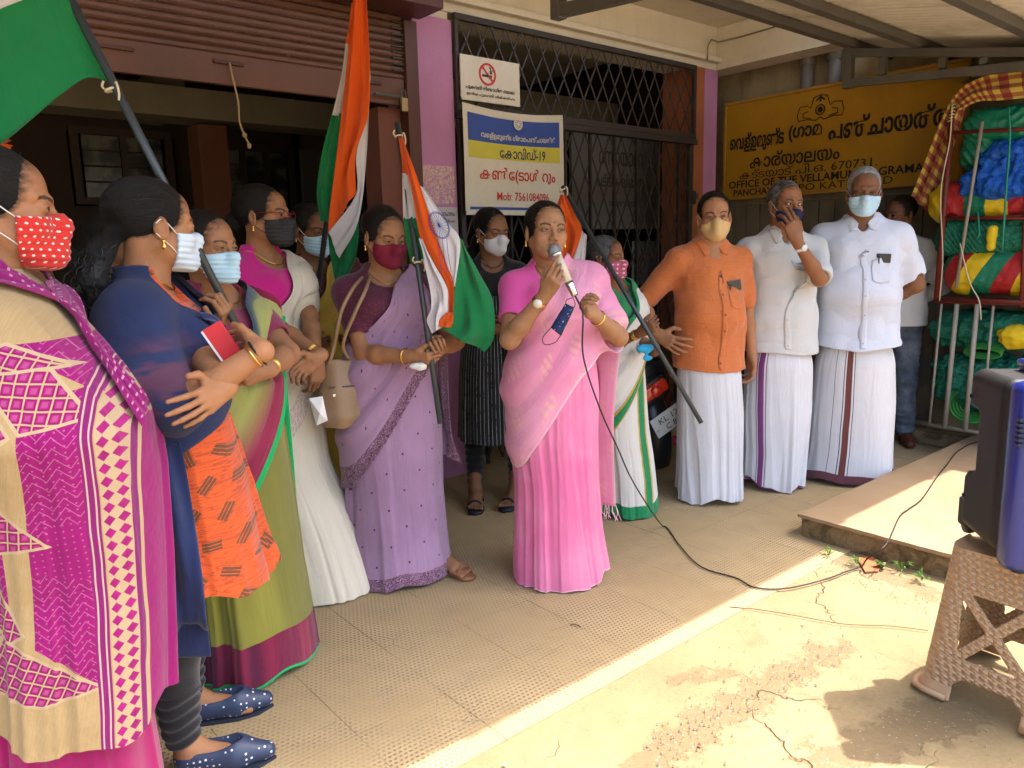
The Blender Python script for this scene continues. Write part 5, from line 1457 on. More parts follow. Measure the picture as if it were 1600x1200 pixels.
def make_back_man():
    s = Person('man in a long sleeved white shirt and grey jeans half hidden behind the tall man', (2.55, 5.05), -24, 1.63, False, .95, (.15, .07, .038))
    s.head(yaw=-45, pitch=4, off=(0, -.02), hair='short', hairmat=hair_mat(), age=.3, must=hair_mat('hair_mo', (.012, .01, .009)), vox=.003)
    s.arm(1, (.10, .20, .92), (.36, .12, .98), (-.8, .2, -.2), (0, .2, 1), vox=.0045); s.arm(-1, (-.14, .20, .92), (-.30, .12, 1.0), (.8, .2, -.2), (0, .2, 1), vox=.0045)
    m = cloth('white_shirt_long', (.66, .66, .65), bump_d=.012, sheen=.1)
    shirt(s, m, .80, sl=1.9, grow=.018, wr=.008, seed=21, flare=.02, vox=.006)
    placket(s, m, .83, 1.30, x=0.0); pocket(s, m, .085, 1.17, .10, .12, phone=(.35, .012, 'in grey jeans'))
    def jn(t): 
        c = t.coord(); n = t.noise(c, 9.0, 5.0, .6); w = t.noise(c, 300.0, 2.0); return t.mix((n * .7 + w * .3).sm(.4, .65), (.075, .095, .125), (.19, .22, .26)), n * .8 + w * .2
    f = Sdf(); k = s.k
    for q in (-1, 1):
        f.cap((q * .085, .0, .82), (q * .10, -.0, .45), .098, .072, .03); f.cap((q * .10, 0, .45), (q * .11, .0, .09), .070, .062, .03)
    f.ell((0, 0, .84), (.165, .125, .11), .04)
    f.disp(lambda P: (.006 * wav(P, 26, 4, (1, 1, 2.2)) * (1 + 1.2 * (P[..., 2] < .2))).astype(np.float32)); f.half(lambda P: (.055 - P[..., 2]).astype(np.float32))
    v, q = f.mesh((-.25, -.2, .0), (.25, .2, .95), .006); link('jeans', npmesh('jeans', v, q), mat('grey_denim', jn, rough=.85, bump_d=.006), s.root, True)
    for q in (-1, 1):
        g = Sdf(); g.cap((q * .115, .05, .045), (q * .13, -.10, .035), .042, .036, .02); g.cap((q * .13, -.10, .035), (q * .14, -.17, .026), .036, .028, .03); g.ell((q * .115, .04, .07), (.044, .06, .05), .02)
        g.half(lambda P: (.004 - P[..., 2]).astype(np.float32)); v, qq = g.mesh((q * .13 - .12, -.26, -.01), (q * .13 + .12, .14, .16), .005)
        link('shoe', npmesh('shoe', v, qq), plain('brown_leather', (.11, .032, .016), rough=.45), s.root, True)
    s.finish(legs=False); return s
m14 = make_white_man(); m12 = make_orange_man(); m13 = make_hand_face_man(); m15 = make_back_man()
print('men', round(time.time() - T0, 1))
# ---- women ------------------------------------------------------------------
def neckcut(s, w=.085, h=.062, dy=0.0): return ((0, -.080 + dy, s.shz + .080), (w, .10, h))
def blouse(s, m, sl=.62, z0=.95, nc=None, sides=(-1, 1), grow=.008, seed=1, name='blouse', wr=.002):
    f = s.torso(grow, z0=z0 - .05)
    for sd in sides: s.sleeve(f, sd, sl, .009, .002)
    o = s.garment(name, f, m, z0, .0045, wr, seed, neck=nc or neckcut(s)); s.bf = f; return o
def bodyfield(s, L, arms=(), grow=.012):
    f = s.torso(grow); f.levels(L, k=.03)
    for A in arms: f.cap(A['S'], A['E'], A['ru'] + .014, A['re'] + .012, .05)
    return f
SAREE = [(-.12, .14, .60), (-.20, .03, .50), (-.175, -.10, .50), (-.07, -.17, .66), (.06, -.19, .84), (.15, -.15, .98), (.215, -.03, 1.04), (.22, .08, 1.03), (.17, .15, .95)]
SAREEU = [(-.10, .14, .95), (-.165, .03, 1.02), (-.14, -.08, 1.06), (-.075, -.15, 1.13), (-.025, -.14, 1.19), (.015, -.10, 1.245), (.055, -.03, 1.295), (.075, .05, 1.28), (.08, .12, 1.20)]
def sc(P, k, dz=0): return [(x * k, y * k, z * k + dz) for x, y, z in P]

def make_lilac():
    s = Person('woman in a lilac saree with a maroon border holding a flag pole, maroon mask', (-.50, 3.06), 22, 1.52, True, .99, (.33, .165, .082), belly=.04)
    k = s.k
    s.head(yaw=18, pitch=16, tilt=0, off=(.0, -.03), hair='bun', earrings=True, squint=.35, bindi=(.30, .02, .03), age=.1)
    hm = mat('maroon_mask', lambda t: t.vary((.17, .010, .030), t.noise(t.coord(), 60.0, 3.0), .15)); s.mask(hm, BLOOP, pleat=False, low=-.115, top=-.014)
    armpx(s, -1, (641, 557, 2.80), (545, 562, 2.95), (668, 562, 2.77), (.3, -.5, .6), curl=(.75, .85, .95, 1.0), thumb=(.7, .4, .8), r=1.15)
    armpx(s, 1, (683, 548, 2.86), (720, 560, 3.0), (676, 522, 2.78), (-.5, -.6, .2), curl=(.85, .95, 1.0, 1.05), thumb=(.6, .3, .8), r=1.05)
    s.bangle(s.AL, 1, d0=.022, th=.0035); necklace(s, drop=.07, r=.0013)
    def bl(t):
        c = t.coord(); d = t.vor(c, 75.0); return t.mix(d.lt(.22), (.085, .014, .035), (.16, .03, .07)), t.noise(c, 12.0, 4.0)
    blouse(s, mat('maroon_blouse', bl, rough=.8, sheen=.2), .70)
    def motif(t, u, v, su, sv, r=.012):
        row = (v / sv).fl(); cu = ((u / su + row * .5).fr() - .5) * su; cv = ((v / sv).fr() - .5) * sv
        d = (cu * cu * 1.4 + cv * cv).sq() + t.noise(t.coord(), 160.0, 1.0) * .006
        return d.lt(r)
    def border(t, u, v, base):
        n = t.noise(t.comb(u * 60.0, v * 60.0), 1.0, 3.0, .6, 3.0)
        return t.mix(((n - .5).abs()).lt(.035), base, (.42, .27, .36))
    LIL, MAR = (.315, .185, .295), (.110, .028, .070)
    def sk(t, u, v):
        n = t.noise(t.coord(), 3.0, 4.0); w = t.noise(t.comb(u * 40.0, v * 400.0), 1.0, 3.0)
        c = t.mix(n.sm(.35, .65), LIL, (.37, .23, .35)); c = t.vary(c, w, .10)
        c = t.mix(motif(t, u, v, .13, .075, .0078) * v.gt(.09), c, (.10, .02, .08))
        return t.mix(v.lt(.065), c, border(t, u, v, MAR))
    SK = uvcloth('lilac_saree', sk, bump_d=.007)
    L = [(1.0 * k, .150, .130, 0, -.02), (.90 * k, .175, .15, 0, -.015), (.78 * k, .200, .165, 0, -.0), (.6 * k, .205, .165, .0, .0), (.4 * k, .200, .165, .0, -.0), (.2 * k, .205, .170, .0, -.01), (.012, .215, .185, .0, -.02)]
    s.skirt('saree_skirt', SK, L, amp=(.003, .022), nfold=8, seed=14, pleat=(.45, .6, 12, .022), hemwave=.010, hemtilt=(.005, -.0))
    f = bodyfield(s, L, [s.AR])
    def pp(t, u, v):
        n = t.noise(t.coord(), 3.0, 4.0); w = t.noise(t.comb(u * 400.0, v * 40.0), 1.0, 3.0)
        c = t.mix(n.sm(.35, .65), LIL, (.37, .23, .35)); c = t.vary(c, w, .10)
        c = t.mix(motif(t, u, v, .12, .085, .0078), c, (.10, .02, .08))
        return t.mix(v.lt(.062), c, border(t, u, v, MAR))
    PL = uvcloth('lilac_pallu', pp, bump_d=.007)
    LO = [(-.12, .16, .40), (-.235, .04, .42), (-.19, -.12, .47), (-.06, -.19, .66), (.06, -.20, .84), (.15, -.16, .95), (.225, -.03, 1.02), (.22, .08, 1.00), (.17, .15, .92)]
    s.drape('pallu', PL, sc(LO, k), sc(SAREEU, k), f, off=.006, ns=160, nt=80, fold=(.008, 2.5), seed=8)
    def pe(t, u, v):
        c = pp(t, u, v); return t.mix(v.gt(.13), c, border(t, u, v, MAR))
    s.drape('pallu_end', uvcloth('lilac_pallu_end', pe, bump_d=.006), [(.24, -.06, 1.02), (.235, -.05, .85), (.24, -.05, .6), (.28, -.05, .46)], [(.15, .10, 1.18), (.15, .11, .85), (.14, .11, .6), (.13, .10, .52)], f, off=.01, ns=70, nt=30, fold=(.010, 2.0), seed=5, pull=0)
    s.leg_foot(1, .155, -.0, toe=(.45, -1), zt=.08, z0=.012)
    mb = MB(); h = np.array([.155, -.0, 0]); td = nrm([.45, -1, 0]); sd = np.array([-td[1], td[0], 0])
    sole = [h + td * a + sd * b for a, b in ((-.01, .03), (.08, .038), (.17, .046), (.23, .03), (.24, 0), (.22, -.03), (.12, -.036), (.0, -.032))]
    n = len(sole); mb.add([p + [0, 0, .003] for p in sole] + [p + [0, 0, .014] for p in sole], [tuple(range(n))[::-1], tuple(range(n, 2 * n))] + [(i, (i + 1) % n, n + (i + 1) % n, n + i) for i in range(n)])
    for a in (.10, .19): mb.tube(spline([h + td * a + sd * .042 + [0, 0, .014], h + td * a + sd * .02 + [0, 0, .052], h + td * a - sd * .02 + [0, 0, .05], h + td * a - sd * .04 + [0, 0, .014]], 10), .005, 6)
    mb.obj('sandal', plain('tan_leather', (.22, .10, .045), rough=.5), s.root, True)
    s.finish()
    # hand bag
    bg = empty('handbag', at(536, 610, 2.92), radians(18), 'taupe leather shoulder bag with two straps hanging from the lilac saree woman', 'handbag')
    lea = mat('taupe_leather', lambda t: (t.vary((.27, .17, .095), t.noise(t.coord(), 14.0, 5.0), .14), t.noise(t.coord(), 90.0, 4.0) * .3 + t.noise(t.coord(), 9.0, 3.0)), rough=.5, spec=.4, bump_d=.004)
    f2 = Sdf(); k2 = 1
    f2.levels([(-.115, .062, .035, 0, 0), (-.08, .078, .052, 0, 0), (.0, .074, .045, 0, 0), (.07, .062, .026, 0, 0), (.10, .056, .016, 0, 0)], k=0, pw=3.2)
    f2.disp(lambda P: (.003 * np.sin(P[..., 0] * 90 + 4 * P[..., 2]) * (P[..., 1] < 0) + .003 * wav(P, 30, 1)).astype(np.float32))
    v, q = f2.mesh((-.12, -.09, -.14), (.12, .09, .13), .0035); v = v * 1.22; link('bag_body', npmesh('bag_body', v, q), lea, bg, True)
    P = lambda px, py, Y: (rot('z', -radians(18)) @ (at(px, py, Y) - np.array(bg.location)))
    for j, (a, b) in enumerate(((-.052, -.012), (.050, .012))):
        mb = MB(); pts = spline([(a, b, .095), P(522 + 14 * j, 540, 2.88), P(532 + 22 * j, 490, 2.84), P(548 + 22 * j, 456, 2.86), P(562 + 14 * j, 438, 2.94), P(570 + 8 * j, 432, 3.06), P(572, 445, 3.16)], 40)
        mb.tube(pts, .0075, 6); o = mb.obj('strap', lea, bg, True)
    mb = MB(); mb.box((-.055, -.050, .02), (.05, -.044, .026), .001); mb.obj('zip', plain('zip_dark', (.05, .05, .06), rough=.3, metal=.6), bg)
    mb = MB(); mb.box((-.045, -.056, -.012), (-.02, -.050, -.003), .001); mb.obj('buckle', MATS['chrome'], bg)
    # folded napkin in her fist
    pn = empty('napkin', at(652, 572, 2.76), 0, 'crumpled white napkin in the fist of the lilac saree woman', 'napkin')
    g = Sdf(); g.ell((0, 0, 0), (.028, .014, .014)); g.ell((.015, 0, -.008), (.018, .01, .012), .01); g.disp(lambda P: (.004 * wav(P, 140, 2)).astype(np.float32)); v, q = g.mesh((-.05,) * 3, (.05,) * 3, .003)
    link('napkin', npmesh('napkin', v, q), plain('napkin_white', (.62, .62, .58)), pn, True)
    return s

def make_old_woman():
    s = Person('elderly woman in a white saree with green and gold border holding a flag pole', (.52, 3.78), 44, 1.40, True, .92, (.21, .095, .048))
    k = s.k
    s.head(yaw=12, pitch=2, tilt=0, off=(-.115, -.03), hair='bun', earrings=True, squint=.7, bindi=(.35, .03, .02), age=1.0, hairmat=hair_mat('hair_streaked', (.010, .009, .008), (.10, .10, .10), 1.0))
    hm = mat('pink_diamond_mask', lambda t: (lambda u, v: t.mix((((u * 45.0).fr() - .5).abs() + ((v * 45.0).fr() - .5).abs()).lt(.24), (.36, .075, .13), (.62, .52, .52)))(*t.uv())); s.mask(hm, WLOOP, pleat=False, low=-.112, top=-.014)
    armpx(s, -1, (1000, 520, 3.50), (965, 535, 3.62), (1022, 508, 3.46), (.2, -.4, .9), curl=(.8, .95, 1.0, 1.05), thumb=(.7, .4, .7))
    armpx(s, 1, (1012, 540, 3.62), (1010, 560, 3.8), (1030, 545, 3.55), (-.3, -.3, .9), curl=(.6, .75, .8, .9), thumb=(.7, .4, .7), vox=.004)
    s.bangle(s.AL, 3, d0=.022, th=.0028, step=.008)
    blouse(s, cloth('green_blouse', (.02, .20, .07)), .6)
    WH, GR, GO = (.62, .60, .54), (.012, .21, .075), (.50, .33, .05)
    def sk(t, u, v):
        c = t.vary(WH, t.noise(t.comb(u * 200.0, v * 8.0), 1.0, 2.0), .06)
        w = t.noise(t.coord(), 12.0, 2.0) * .012
        uu = u + w - v * .06
        c = t.mix(uu.band(-.035, .035), c, GO); c = t.mix(uu.band(-.024, .024), c, t.vary(GR, t.noise(t.coord(), 60.0, 3.0), .3))
        return t.mix(v.lt(.075), c, t.vary(GR, t.noise(t.coord(), 60.0, 3.0), .3))
    L = [(.93 * k, .135, .115, 0, -.02), (.78 * k, .17, .14, 0, -.0), (.5 * k, .165, .14, .02, -.01), (.25 * k, .16, .15, .03, -.03), (.012, .165, .16, .035, -.04)]
    s.skirt('saree_skirt', uvcloth('white_green_saree', sk, bump_d=.006), L, amp=(.003, .022), nfold=9, seed=24, hemwave=.012)
    f = bodyfield(s, L, [s.AR])
    def pp(t, u, v):
        c = t.vary(WH, t.noise(t.comb(u * 8.0, v * 200.0), 1.0, 2.0), .06)
        c = t.mix(v.band(.0, .062), c, GO); c = t.mix(v.band(.008, .050), c, t.vary(GR, t.noise(t.coord(), 60.0, 3.0), .3))
        c = t.mix(v.band(.30, .36), c, t.vary(GR, t.noise(t.coord(), 60.0, 3.0), .3))
        return c
    s.drape('pallu', uvcloth('white_green_pallu', pp, bump_d=.006), sc(SAREE, k), sc(SAREEU, k), f, off=.006, ns=110, nt=50, fold=(.008, 2.5), seed=18)
    s.finish()
    b = empty('face_mask', at(1008, 545, 3.44), 0, 'bright blue surgical mask held in the fist of the elderly woman', 'mask')
    g = Sdf(); g.ell((0, 0, .0), (.038, .010, .024)); g.ell((.015, 0, -.040), (.022, .006, .014), .018); g.disp(lambda P: (.006 * wav(P, 90, 2)).astype(np.float32)); v, q = g.mesh((-.08,) * 3, (.08,) * 3, .004)
    link('face_mask', npmesh('face_mask', v, q), plain('bright_blue_mask', (.03, .36, .62)), b, True)
    return s

def make_striped():
    s = Person('young woman in a black pinstriped kurta with a white mask behind the pink saree', (-.09, 3.98), 8, 1.555, True, .90, (.26, .125, .065))
    k = s.k
    s.head(yaw=28, pitch=10, off=(-.0, -.03), hair='braid', earrings=True, squint=.4, bindi=(.2, .1, .05))
    s.mask(plain('white_mask', (.66, .66, .66)), WLOOP, kind='duck', pleat=False, low=-.118, top=-.012)
    armpx(s, -1, (775, 515, 3.75), (730, 520, 3.9), (795, 518, 3.72), (.1, -.2, 1), curl=(.4, .5, .6, .7), vox=.004); s.bangle(s.AL, 1)
    s.arm(1, (.10, -.20, .98), (.28, .02, .95), (-.9, 0, .1), (0, -.2, 1), vox=.0045)
    def st(t, u, v):
        n = t.noise(t.coord(), 30.0, 3.0); line = ((u + (t.noise(t.coord(), 4.0, 2.0) - .5) * .006) * 52.0).fr().lt(.13)
        return t.mix(line * (n.sm(.3, .5)), (.016, .018, .022), (.30, .31, .30))
    KU = uvcloth('pinstripe', st, bump_d=.004)
    L = [(1.14 * k, .145, .12, 0, -.02), (1.0 * k, .145, .12, 0, -.02), (.85 * k, .175, .145, 0, -.005), (.7 * k, .190, .155, 0, 0), (.5 * k, .200, .165, 0, 0), (.365 * k, .205, .17, 0, 0)]
    s.skirt('kurta_skirt', KU, L, amp=(.002, .014), nfold=7, seed=31, hemwave=.006, C=1.2)
    m = cloth('black_cardigan', (.012, .012, .014)); blouse(s, m, 1.8, 1.0, neckcut(s, .07, .07), name='kurta_top')
    f = bodyfield(s, L); s.drape('shawl', m, sc([(.20, -.10, 1.16), (.19, -.15, .9), (.20, -.17, .60)], k), sc([(.02, -.15, 1.16), (.035, -.17, .9), (.04, -.19, .60)], k), f, off=.006, ns=60, nt=20, fold=(.006, 2))
    necklace(s, plain('dark_beads', (.02, .03, .04)), .05, .002)
    for q, (x, y) in ((-1, (-.12, .03)), (1, (.105, .02))):
        g = Sdf(); g.cap((x, y, .40), (x, y - .0, .10), .055, .040); g.disp(lambda P: (.0025 * np.sin(P[..., 2] * 160 + 4 * P[..., 0])).astype(np.float32)); v, qq = g.mesh((x - .1, y - .1, .05), (x + .1, y + .1, .5), .005)
        link('leggings', npmesh('leggings', v, qq), m, s.root, True)
        tx = -.12 if q < 0 else -.45
        h, td, sd, Lf = s.leg_foot(q, x, y - .0, toe=(tx, -1), zt=.13, z0=.014, r=(.036, .034))
        mb = MB(); sole = [h + td * a + sd * b for a, b in ((-.015, .03), (.08, .038), (.17, .048), (.23, .036), (.25, 0), (.235, -.036), (.13, -.040), (.0, -.034))]
        n = len(sole); mb.add([p * [1, 1, 0] + [0, 0, .001] for p in sole] + [p * [1, 1, 0] + [0, 0, .016] for p in sole], [tuple(range(n))[::-1], tuple(range(n, 2 * n))] + [(i, (i + 1) % n, n + (i + 1) % n, n + i) for i in range(n)])
        mb.tube(spline([h + td * .17 + sd * .045, h + td * .17 + sd * .02 + [0, 0, .036], h + td * .17 - sd * .02 + [0, 0, .036], h + td * .17 - sd * .042], 10), .006, 6)
        mb.tube(spline([h + td * .05 + sd * .042, h + td * .055 + sd * .02 + [0, 0, .075], h + td * .055 - sd * .02 + [0, 0, .075], h + td * .05 - sd * .040], 10), .005, 6)
        mb.obj('sandal', plain('black_sandal', (.015, .015, .02), rough=.5), s.root, True)
    s.finish(legs=False); return s

def make_cream():
    s = Person('woman in a cream saree and magenta blouse with glasses and black mask', (-.975, 3.06), 62, 1.615, True, 1.0, (.31, .155, .08))
    k = s.k
    s.head(yaw=18, pitch=0, off=(-.02, -.03), hair='bun', earrings=True, squint=.7, bindi=None, age=.5)
    s.mask(plain('black_mask', (.02, .02, .022)), BLOOP, low=-.118, top=-.014)
    gl = plain('red_frame', (.16, .01, .015), rough=.3); mb = MB()
    for q in (-1, 1):
        mb.tube([s.hp((q * (.031 + .021 * cos(a)), -.106 + abs(cos(a)) * .004, -.002 + .014 * sin(a))) for a in np.linspace(0, 2 * pi, 20, endpoint=False)], .0013, 5, True)
        mb.tube([s.hp((q * .053, -.100, .006)), s.hp((q * .068, -.060, .008)), s.hp((q * .078, .0, .008))], .0020, 5)
    mb.tube([s.hp((-.010, -.108, .002)), s.hp((0, -.110, .005)), s.hp((.010, -.108, .002))], .0013, 5); mb.obj('glasses', gl, s.root, True)
    armpx(s, -1, (500, 556, 2.72), (455, 560, 2.85), (478, 572, 2.68), (-.3, -.5, .6), curl=(.3, .35, .4, .45), thumb=(.6, .7, .2), r=1.05)
    armpx(s, 1, (500, 578, 2.78), (520, 540, 2.95), (502, 610, 2.78), (-.6, -.6, .1), curl=(.5, .6, .7, .8), thumb=(.8, .4, .6))
    s.bangle(s.AL, 2, d0=.03, th=.003); s.bangle(s.AR, 1, d0=.03, th=.004); s.bangle(s.AR, 1, BLOOP and None, plain('black_thread', (.01, .01, .01)), d0=.012, th=.003); necklace(s, drop=.06)
    blouse(s, cloth('magenta_blouse', (.52, .010, .20)), .62)
    CR = (.66, .60, .47)
    def sk(t, u, v):
        c = t.vary(CR, t.noise(t.comb(u * 160.0, v * 6.0), 1.0, 3.0), .06); return c
    L = [(1.0 * k, .145, .125, 0, -.02), (.88 * k, .17, .150, 0, -.01), (.75 * k, .185, .165, 0, -.02), (.5 * k, .185, .18, .0, -.03), (.25 * k, .20, .25, .0, -.09), (.012, .22, .30, .0, -.13)]
    s.skirt('saree_skirt', uvcloth('cream_saree', sk, bump_d=.007), L, amp=(.003, .026), nfold=8, seed=44, pleat=(0, .7, 11, .02), hemwave=.012)
    f = bodyfield(s, L, [s.AR])
    def pp(t, u, v):
        c = t.vary(CR, t.noise(t.comb(u * 6.0, v * 160.0), 1.0, 3.0), .06)
        lace = t.vor(t.comb(u * 60.0, v * 60.0), 1.0, 'DISTANCE_TO_EDGE'); c = t.mix(v.lt(.09) * lace.sm(.0, .16), c, (.50, .40, .36)); return c
    s.drape('pallu', uvcloth('cream_pallu', pp, bump_d=.007), sc(SAREE, k), sc(SAREEU, k), f, off=.006, ns=130, nt=60, fold=(.010, 2.5), seed=28)
    s.finish()
    pa = empty('paper_slip', at(497, 640, 2.74), .4, 'folded white paper slip held by the cream saree woman', 'paper')
    mb = MB(); mb.add([(-.03, 0, .045), (.018, -.01, .05), (.032, .0, -.045), (-.008, .012, -.062), (.002, -.02, -.01)], [(0, 1, 4), (1, 2, 4), (2, 3, 4), (3, 0, 4)]); mb.obj('paper_slip', plain('white_paper', (.7, .7, .7)), pa)
    return s

def make_green():
    s = Person('woman in an olive and maroon saree gripping the pole of the big flag', (-.925, 2.40), 62, 1.48, True, 1.06, (.31, .155, .08))
    k = s.k
    s.head(yaw=6, pitch=2, off=(-.04, -.02), hair='bun', earrings=True, squint=.5, age=.3)
    s.mask(SURG, WLOOP, low=-.115, top=-.016)
    armpx(s, -1, (340, 508, 2.04), (300, 560, 2.2), (352, 482, 2.00), (.4, -.8, .4), curl=(.85, .95, 1.0, 1.05), thumb=(.7, .3, .8), r=1.05)
    armpx(s, 1, (418, 578, 2.16), (478, 575, 2.36), (392, 585, 2.12), (-.2, -.5, .8), curl=(.4, .5, .6, .6), thumb=(.7, .4, .5), r=1.12)
    s.bangle(s.AR, 3, d0=.02, th=.003); necklace(s, drop=.06)
    blouse(s, cloth('green_maroon_blouse', (.20, .02, .06)), .66)
    OL, MR, GN = (.17, .165, .032), (.24, .018, .055), (.01, .36, .10)
    def sk(t, u, v):
        c = t.mix(t.noise(t.comb(u * 5.0, v * .5), 1.0, 2.0).sm(.4, .62), OL, (.28, .265, .045)); c = t.vary(c, t.noise(t.comb(u * 160.0, v * 6.0), 1.0, 2.0), .12)
        c = t.mix(u.lt(-.42), c, (.05, .05, .05))
        c = t.mix(v.lt(.155), c, t.mix(t.noise(t.comb(u * 9.0, 0.0), 1.0, 1.0).sm(.42, .58), MR, (.10, .012, .04))); return t.mix(v.lt(.022), c, GN)
    L = [(1.0 * k, .15, .13, 0, -.02), (.85 * k, .185, .16, 0, -.0), (.6 * k, .195, .18, 0, .0), (.35 * k, .195, .19, .0, -.01), (.15 * k, .20, .205, .0, -.02), (.012, .21, .215, .0, -.02)]
    s.skirt('saree_skirt', uvcloth('olive_saree', sk, bump_d=.006), L, amp=(.004, .030), nfold=7, seed=52, pleat=(0, .7, 9, .024), hemwave=.014)
    f = bodyfield(s, L, [s.AR])
    def pp(t, u, v):
        c = t.mix(v.sm(.10, .22), t.vary(MR, t.noise(t.coord(), 14.0, 3.0), .3), (.33, .34, .10)); c = t.mix(v.sm(.26, .36), c, (.03, .06, .10)); return t.mix(v.lt(.02), c, GN)
    s.drape('pallu', uvcloth('olive_pallu', pp, bump_d=.006), sc(SAREE, k), sc(SAREEU, k), f, off=.006, ns=120, nt=60, fold=(.009, 2.2), seed=38)
    s.drape('pallu_end', uvcloth('olive_pallu_end', lambda t, u, v: t.mix(v.lt(.02), MR, GN)), sc([(.22, -.08, 1.22), (.235, -.06, 1.05), (.24, -.06, .7), (.24, -.06, .55)], k), sc([(.10, .06, 1.27), (.15, .06, 1.05), (.14, .08, .7), (.13, .10, .55)], k), f, off=.01, ns=60, nt=24, fold=(.008, 2), pull=0)
    s.finish(); return s

def make_navy():
    s = Person('woman in an orange kurta, black leggings and navy dupatta with arms folded', (-.905, 1.93), 104, 1.535, True, .90, (.34, .165, .080), chest=.86)
    k = s.k
    s.head(yaw=30, pitch=5, tilt=0, off=(.0, -.012), hair='pony', earrings=True, squint=.8, vox=.0022, scale=1.0)
    s.mask(SURGW, WLOOP, low=-.115, top=-.014)
    armpx(s, -1, (408, 548, 1.74), (300, 610, 1.70), (395, 535, 1.80), (-.2, -.3, .9), curl=(.5, .6, .7, .8), thumb=(.7, .5, .4), r=1.25, vox=.0028)
    armpx(s, 1, (352, 608, 1.70), (420, 590, 1.95), (318, 632, 1.62), (-.3, -.6, .7), curl=(.15, .2, .25, .3), thumb=(.6, .8, .1), spread=.12, r=1.2, vox=.0028, hs=1.0)
    A = s.AL; s.bangle(A, 1, m=GOLD, d0=.02, th=.0028); s.bangle(A, 1, m=plain('black_thread', (.01, .01, .01)), d0=.010, th=.0032)
    necklace(s, drop=.02, r=.0026)
    def ku(t):
        c = t.coord(); x, y, z = t.xyz(c); u = y; v = z
        n = t.noise(t.comb(u * 14.0, v * 90.0), 1.0, 3.0)
        base = t.mix((n - .5).abs().lt(.025), (.56, .080, .013), (.35, .05, .012))
        cell = .075; row = (v / cell).fl(); uu = u / cell + row * .5; ci = uu.fl(); fu = uu.fr() - .5; fv = (v / cell).fr() - .5
        rnd = t.white(t.comb(ci, row, 1.0)); a = rnd * 2.4 - .8; ca = t.comb(a, 0.0)
        cs = a._m('COSINE'); sn = a.sin(); p = fu * cs - fv * sn; q = fu * sn + fv * cs
        blk = p.abs().lt(.17) * q.abs().lt(.30) * ((p * 55.0).sin() + t.noise(c, 40.0, 2.0)).gt(-.25)
        return t.mix(blk, base, (.115, .045, .018)), t.noise(c, 12.0, 4.0)
    KU = mat('orange_block_print', ku, rough=.8, sheen=.2, bump_d=.008)
    blouse(s, KU, 1.02, 1.0, neckcut(s, .07, .06), name='kurta_top', wr=.003, sides=(-1, 1))
    L = [(1.12 * k, .150, .125, 0, -.01), (1.0 * k, .150, .130, 0, -.015), (.9 * k, .175, .145, 0, -.02), (.75 * k, .185, .162, 0, -.03), (.6 * k, .19, .175, .0, -.04), (.49, .195, .188, .0, -.05)]
    s.skirt('kurta_skirt', KU, L, amp=(.004, .026), nfold=6, seed=62, hemwave=.016)
    NV = (.009, .017, .060)
    def dp(t, u, v):
        n = t.noise(t.coord(), 5.0, 3.0); c = t.mix(n.sm(.35, .65), NV, (.013, .024, .085)); return c
    def dpo(t, u, v):
        c = dp(t, u, v); d = ((u - .52) * (u - .52) * 4.5 + (v - .20) * (v - .20) * 4.5).sq(); n = t.noise(t.coord(), 9.0, 2.0)
        blk = t.vor(t.coord(), 17.0, 'F1').lt(.33)
        return t.mix((1.0 - (d + n * .12).sm(.18, .36)) * .55, c, t.mix(blk, (.36, .085, .09), (.03, .04, .12)))
    DN = uvcloth('navy_dupatta', dp, bump_d=.005)
    f = s.torso(.016); f.levels(L, k=.03, grow=.004)
    for A in (s.AL, s.AR): f.cap(A['S'], A['E'], A['ru'] + .022, A['re'] + .018, .06)
    g = s.torso(.014, z0=.8); 
    g.levels([(.80, .195, .165, 0, -.01), (1.0 * k, .18, .155, 0, -.01), (1.15 * k, .165, .14, 0, -.01)], k=.06)
    for sd in (-1, 1): s.sleeve(g, sd, 1.08, .020, .006)
    g.cap(s.AL['S'] + [0, .03, 0], s.AL['S'] * .3 + s.AL['E'] * .7 + [0, .09, 0], .06, .07, .06)
    def dpo2(t):
        c = t.coord(); x, y, z = t.xyz(c); n = t.noise(c, 5.0, 3.0); col = t.mix(n.sm(.35, .65), NV, (.013, .024, .085))
        e = s.AL['S'] * .35 + s.AL['E'] * .65
        d = ((y - float(e[1])) * (y - float(e[1])) + (z - float(e[2])) * (z - float(e[2])) * 1.3).sq() + (t.noise(c, 9.0, 2.0) - .5) * .06
        blk = t.vor(c, 17.0).lt(.30)
        col = t.mix((1.0 - d.sm(.05, .13)) * .40 * x.lt(-.08), col, t.mix(t.noise(t.comb(y * 8.0, z * 22.0), 1.0, 2.0).sm(.45, .58), (.22, .05, .055), (.02, .03, .09)))
        return fabric(t, col)
    s.garment('dupatta', g, mat('navy_dupatta_sheer', dpo2, rough=.75, sheen=.08, bump_d=.010), .86, .005, .010, 33, neck=neckcut(s, .098, .085, .0), hem=lambda P: (.10 * np.clip((P[..., 1] + .02) / -.15, 0, 1) + .02 * np.sin(P[..., 0] * 14)).astype(np.float32), freq=14, stretch=(1, 1, .5), box=((-.36, -.36, .80), (.36, .30, 1.36)))
    s.drape('dupatta_fold', DN, sc([(-.05, -.16, 1.04), (.02, -.185, 1.06), (.10, -.16, 1.13), (.17, -.05, 1.20), (.17, .08, 1.18)], k), sc([(-.09, -.11, 1.23), (-.02, -.14, 1.205), (.04, -.13, 1.23), (.07, -.06, 1.30), (.08, .05, 1.31)], k), f, off=.006, ns=80, nt=30, fold=(.006, 3), seed=9)
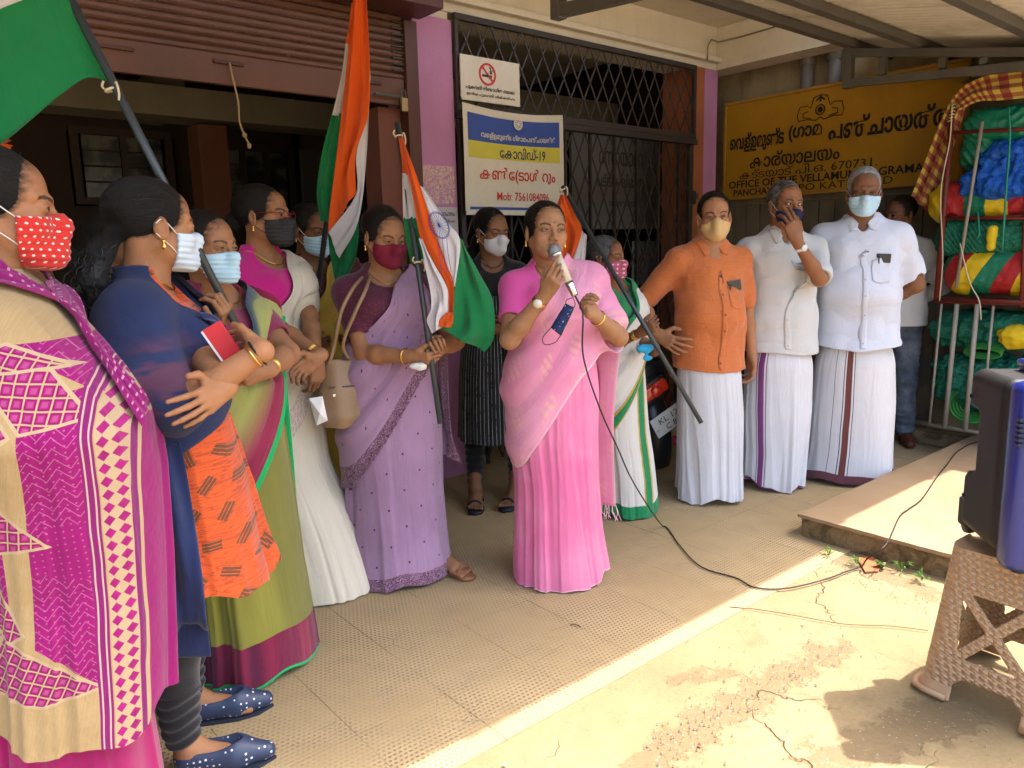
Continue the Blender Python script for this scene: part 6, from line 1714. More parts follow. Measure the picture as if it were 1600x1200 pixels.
    s.drape('dupatta_end', DN, [(-.215, -.06, 1.0), (-.225, -.08, .85), (-.215, -.09, .6), (-.20, -.09, .36)], [(-.19, .12, 1.0), (-.20, .13, .85), (-.20, .12, .6), (-.20, .09, .38)], f, off=.02, ns=90, nt=40, fold=(.016, 2.5), seed=6, pull=0)
    lg = cloth('black_leggings', (.012, .012, .014), rough=.7)
    shoe = mat('dotted_navy_shoe', lambda t: t.mix(t.vor(t.coord(), 62.0, 'F1', .25).lt(.20), (.028, .042, .085), (.62, .62, .62)), rough=.45, spec=.4)
    for q, (x, y, ty) in ((-1, (-.115, .035, -1)), (1, (.115, .055, -1))):
        g = Sdf(); g.cap((x * .9, y, .60), (x, y - .02, .34), .080, .064, .02); g.cap((x, y - .02, .34), (x, y - .02, .115), .064, .046, .02)
        g.disp(lambda P: (.0035 * np.sin(P[..., 2] * 190 + 9 * P[..., 0] + 2 * np.sin(P[..., 1] * 40)) * (P[..., 2] < .24)).astype(np.float32)); v, qq = g.mesh((x - .13, y - .15, .05), (x + .13, y + .13, .7), .0045)
        link('leggings', npmesh('leggings', v, qq), lg, s.root, True)
        h, td, sd, Lf = s.leg_foot(q, x, y, toe=(.05 * q, ty), zt=.13, z0=.010, vox=.003, r=(.036, .034), L=.205)
        g = Sdf(); Lf = .245
        g.cap(h + td * .035 + [0, 0, .034], h + td * (Lf * .62) + [0, 0, .028], .042, .042, 0); g.cap(h + td * (Lf * .62) + [0, 0, .026], h + td * (Lf * .93) + [0, 0, .020], .042, .024, .02)
        g.half(lambda P: (.003 - P[..., 2]).astype(np.float32))
        g.ell(h + td * .075 + [0, 0, .075], (.036, .095, .040), .004, 's', R=np.stack([sd, td, np.array([0, 0, 1.])], 1))
        v, qq = g.mesh(np.minimum(h, h + td * Lf) - .08, np.maximum(h, h + td * Lf) + .08, .003)
        link('shoe', npmesh('shoe', v, qq), shoe, s.root, True)
        mb = MB(); sole = [h + td * a + sd * b for a, b in ((-.012, .0), (.0, .034), (.08, .040), (.15, .046), (.21, .034), (.252, .0), (.21, -.034), (.15, -.046), (.08, -.040), (.0, -.034))]
        n = len(sole); mb.add([p * [1, 1, 0] + [0, 0, .0005] for p in sole] + [p * [1, 1, 0] + [0, 0, .009] for p in sole], [tuple(range(n))[::-1], tuple(range(n, 2 * n))] + [(i, (i + 1) % n, n + (i + 1) % n, n + i) for i in range(n)]); mb.obj('sole', plain('dark_sole', (.02, .025, .04)), s.root)
    s.finish(legs=False)
    ph = empty('phone', at(350, 540, 1.78), radians(20), 'phone in a red cover tucked under the folded arms of the woman in orange', 'phone'); R = rot('y', -.5)
    mb = MB(); mb.box((-.026, -.004, -.055), (.026, .003, .055), .003, R); mb.obj('cover', plain('red_cover', (.5, .02, .03), rough=.4), ph); mb = MB(); mb.box((-.0255, -.0055, -.053), (-.0205, -.0042, .053), .0005, R); mb.obj('edge_band', plain('white_band', (.6, .6, .6)), ph)
    return s

def make_magenta():
    s = Person('woman in a magenta and beige printed saree with a red dotted mask', (-1.035, 1.53), 104, 1.57, True, .98, (.32, .152, .075))
    k = s.k
    s.head(yaw=14, pitch=3, tilt=0, off=(.02, -.01), hair='bun', earrings=True, squint=.65, vox=.0022, scale=1.06)
    def dots(t):
        u, v = t.uv(); row = (v * 85.0).fl(); cu = (u * 85.0 + row * .5).fr() - .5; cv = (v * 85.0).fr() - .5
        return t.mix((cu * cu + cv * cv).sq().lt(.17), (.48, .022, .016), (.72, .58, .50)), t.noise(t.coord(), 30.0, 3.0)
    s.mask(mat('red_dotted_mask', dots, rough=.85, sheen=.2), WLOOP, low=-.118, top=-.012)
    s.arm(-1, (-.09, -.13, .95), (-.22, .02, 1.0), (.8, .0, 0), (0, 0, 1), vox=.005); s.arm(1, (.07, -.13, .96), (.22, .02, 1.0), (-.8, .0, 0), (0, 0, 1), vox=.005)
    blouse(s, cloth('magenta_blouse_near', (.20, .005, .10)), .4, grow=.004)
    necklace(s, drop=.02, r=.0022)
    MG, BE = (.215, .005, .105), (.31, .215, .10)
    PM = (1.34, 430.0, 900.0)
    def saree(front=False):
        def fn(t):
            c = t.coord(); x, y, z = t.xyz(c)
            wob = (t.noise(c, 5.0, 2.0) - .5) * 9.0
            X = 290.0 - (y + .275) * 900.0 + wob; Y = 430.0 - (z - 1.34) * 900.0 + wob * .6
            thr = t.noise(t.comb(X * .10, Y * .10 + X * .35, 0.0), 1.0, 3.0, .6)
            col = t.mix(thr.sm(.3, .7), BE, (.345, .245, .122))
            dots_ = (((X * .085).fr() - .5) * ((X * .085).fr() - .5) + ((Y * .085).fr() - .5) * ((Y * .085).fr() - .5)).sq().lt(.13)
            chev = ((Y + ((X * .028).fr() - .5).abs() * 44.0) * .055).fr().lt(.10) * t.noise(c, 6.0, 1.0).gt(.42)
            mag = t.mix((dots_ * .45).mx(chev * .6), t.vary(MG, t.noise(c, 9.0, 3.0), .2), (.42, .15, .27))
            def quad(P):
                r = None; n = len(P)
                for i in range(n):
                    (x0, y0), (x1, y1) = P[i], P[(i + 1) % n]; L = math.hypot(x1 - x0, y1 - y0); a, b = (y1 - y0) / L, -(x1 - x0) / L
                    d = X * a + Y * b - (a * x0 + b * y0); r = d if r is None else r.mx(d)
                return -r       # positive inside for this winding
            for P in ([(140, 650), (222, 640), (190, 1180), (102, 1085)], [(25, 680), (95, 730), (85, 830), (20, 780)], [(40, 900), (78, 900), (70, 1000), (42, 940)], [(-70, 620), (8, 700), (8, 1000), (-70, 900)], [(200, 560), (235, 600), (240, 660), (120, 560)], [(-80, 1000), (0, 1000), (-10, 1180), (-80, 1180)]):
                col = t.mix(quad(P[::-1] if False else P).gt(0.0).mx((-quad(P)).lt(-9999.0)), col, mag) if True else col
            def grid(P, ang, col, s1=17.0, s2=20.0):
                d = quad(P); cs, sn = cos(ang), sin(ang)
                p = (X * cs + Y * sn) / s1; q = (Y * cs - X * sn) / s2
                cell = ((p.fr() - .5).abs() * 1.0).mx((q.fr() - .5).abs())
                inner = t.mix(cell.sm(.12, .34), (.31, .045, .165), t.vary((.20, .004, .085), t.noise(c, 22.0, 2.0), .3))
                g = t.mix(cell.gt(.43), inner, (.36, .26, .15))
                return t.mix(d.gt(-4.0), t.mix(d.gt(0.0), (.36, .26, .15), g) if False else col, g) if False else t.mix(d.gt(-5.0), col, t.mix(d.gt(0.0), (.37, .28, .165), g))
            for P, a in (([(8, 620), (75, 603), (122, 700), (58, 745)], -.35), ([(80, 585), (160, 585), (222, 685), (140, 695)], .2), ([(12, 785), (48, 785), (140, 898), (48, 900)], .15), ([(20, 975), (42, 938), (85, 1055), (50, 1075)], .35), ([(-40, 1000), (0, 1000), (45, 1050), (0, 1100)], .5), ([(5, 1150), (52, 1062), (185, 1180), (100, 1190)], .5),
                         ([(10, 468), (58, 468), (105, 570), (60, 580)], -.2), ([(-60, 500), (0, 515), (42, 560), (40, 600), (-60, 600)], .4), ([(60, 590), (120, 560), (190, 600), (85, 600)], .4), ([(-60, 760), (-10, 780), (-5, 880), (-60, 850)], .1)):
                col = grid(P, a, col)
            # border: stripes, diamonds and a plain edge
            e = X + (Y - 640.0) * .055
            col = t.mix(e.band(214.0, 234.0), col, (.16, .010, .10)); col = t.mix(((e - 219.0).abs().lt(1.2)).mx((e - 229.0).abs().lt(1.2)), col, (.45, .28, .24))
            dm = (((e - 236.0) / 19.0).fr() - .5).abs() + (((Y) / 24.0).fr() - .5).abs()
            col = t.mix(e.band(236.0, 274.0), col, t.mix(dm.sm(.40, .46), t.vary((.26, .008, .12), t.noise(c, 30.0, 2.0), .5), (.37, .27, .165)))
            col = t.mix(e.band(274.0, 281.0), col, (.16, .01, .10)); col = t.mix(e.band(281.0, 285.0), col, (.36, .26, .15)); col = t.mix(e.gt(285.0), col, t.vary(MG, t.noise(c, 5.0, 2.0), .15))
            return col, t.noise(c, 9.0, 4.0)
        return fn
    m = mat('magenta_beige_saree', saree(), rough=.85, sheen=.15, spec=.1, bump_d=.012)
    g = s.torso(.014); 
    L = [(1.330, .075, .070, 0, .012), (1.305, .140, .088, 0, .01), (1.265, .205, .115, 0, .0), (1.20, .228, .142, 0, -.02), (1.12, .25, .165, 0, -.05), (1.02, .275, .20, 0, -.075), (.9, .235, .208, 0, -.075), (.7, .205, .212, 0, -.065), (.5, .208, .208, 0, -.055), (.40, .21, .205, 0, -.05)]
    s.skirt('saree', m, L, amp=(.003, .016), nfold=6, seed=71, hemwave=.022, hemtilt=(0, .03), nz=150, nt=420, pw=2.1, fpow=.8)
    MGC = uvcloth('magenta_edge', lambda t, u, v: t.mix(((((u * 45.0).fr() - .5).abs()).lt(.12) * (((v * 45.0).fr() - .5).abs()).lt(.12)) * .6, MG, (.7, .35, .5)), bump_d=.008)
    f = Sdf(); f.levels(L, pw=2.1, k=0); f.ops += s.torso(.01).ops
    s.drape('saree_edge', MGC, [(.10, -.09, 1.27), (.02, -.14, 1.215), (-.06, -.18, 1.16), (-.10, -.24, 1.08), (-.12, -.29, 1.02)][::1], [(.08, -.06, 1.32), (.03, -.09, 1.30), (-.03, -.10, 1.28), (-.04, -.20, 1.17), (-.05, -.31, 1.08)], f, off=.008, ns=80, nt=20, fold=(.009, 2.5), seed=3)
    s.drape('saree_neck', MGC, [(-.04, -.12, 1.25), (-.10, -.07, 1.275), (-.125, .01, 1.275), (-.09, .08, 1.28), (0, .11, 1.28)], [(-.03, -.09, 1.29), (-.065, -.055, 1.32), (-.075, .01, 1.325), (-.06, .06, 1.325), (0, .08, 1.325)], f, off=.010, ns=60, nt=16, fold=(.006, 2), seed=4)
    L2 = [(1.0, .16, .15, 0, -.04), (.5, .165, .15, 0, -.04), (.012, .18, .17, 0, -.04)]
    s.skirt('under_saree', cloth('deep_magenta', (.30, .008, .10)), L2, amp=(.004, .02), nfold=9, seed=3)
    for q in (-1, 1): s.leg_foot(q, q * .09, -.06, toe=(0, -1), zt=.12, vox=.005)
    s.finish(); return s

def background():
    def simple(label, pos, face, H, head, blc, skc, maskm=None, hair='bun', g=1.0, skin=(.20, .095, .05), hoff=(0, -.02)):
        s = Person(label, pos, face, H, True, g, skin); s.head(vox=.0035, off=hoff, hair=hair, earrings=True, **head); k = s.k
        if maskm is not None: s.mask(maskm, WLOOP)
        s.arm(-1, (-.16, -.20, .95 * k), (-.26, .04, .95), (.9, -.1, 0), (0, 0, 1), vox=.0055, curl=(.5, .6, .6, .7)); s.arm(1, (.16, -.20, .95 * k), (.26, .04, .95), (-.9, -.1, 0), (0, 0, 1), vox=.0055, curl=(.5, .6, .6, .7))
        blouse(s, blc, .62)
        L = [(1.0 * k, .15, .13, 0, -.02), (.85 * k, .18, .155, 0, -.0), (.4 * k, .185, .17, .0, 0), (.012, .20, .19, .0, 0)]
        s.skirt('saree_skirt', skc, L, amp=(.003, .02), nfold=9, seed=int(H * 1000), nt=160, nz=40)
        s.drape('pallu', skc, sc(SAREE, k), sc(SAREEU, k), bodyfield(s, L, [s.AR]), off=.006, ns=70, nt=36, fold=(.008, 2.5), seed=int(H * 999)); s.finish(); return s
    yl = cloth('dull_yellow', (.36, .24, .03)); bk = cloth('dark_maroon_cloth', (.07, .015, .02)); dk = cloth('dark_green_cloth', (.02, .045, .03)); rd = cloth('dark_red_cloth', (.22, .02, .03))
    simple('woman in yellow and dark saree with a pale blue mask behind the cream saree', (-.93, 3.60), 45, 1.575, dict(yaw=8, pitch=12, squint=.5), bk, yl, SURG, g=.95)
    simple('woman in a dark red saree with a pinkish mask deep in the doorway', (-.93, 4.12), 20, 1.56, dict(yaw=0, pitch=4, squint=.6), rd, bk, plain('pink_mask', (.45, .30, .30)), skin=(.17, .08, .04))
    simple('woman in dark green turned away with a white mask', (-1.40, 2.28), -35, 1.47, dict(yaw=-30, pitch=2, squint=.5), bk, dk, SURGW, skin=(.20, .09, .045))
    simple('woman in shadow looking across, without a visible mask, behind the navy dupatta', (-1.52, 2.95), 85, 1.53, dict(yaw=5, pitch=0, squint=.6), dk, bk, None, skin=(.20, .09, .045))
for fn in (make_lilac, make_old_woman, make_striped, make_cream, make_green, make_navy, make_magenta, background):
    fn(); print(fn.__name__, round(time.time() - T0, 1))
# ================================================================ flags
SAF = uvcloth('saffron_cloth', lambda t, u, v: t.vary((.78, .115, .012), t.noise(t.coord(), 5.0, 3.0), .08), trans=.25, bump_d=.006)
FWH = uvcloth('flag_white', lambda t, u, v: t.vary((.68, .65, .66), t.noise(t.coord(), 5.0, 3.0), .05), trans=.25, bump_d=.006)
FGR = uvcloth('flag_green', lambda t, u, v: t.vary((.012, .20, .062), t.noise(t.coord(), 5.0, 3.0), .1), trans=.2, bump_d=.006)
NAVY = plain('chakra_blue', (.02, .04, .25))
POLE = plain('dark_pipe', (.035, .045, .050), rough=.35, spec=.5)
KNOT = plain('cream_string', (.60, .52, .36))
def panel(name, m, A, Bc, parent, fold=(.010, 2.0), seed=0, ns=70, nt=30):
    o0 = np.array(parent.location)
    a = spline([at(*p) - o0 for p in A], ns); b = spline([at(*p) - o0 for p in Bc], ns); t = np.linspace(0, 1, nt)
    P = a[:, None] * (1 - t[None, :, None]) + b[:, None] * t[None, :, None]
    S_, T_ = np.meshgrid(np.linspace(0, 1, ns), t, indexing='ij')
    edge = np.sin(pi * np.clip(T_, 0, 1)) ** .5
    w = fold[0] * (np.sin(T_ * fold[1] * 6.28 + 1.5 * S_ * 3 + seed) + .5 * np.sin(T_ * fold[1] * 13 - 4 * S_ + 2 * seed)) * edge
    P[..., 1] += w; P[..., 0] += w * .25
    o = link(name, npmesh(name, P.reshape(-1, 3), gridfaces(ns, nt), uv=np.stack([S_.ravel() * .6, T_.ravel() * .3], 1)), m, parent, True)
    so = o.modifiers.new('t', 'SOLIDIFY'); so.thickness = .0012
    return P
def flag(label, a, b, r=.011, knots=()):
    f = empty('flag', at(*b), 0, label, 'flag'); o0 = np.array(f.location)
    mb = MB(); mb.tube([at(*a) - o0, at(*b) - o0], r, 12); mb.obj('pole', POLE, f, True)
    for i, k in enumerate(knots):
        c = at(*k) - o0; mb = MB(); ax = nrm(at(*b) - at(*a)); u = nrm(np.cross(ax, [0, 1, .2])); w = np.cross(ax, u)
        mb.tube([c + (r + .003) * (cos(x) * u + sin(x) * w) for x in np.linspace(0, 6.28, 14, endpoint=False)], .0035, 5, True)
        mb.tube(spline([c + u * r, c + u * .02 + [0, -.01, .008], c + u * .026 + [0, -.012, -.02], c + u * .022 + [0, -.01, -.035]], 10), .003, 5)
        mb.tube(spline([c - u * r, c - u * .018 + [0, -.01, .012], c - u * .012 + [0, -.012, .022]], 8), .003, 5); mb.obj('string_tie', KNOT, f, True)
    return f
f1 = flag('large tricolour flag with its green stripe over the two nearest women', (96, -30, 1.93), (378, 526, 2.02), .0105, [(174, 140, 1.955)])
b1 = [(166, 126, 1.965), (135, 122, 1.95), (95, 148, 1.92), (45, 190, 1.88), (0, 226, 1.84), (-70, 270, 1.80)]; b2 = [(100, -30, 1.93), (75, -18, 1.92), (40, -2, 1.88), (0, 14, 1.84), (-40, 34, 1.80), (-110, 60, 1.76)]
b3 = [(45, -180, 1.90), (20, -170, 1.88), (-15, -160, 1.85), (-60, -145, 1.8), (-100, -120, 1.78), (-160, -90, 1.74)]; b4 = [(-15, -320, 1.87), (-40, -310, 1.85), (-70, -300, 1.82), (-120, -290, 1.78), (-160, -270, 1.76), (-220, -240, 1.72)]
panel('green_stripe', FGR, b1, b2, f1, (.012, .8), 1); panel('white_stripe', FWH, b2, b3, f1, (.012, .8), 2); panel('saffron_stripe', SAF, b3, b4, f1, (.012, .8), 3)
fo = flag('tricolour flag mostly out of frame, one orange tip showing above the nearest woman', (-60, -160, 2.15), (-40, 420, 2.2)); panel('saffron_stripe', SAF, [(-55, 150, 2.1), (-30, 180, 2.1), (10, 215, 2.1)], [(-50, 250, 2.1), (-25, 245, 2.1), (18, 232, 2.1)], fo)
f2 = flag('tall tricolour flag hanging limp in front of the shutter', (562, -40, 3.30), (490, 500, 3.42), .012)
Y2 = 3.24
def q(L, Y): return [(x, y, Y) for x, y in L]
panel('saffron_stripe', SAF, q([(552, -60), (551, 12), (540, 120), (527, 230), (515, 330), (512, 366)], 3.22), q([(566, -60), (574, 20), (578, 110), (575, 181), (556, 240), (556, 303)], 3.20), f2, (.016, 1.2), 1)
panel('white_stripe', FWH, q([(575, 178), (556, 238), (556, 303), (513, 364)], 3.215), q([(578, 110), (573, 240), (560, 345), (530, 404)], 3.23), f2, (.008, 1.0), 2)
panel('green_stripe', FGR, q([(512, 362), (516, 400), (524, 440)], 3.26), q([(562, 330), (556, 400), (531, 452)], 3.27), f2, (.01, 1.5), 3)
panel('saffron_stripe', SAF, q([(549, 5), (545, 40), (539, 72)], 3.27), q([(556, 5), (556, 40), (553, 75)], 3.26), f2, (.004, 1), 3)
panel('white_stripe', FWH, q([(540, 68), (533, 120), (519, 180)], 3.27), q([(554, 70), (548, 120), (536, 182)], 3.26), f2, (.006, 1), 4)
panel('green_stripe', FGR, q([(519, 176), (503, 240), (495, 300), (500, 345)], 3.28), q([(538, 178), (530, 240), (524, 300), (518, 350)], 3.26), f2, (.008, 1.4), 5)
f3 = flag('tricolour flag with a blue wheel held by the woman in the lilac saree', (621, 192, 2.90), (688, 662, 2.735), .0105, [(623, 213, 2.885), (653, 410, 2.81)])
panel('saffron_stripe', SAF, q([(625, 214), (637, 270), (646, 312), (657, 373), (677, 411), (697, 447), (698, 492)], 2.80), q([(628, 214), (645, 258), (657, 294), (678, 360), (697, 412), (708, 444), (707, 508)], 2.78), f3, (.006, .6), 1)
panel('white_stripe', FWH, q([(656, 290), (678, 358), (697, 410), (708, 446)], 2.785), q([(660, 292), (700, 348), (719, 378), (711, 448)], 2.79), f3, (.006, 1.0), 2)
panel('white_stripe', FWH, q([(656, 372), (664, 415), (672, 455), (673, 482), (667, 500), (675, 521)], 2.775), q([(658, 374), (677, 410), (698, 448), (700, 470), (699, 492), (690, 512)], 2.77), f3, (.012, 1.2), 3)
panel('green_stripe', FGR, q([(716, 370), (713, 420), (706, 470), (706, 505), (690, 513)], 2.80), q([(721, 376), (748, 425), (770, 470), (772, 525), (757, 551)], 2.83), f3, (.018, 1.0), 4)
panel('saffron_stripe', SAF, q([(698, 488), (687, 500), (684, 510)], 2.765), q([(708, 488), (708, 500), (704, 512)], 2.765), f3, (.003, 1), 3)
panel('saffron_stripe', SAF, q([(622, 214), (627, 245), (629, 272)], 2.86), q([(630, 214), (637, 245), (641, 274)], 2.84), f3, (.003, 1), 3)
panel('white_stripe', FWH, q([(628, 270), (629, 305), (630, 342)], 2.86), q([(641, 272), (646, 305), (652, 343)], 2.83), f3, (.005, 1), 4)
panel('green_stripe', FGR, q([(630, 340), (634, 372), (642, 412)], 2.86), q([(652, 341), (658, 372), (664, 408)], 2.83), f3, (.006, 1.4), 5)
o0 = np.array(f3.location); mb = MB(); cc = (686, 352)
def wp(x, y): return at(x, y, 2.770 + .00) - o0
for rr in (1.0, .92): mb.tube([wp(cc[0] + 15 * rr * cos(a) + 6 * rr * sin(a), cc[1] + 21 * rr * sin(a)) for a in np.linspace(0, 2 * pi, 30, endpoint=False)], .0011, 4, True)
for a in np.linspace(0, 2 * pi, 20, endpoint=False): mb.tube([wp(cc[0], cc[1]), wp(cc[0] + 14 * cos(a) + 5.5 * sin(a), cc[1] + 19.5 * sin(a))], .0006, 4)
for x0 in (688, 695, 702): mb.tube([wp(x0 - 4, 372), wp(x0 - 2, 395), wp(x0 + 3, 425)], .0009, 4)
mb.obj('blue_wheel', NAVY, f3)
f4 = flag('rolled tricolour flag on a long pole held by the elderly woman', (879, 291, 3.66), (1096, 661, 3.30), .0105, [(879, 298, 3.65)])
panel('saffron_stripe', SAF, q([(876, 304), (868, 335), (866, 400), (866, 440)], 3.62), q([(883, 304), (898, 335), (909, 362), (894, 405)], 3.60), f4, (.010, 1.2), 1)
panel('white_stripe', FWH, q([(909, 360), (897, 398), (888, 430)], 3.61), q([(917, 368), (914, 405), (905, 432)], 3.63), f4, (.008, 1.0), 2)

# ================================================================ loudspeaker and stool
def onx(px, py, x):
    d = _f + (px - 800) / FPX * CX - (py - 600) / FPX * CU; t = (x - (CAM - P0) @ DX) / (d @ DX); v = CAM + d * t - P0
    return np.array([v @ DX, v @ DY, v[2]])
st = empty('plastic_stool', (1.475, 2.085, 0), radians(-53), 'brown woven pattern plastic stool under the loudspeaker', 'stool')
BRP = (.40, .25, .135)
def weave(t):
    c = t.coord(); x, y, z = t.xyz(c); a = x + y; b = x - y
    r = (z * 92.0).fl(); ph = (a * 42.0 + r * .5).fr() - .5; ph2 = (b * 28.0 + r * .5).fr() - .5; zz = (z * 52.0 + ph * .5).fr() - .5
    h = (1.0 - (ph * ph * 3.0)) * (1.0 - zz * zz * 3.4); n = t.noise(c, 8.0, 4.0)
    return t.vary(BRP, n, .14), h * z.band(.045, .455)
STM = mat('brown_plastic_weave', weave, rough=.42, spec=.45, bump_d=.006)
def hw(z): return .190 - .045 * np.clip(z / .46, 0, 1) + .010 * np.exp(-((z - .0) / .03) ** 2)
f = Sdf()
def shell(P):
    h = hw(P[..., 2]); r = .05
    qx = np.abs(P[..., 0]) - (h - r); qy = np.abs(P[..., 1]) - (h - r)
    d = np.sqrt(np.maximum(qx, 0) ** 2 + np.maximum(qy, 0) ** 2) + np.minimum(np.maximum(qx, qy), 0) - r
    side = np.abs(d + .004) - .004; top = np.maximum(np.abs(P[..., 2] - .455) - .005, d)
    return np.minimum(np.maximum(side, P[..., 2] - .46), top).astype(np.float32)
f._add(shell, (-.22, -.22, 0), (.22, .22, .47), 0, 'u')
def holes(P):
    x, y, z = P[..., 0], P[..., 1], P[..., 2]
    face = np.abs(x) > np.abs(y); u = np.where(face, y, x)
    arch = np.maximum(np.maximum(np.abs(u) - .090, z - .075), (np.abs(u) + z - .140) * .7)
    X_, Z_ = u, (z - .235)
    sq = np.maximum(np.abs(X_) / .088, np.abs(Z_) / .098) - 1
    bar = .0155 - np.minimum(np.abs(X_ * .745 - Z_ * .667), np.abs(X_ * .745 + Z_ * .667))
    xh = np.maximum(sq * .09, bar)
    return np.minimum(arch, xh).astype(np.float32)
f._add(holes, (-.25, -.25, -.05), (.25, .25, .40), .004, 's')
f.half(lambda P: (.002 - P[..., 2]).astype(np.float32))
v, qd = f.mesh((-.23, -.23, -.01), (.23, .23, .48), .0034); link('seat_body', npmesh('seat_body', v, qd), STM, st, True)
mb = MB()
for s_ in (-1, 1):
    for w in (-1, 1):
        mb2 = MB(); mb2.tube([(s_ * .098, w * .200, .010), (s_ * .16, w * .202, .012), (s_ * .190, w * .190, .012), (s_ * .202, w * .16, .012), (s_ * .200, w * .098, .010)], .010, 8); mb2.obj('foot_rim', plain('brown_plastic', BRP, rough=.4), st, True)

fr = at(1567, 872, 1.90); bk_ = at(1493, 843, 2.19); hd = fr - bk_; hd[2] = 0; ang = math.atan2(hd[1], hd[0])
sp = empty('loudspeaker', (bk_[0], bk_[1], .475), ang, 'blue and black trolley loudspeaker standing on the brown stool', 'loudspeaker')
DEP = float(np.linalg.norm(hd)); HGT = .50; WID = .40
# local: x from back to front, y to the (hidden) other side, z up
BLKP = mat('black_speaker_plastic', lambda t: (t.mix(t.noise(t.coord(), 55.0, 2.0).gt(.76) * .5, t.vary((.013, .012, .012), t.noise(t.coord(), 7.0, 4.0), .25), (.25, .24, .22)), t.noise(t.coord(), 300.0, 2.0)), rough=.5, spec=.35, bump_d=.001)
BLUP = mat('blue_speaker_plastic', lambda t: t.mix(t.noise(t.coord(), 60.0, 2.0).gt(.75) * .6, t.vary((.010, .022, .17), t.noise(t.coord(), 7.0, 4.0), .12), (.4, .42, .5)), rough=.32, spec=.5, coat=.3)
def rbox(lo, hi, r):
    lo, hi = np.array(lo), np.array(hi); c, h = (lo + hi) / 2, (hi - lo) / 2 - r
    return lambda P: (lambda q_: np.sqrt((np.maximum(q_, 0) ** 2).sum(-1)) + np.minimum(q_.max(-1), 0) - r)(np.abs(P - c) - h).astype(np.float32)
g = Sdf(); g._add(rbox((0, 0, .02), (DEP - .055, WID, HGT), .035), (0, 0, 0), (DEP, WID, HGT), 0, 'u')
g._add(rbox((-.05, -.04, .20), (.085, .045, .39), .02), (-.1, -.1, .1), (.2, .1, .5), .01, 's'); g._add(rbox((-.05, -.04, .18), (.035, .045, .30), .02), (-.1, -.1, .1), (.2, .1, .5), .01, 's')
v, qd = g.mesh((-.02, -.02, 0), (DEP, WID + .02, HGT + .02), .0045); link('cabinet', npmesh('cabinet', v, qd), BLKP, sp, True)
mb = MB(); mb.box((DEP - .054, -.003, .0), (DEP + .03, WID + .003, HGT + .006), .028); mb.obj('front_frame', BLUP, sp, True)
mb = MB(); mb.box((DEP + .029, .05, .06), (DEP + .034, WID - .05, .34), .002); mb.obj('grille', plain('grille_grey', (.10, .10, .10)), sp)
for i in range(6):
    mb = MB(); mb.box((DEP + .012, -.006, .345 + i * .013), (DEP + .034, .07, .352 + i * .013), .002); mb.obj('vent_slat', plain('slat_dark', (.02, .025, .05), rough=.3), sp)
mb = MB(); mb.box((.05, .10, HGT + .012), (DEP - .03, .16, HGT + .035), .010); mb.box((.05, .11, HGT - .01), (.08, .15, HGT + .02), .004); mb.box((DEP - .07, .11, HGT - .01), (DEP - .04, .15, HGT + .02), .004); mb.obj('top_handle', BLUP, sp, True)
mb = MB(); mb.box((-.028, .01, .015), (.03, .06, .10), .008); mb.lathe([(.001, -.012), (.026, -.012), (.028, 0), (.026, .012), (.001, .012)], (-.004, .035, .018), 18, 1); mb.obj('wheel', BLKP, sp, True)
mb = MB(); mb.box((-.028, WID - .06, .015), (.03, WID - .01, .10), .008); mb.lathe([(.001, -.012), (.026, -.012), (.028, 0), (.026, .012), (.001, .012)], (-.004, WID - .035, .018), 18, 1); mb.obj('wheel', BLKP, sp, True)
for y in (.05, WID - .05):
    mb = MB(); mb.lathe([(.001, -.012), (.018, -.012), (.016, .02), (.001, .02)], (DEP - .02, y, 0), 14); mb.obj('rubber_foot', BLKP, sp)
for z in (.12, .42):
    mb = MB(); mb.lathe([(.001, -.002), (.006, -.002), (.006, .001), (.001, .001)], (.03, -.001, z), 10, 1); mb.obj('screw', plain('screw_dark', (.008, .008, .008)), sp)

# ================================================================ market rack by the wall
XR = 3.16
rk = bempty('goods_rack', (0, 0, 0), label='red and grey steel rack stacked with coloured tarpaulins and nets by the wall', cat='rack')
REDF = mat('red_frame_paint', m_plaster((.17, .018, .016), (.10, .03, .02), .8), rough=.5); GRF = mat('galvanised_pipe', m_plaster((.30, .27, .22), (.20, .16, .11), .7), rough=.5)
def bar(a, b, r, m, name, x=XR, x2=None, n=8):
    p, q_ = onx(a[0], a[1], x), onx(b[0], b[1], x2 or x); mb = MB(); mb.tube([p, q_], r, n); return mb.obj(name, m, rk, True)
bar((1490, 155), (1463, 468), .016, REDF, 'post'); bar((1490, 207), (1720, 196), .011, REDF, 'rail'); bar((1470, 340), (1720, 342), .011, REDF, 'rail'); bar((1462, 468), (1720, 476), .014, REDF, 'rail'); bar((1604, 300), (1596, 480), .012, REDF, 'post')
bar((1535, 190), (1494, 450), .010, GRF, 'brace', XR - .02)
for a, b, r in (((1471, 475), (1452, 664), .008), ((1495, 475), (1476, 668), .015), ((1527, 475), (1508, 672), .015), ((1552, 478), (1536, 640), .008), ((1640, 480), (1630, 690), .015)): bar(a, b, r, GRF, 'leg', XR, None, 6)
bar((1450, 664), (1720, 705), .012, GRF, 'bottom_rail')
mb = MB(); a = onx(1462, 468, XR); mb.box((XR, -2.9, a[2] - .02), (XR + .40, a[1], a[2] - .008)); mb.obj('shelf', REDF, rk)
mb = MB(); a = onx(1470, 340, XR); mb.box((XR, -2.9, a[2] - .015), (XR + .40, a[1] - .02, a[2] - .005)); mb.obj('shelf', REDF, rk)
def yz(px, py, x): v = onx(px, py, x); return v[1], v[2]
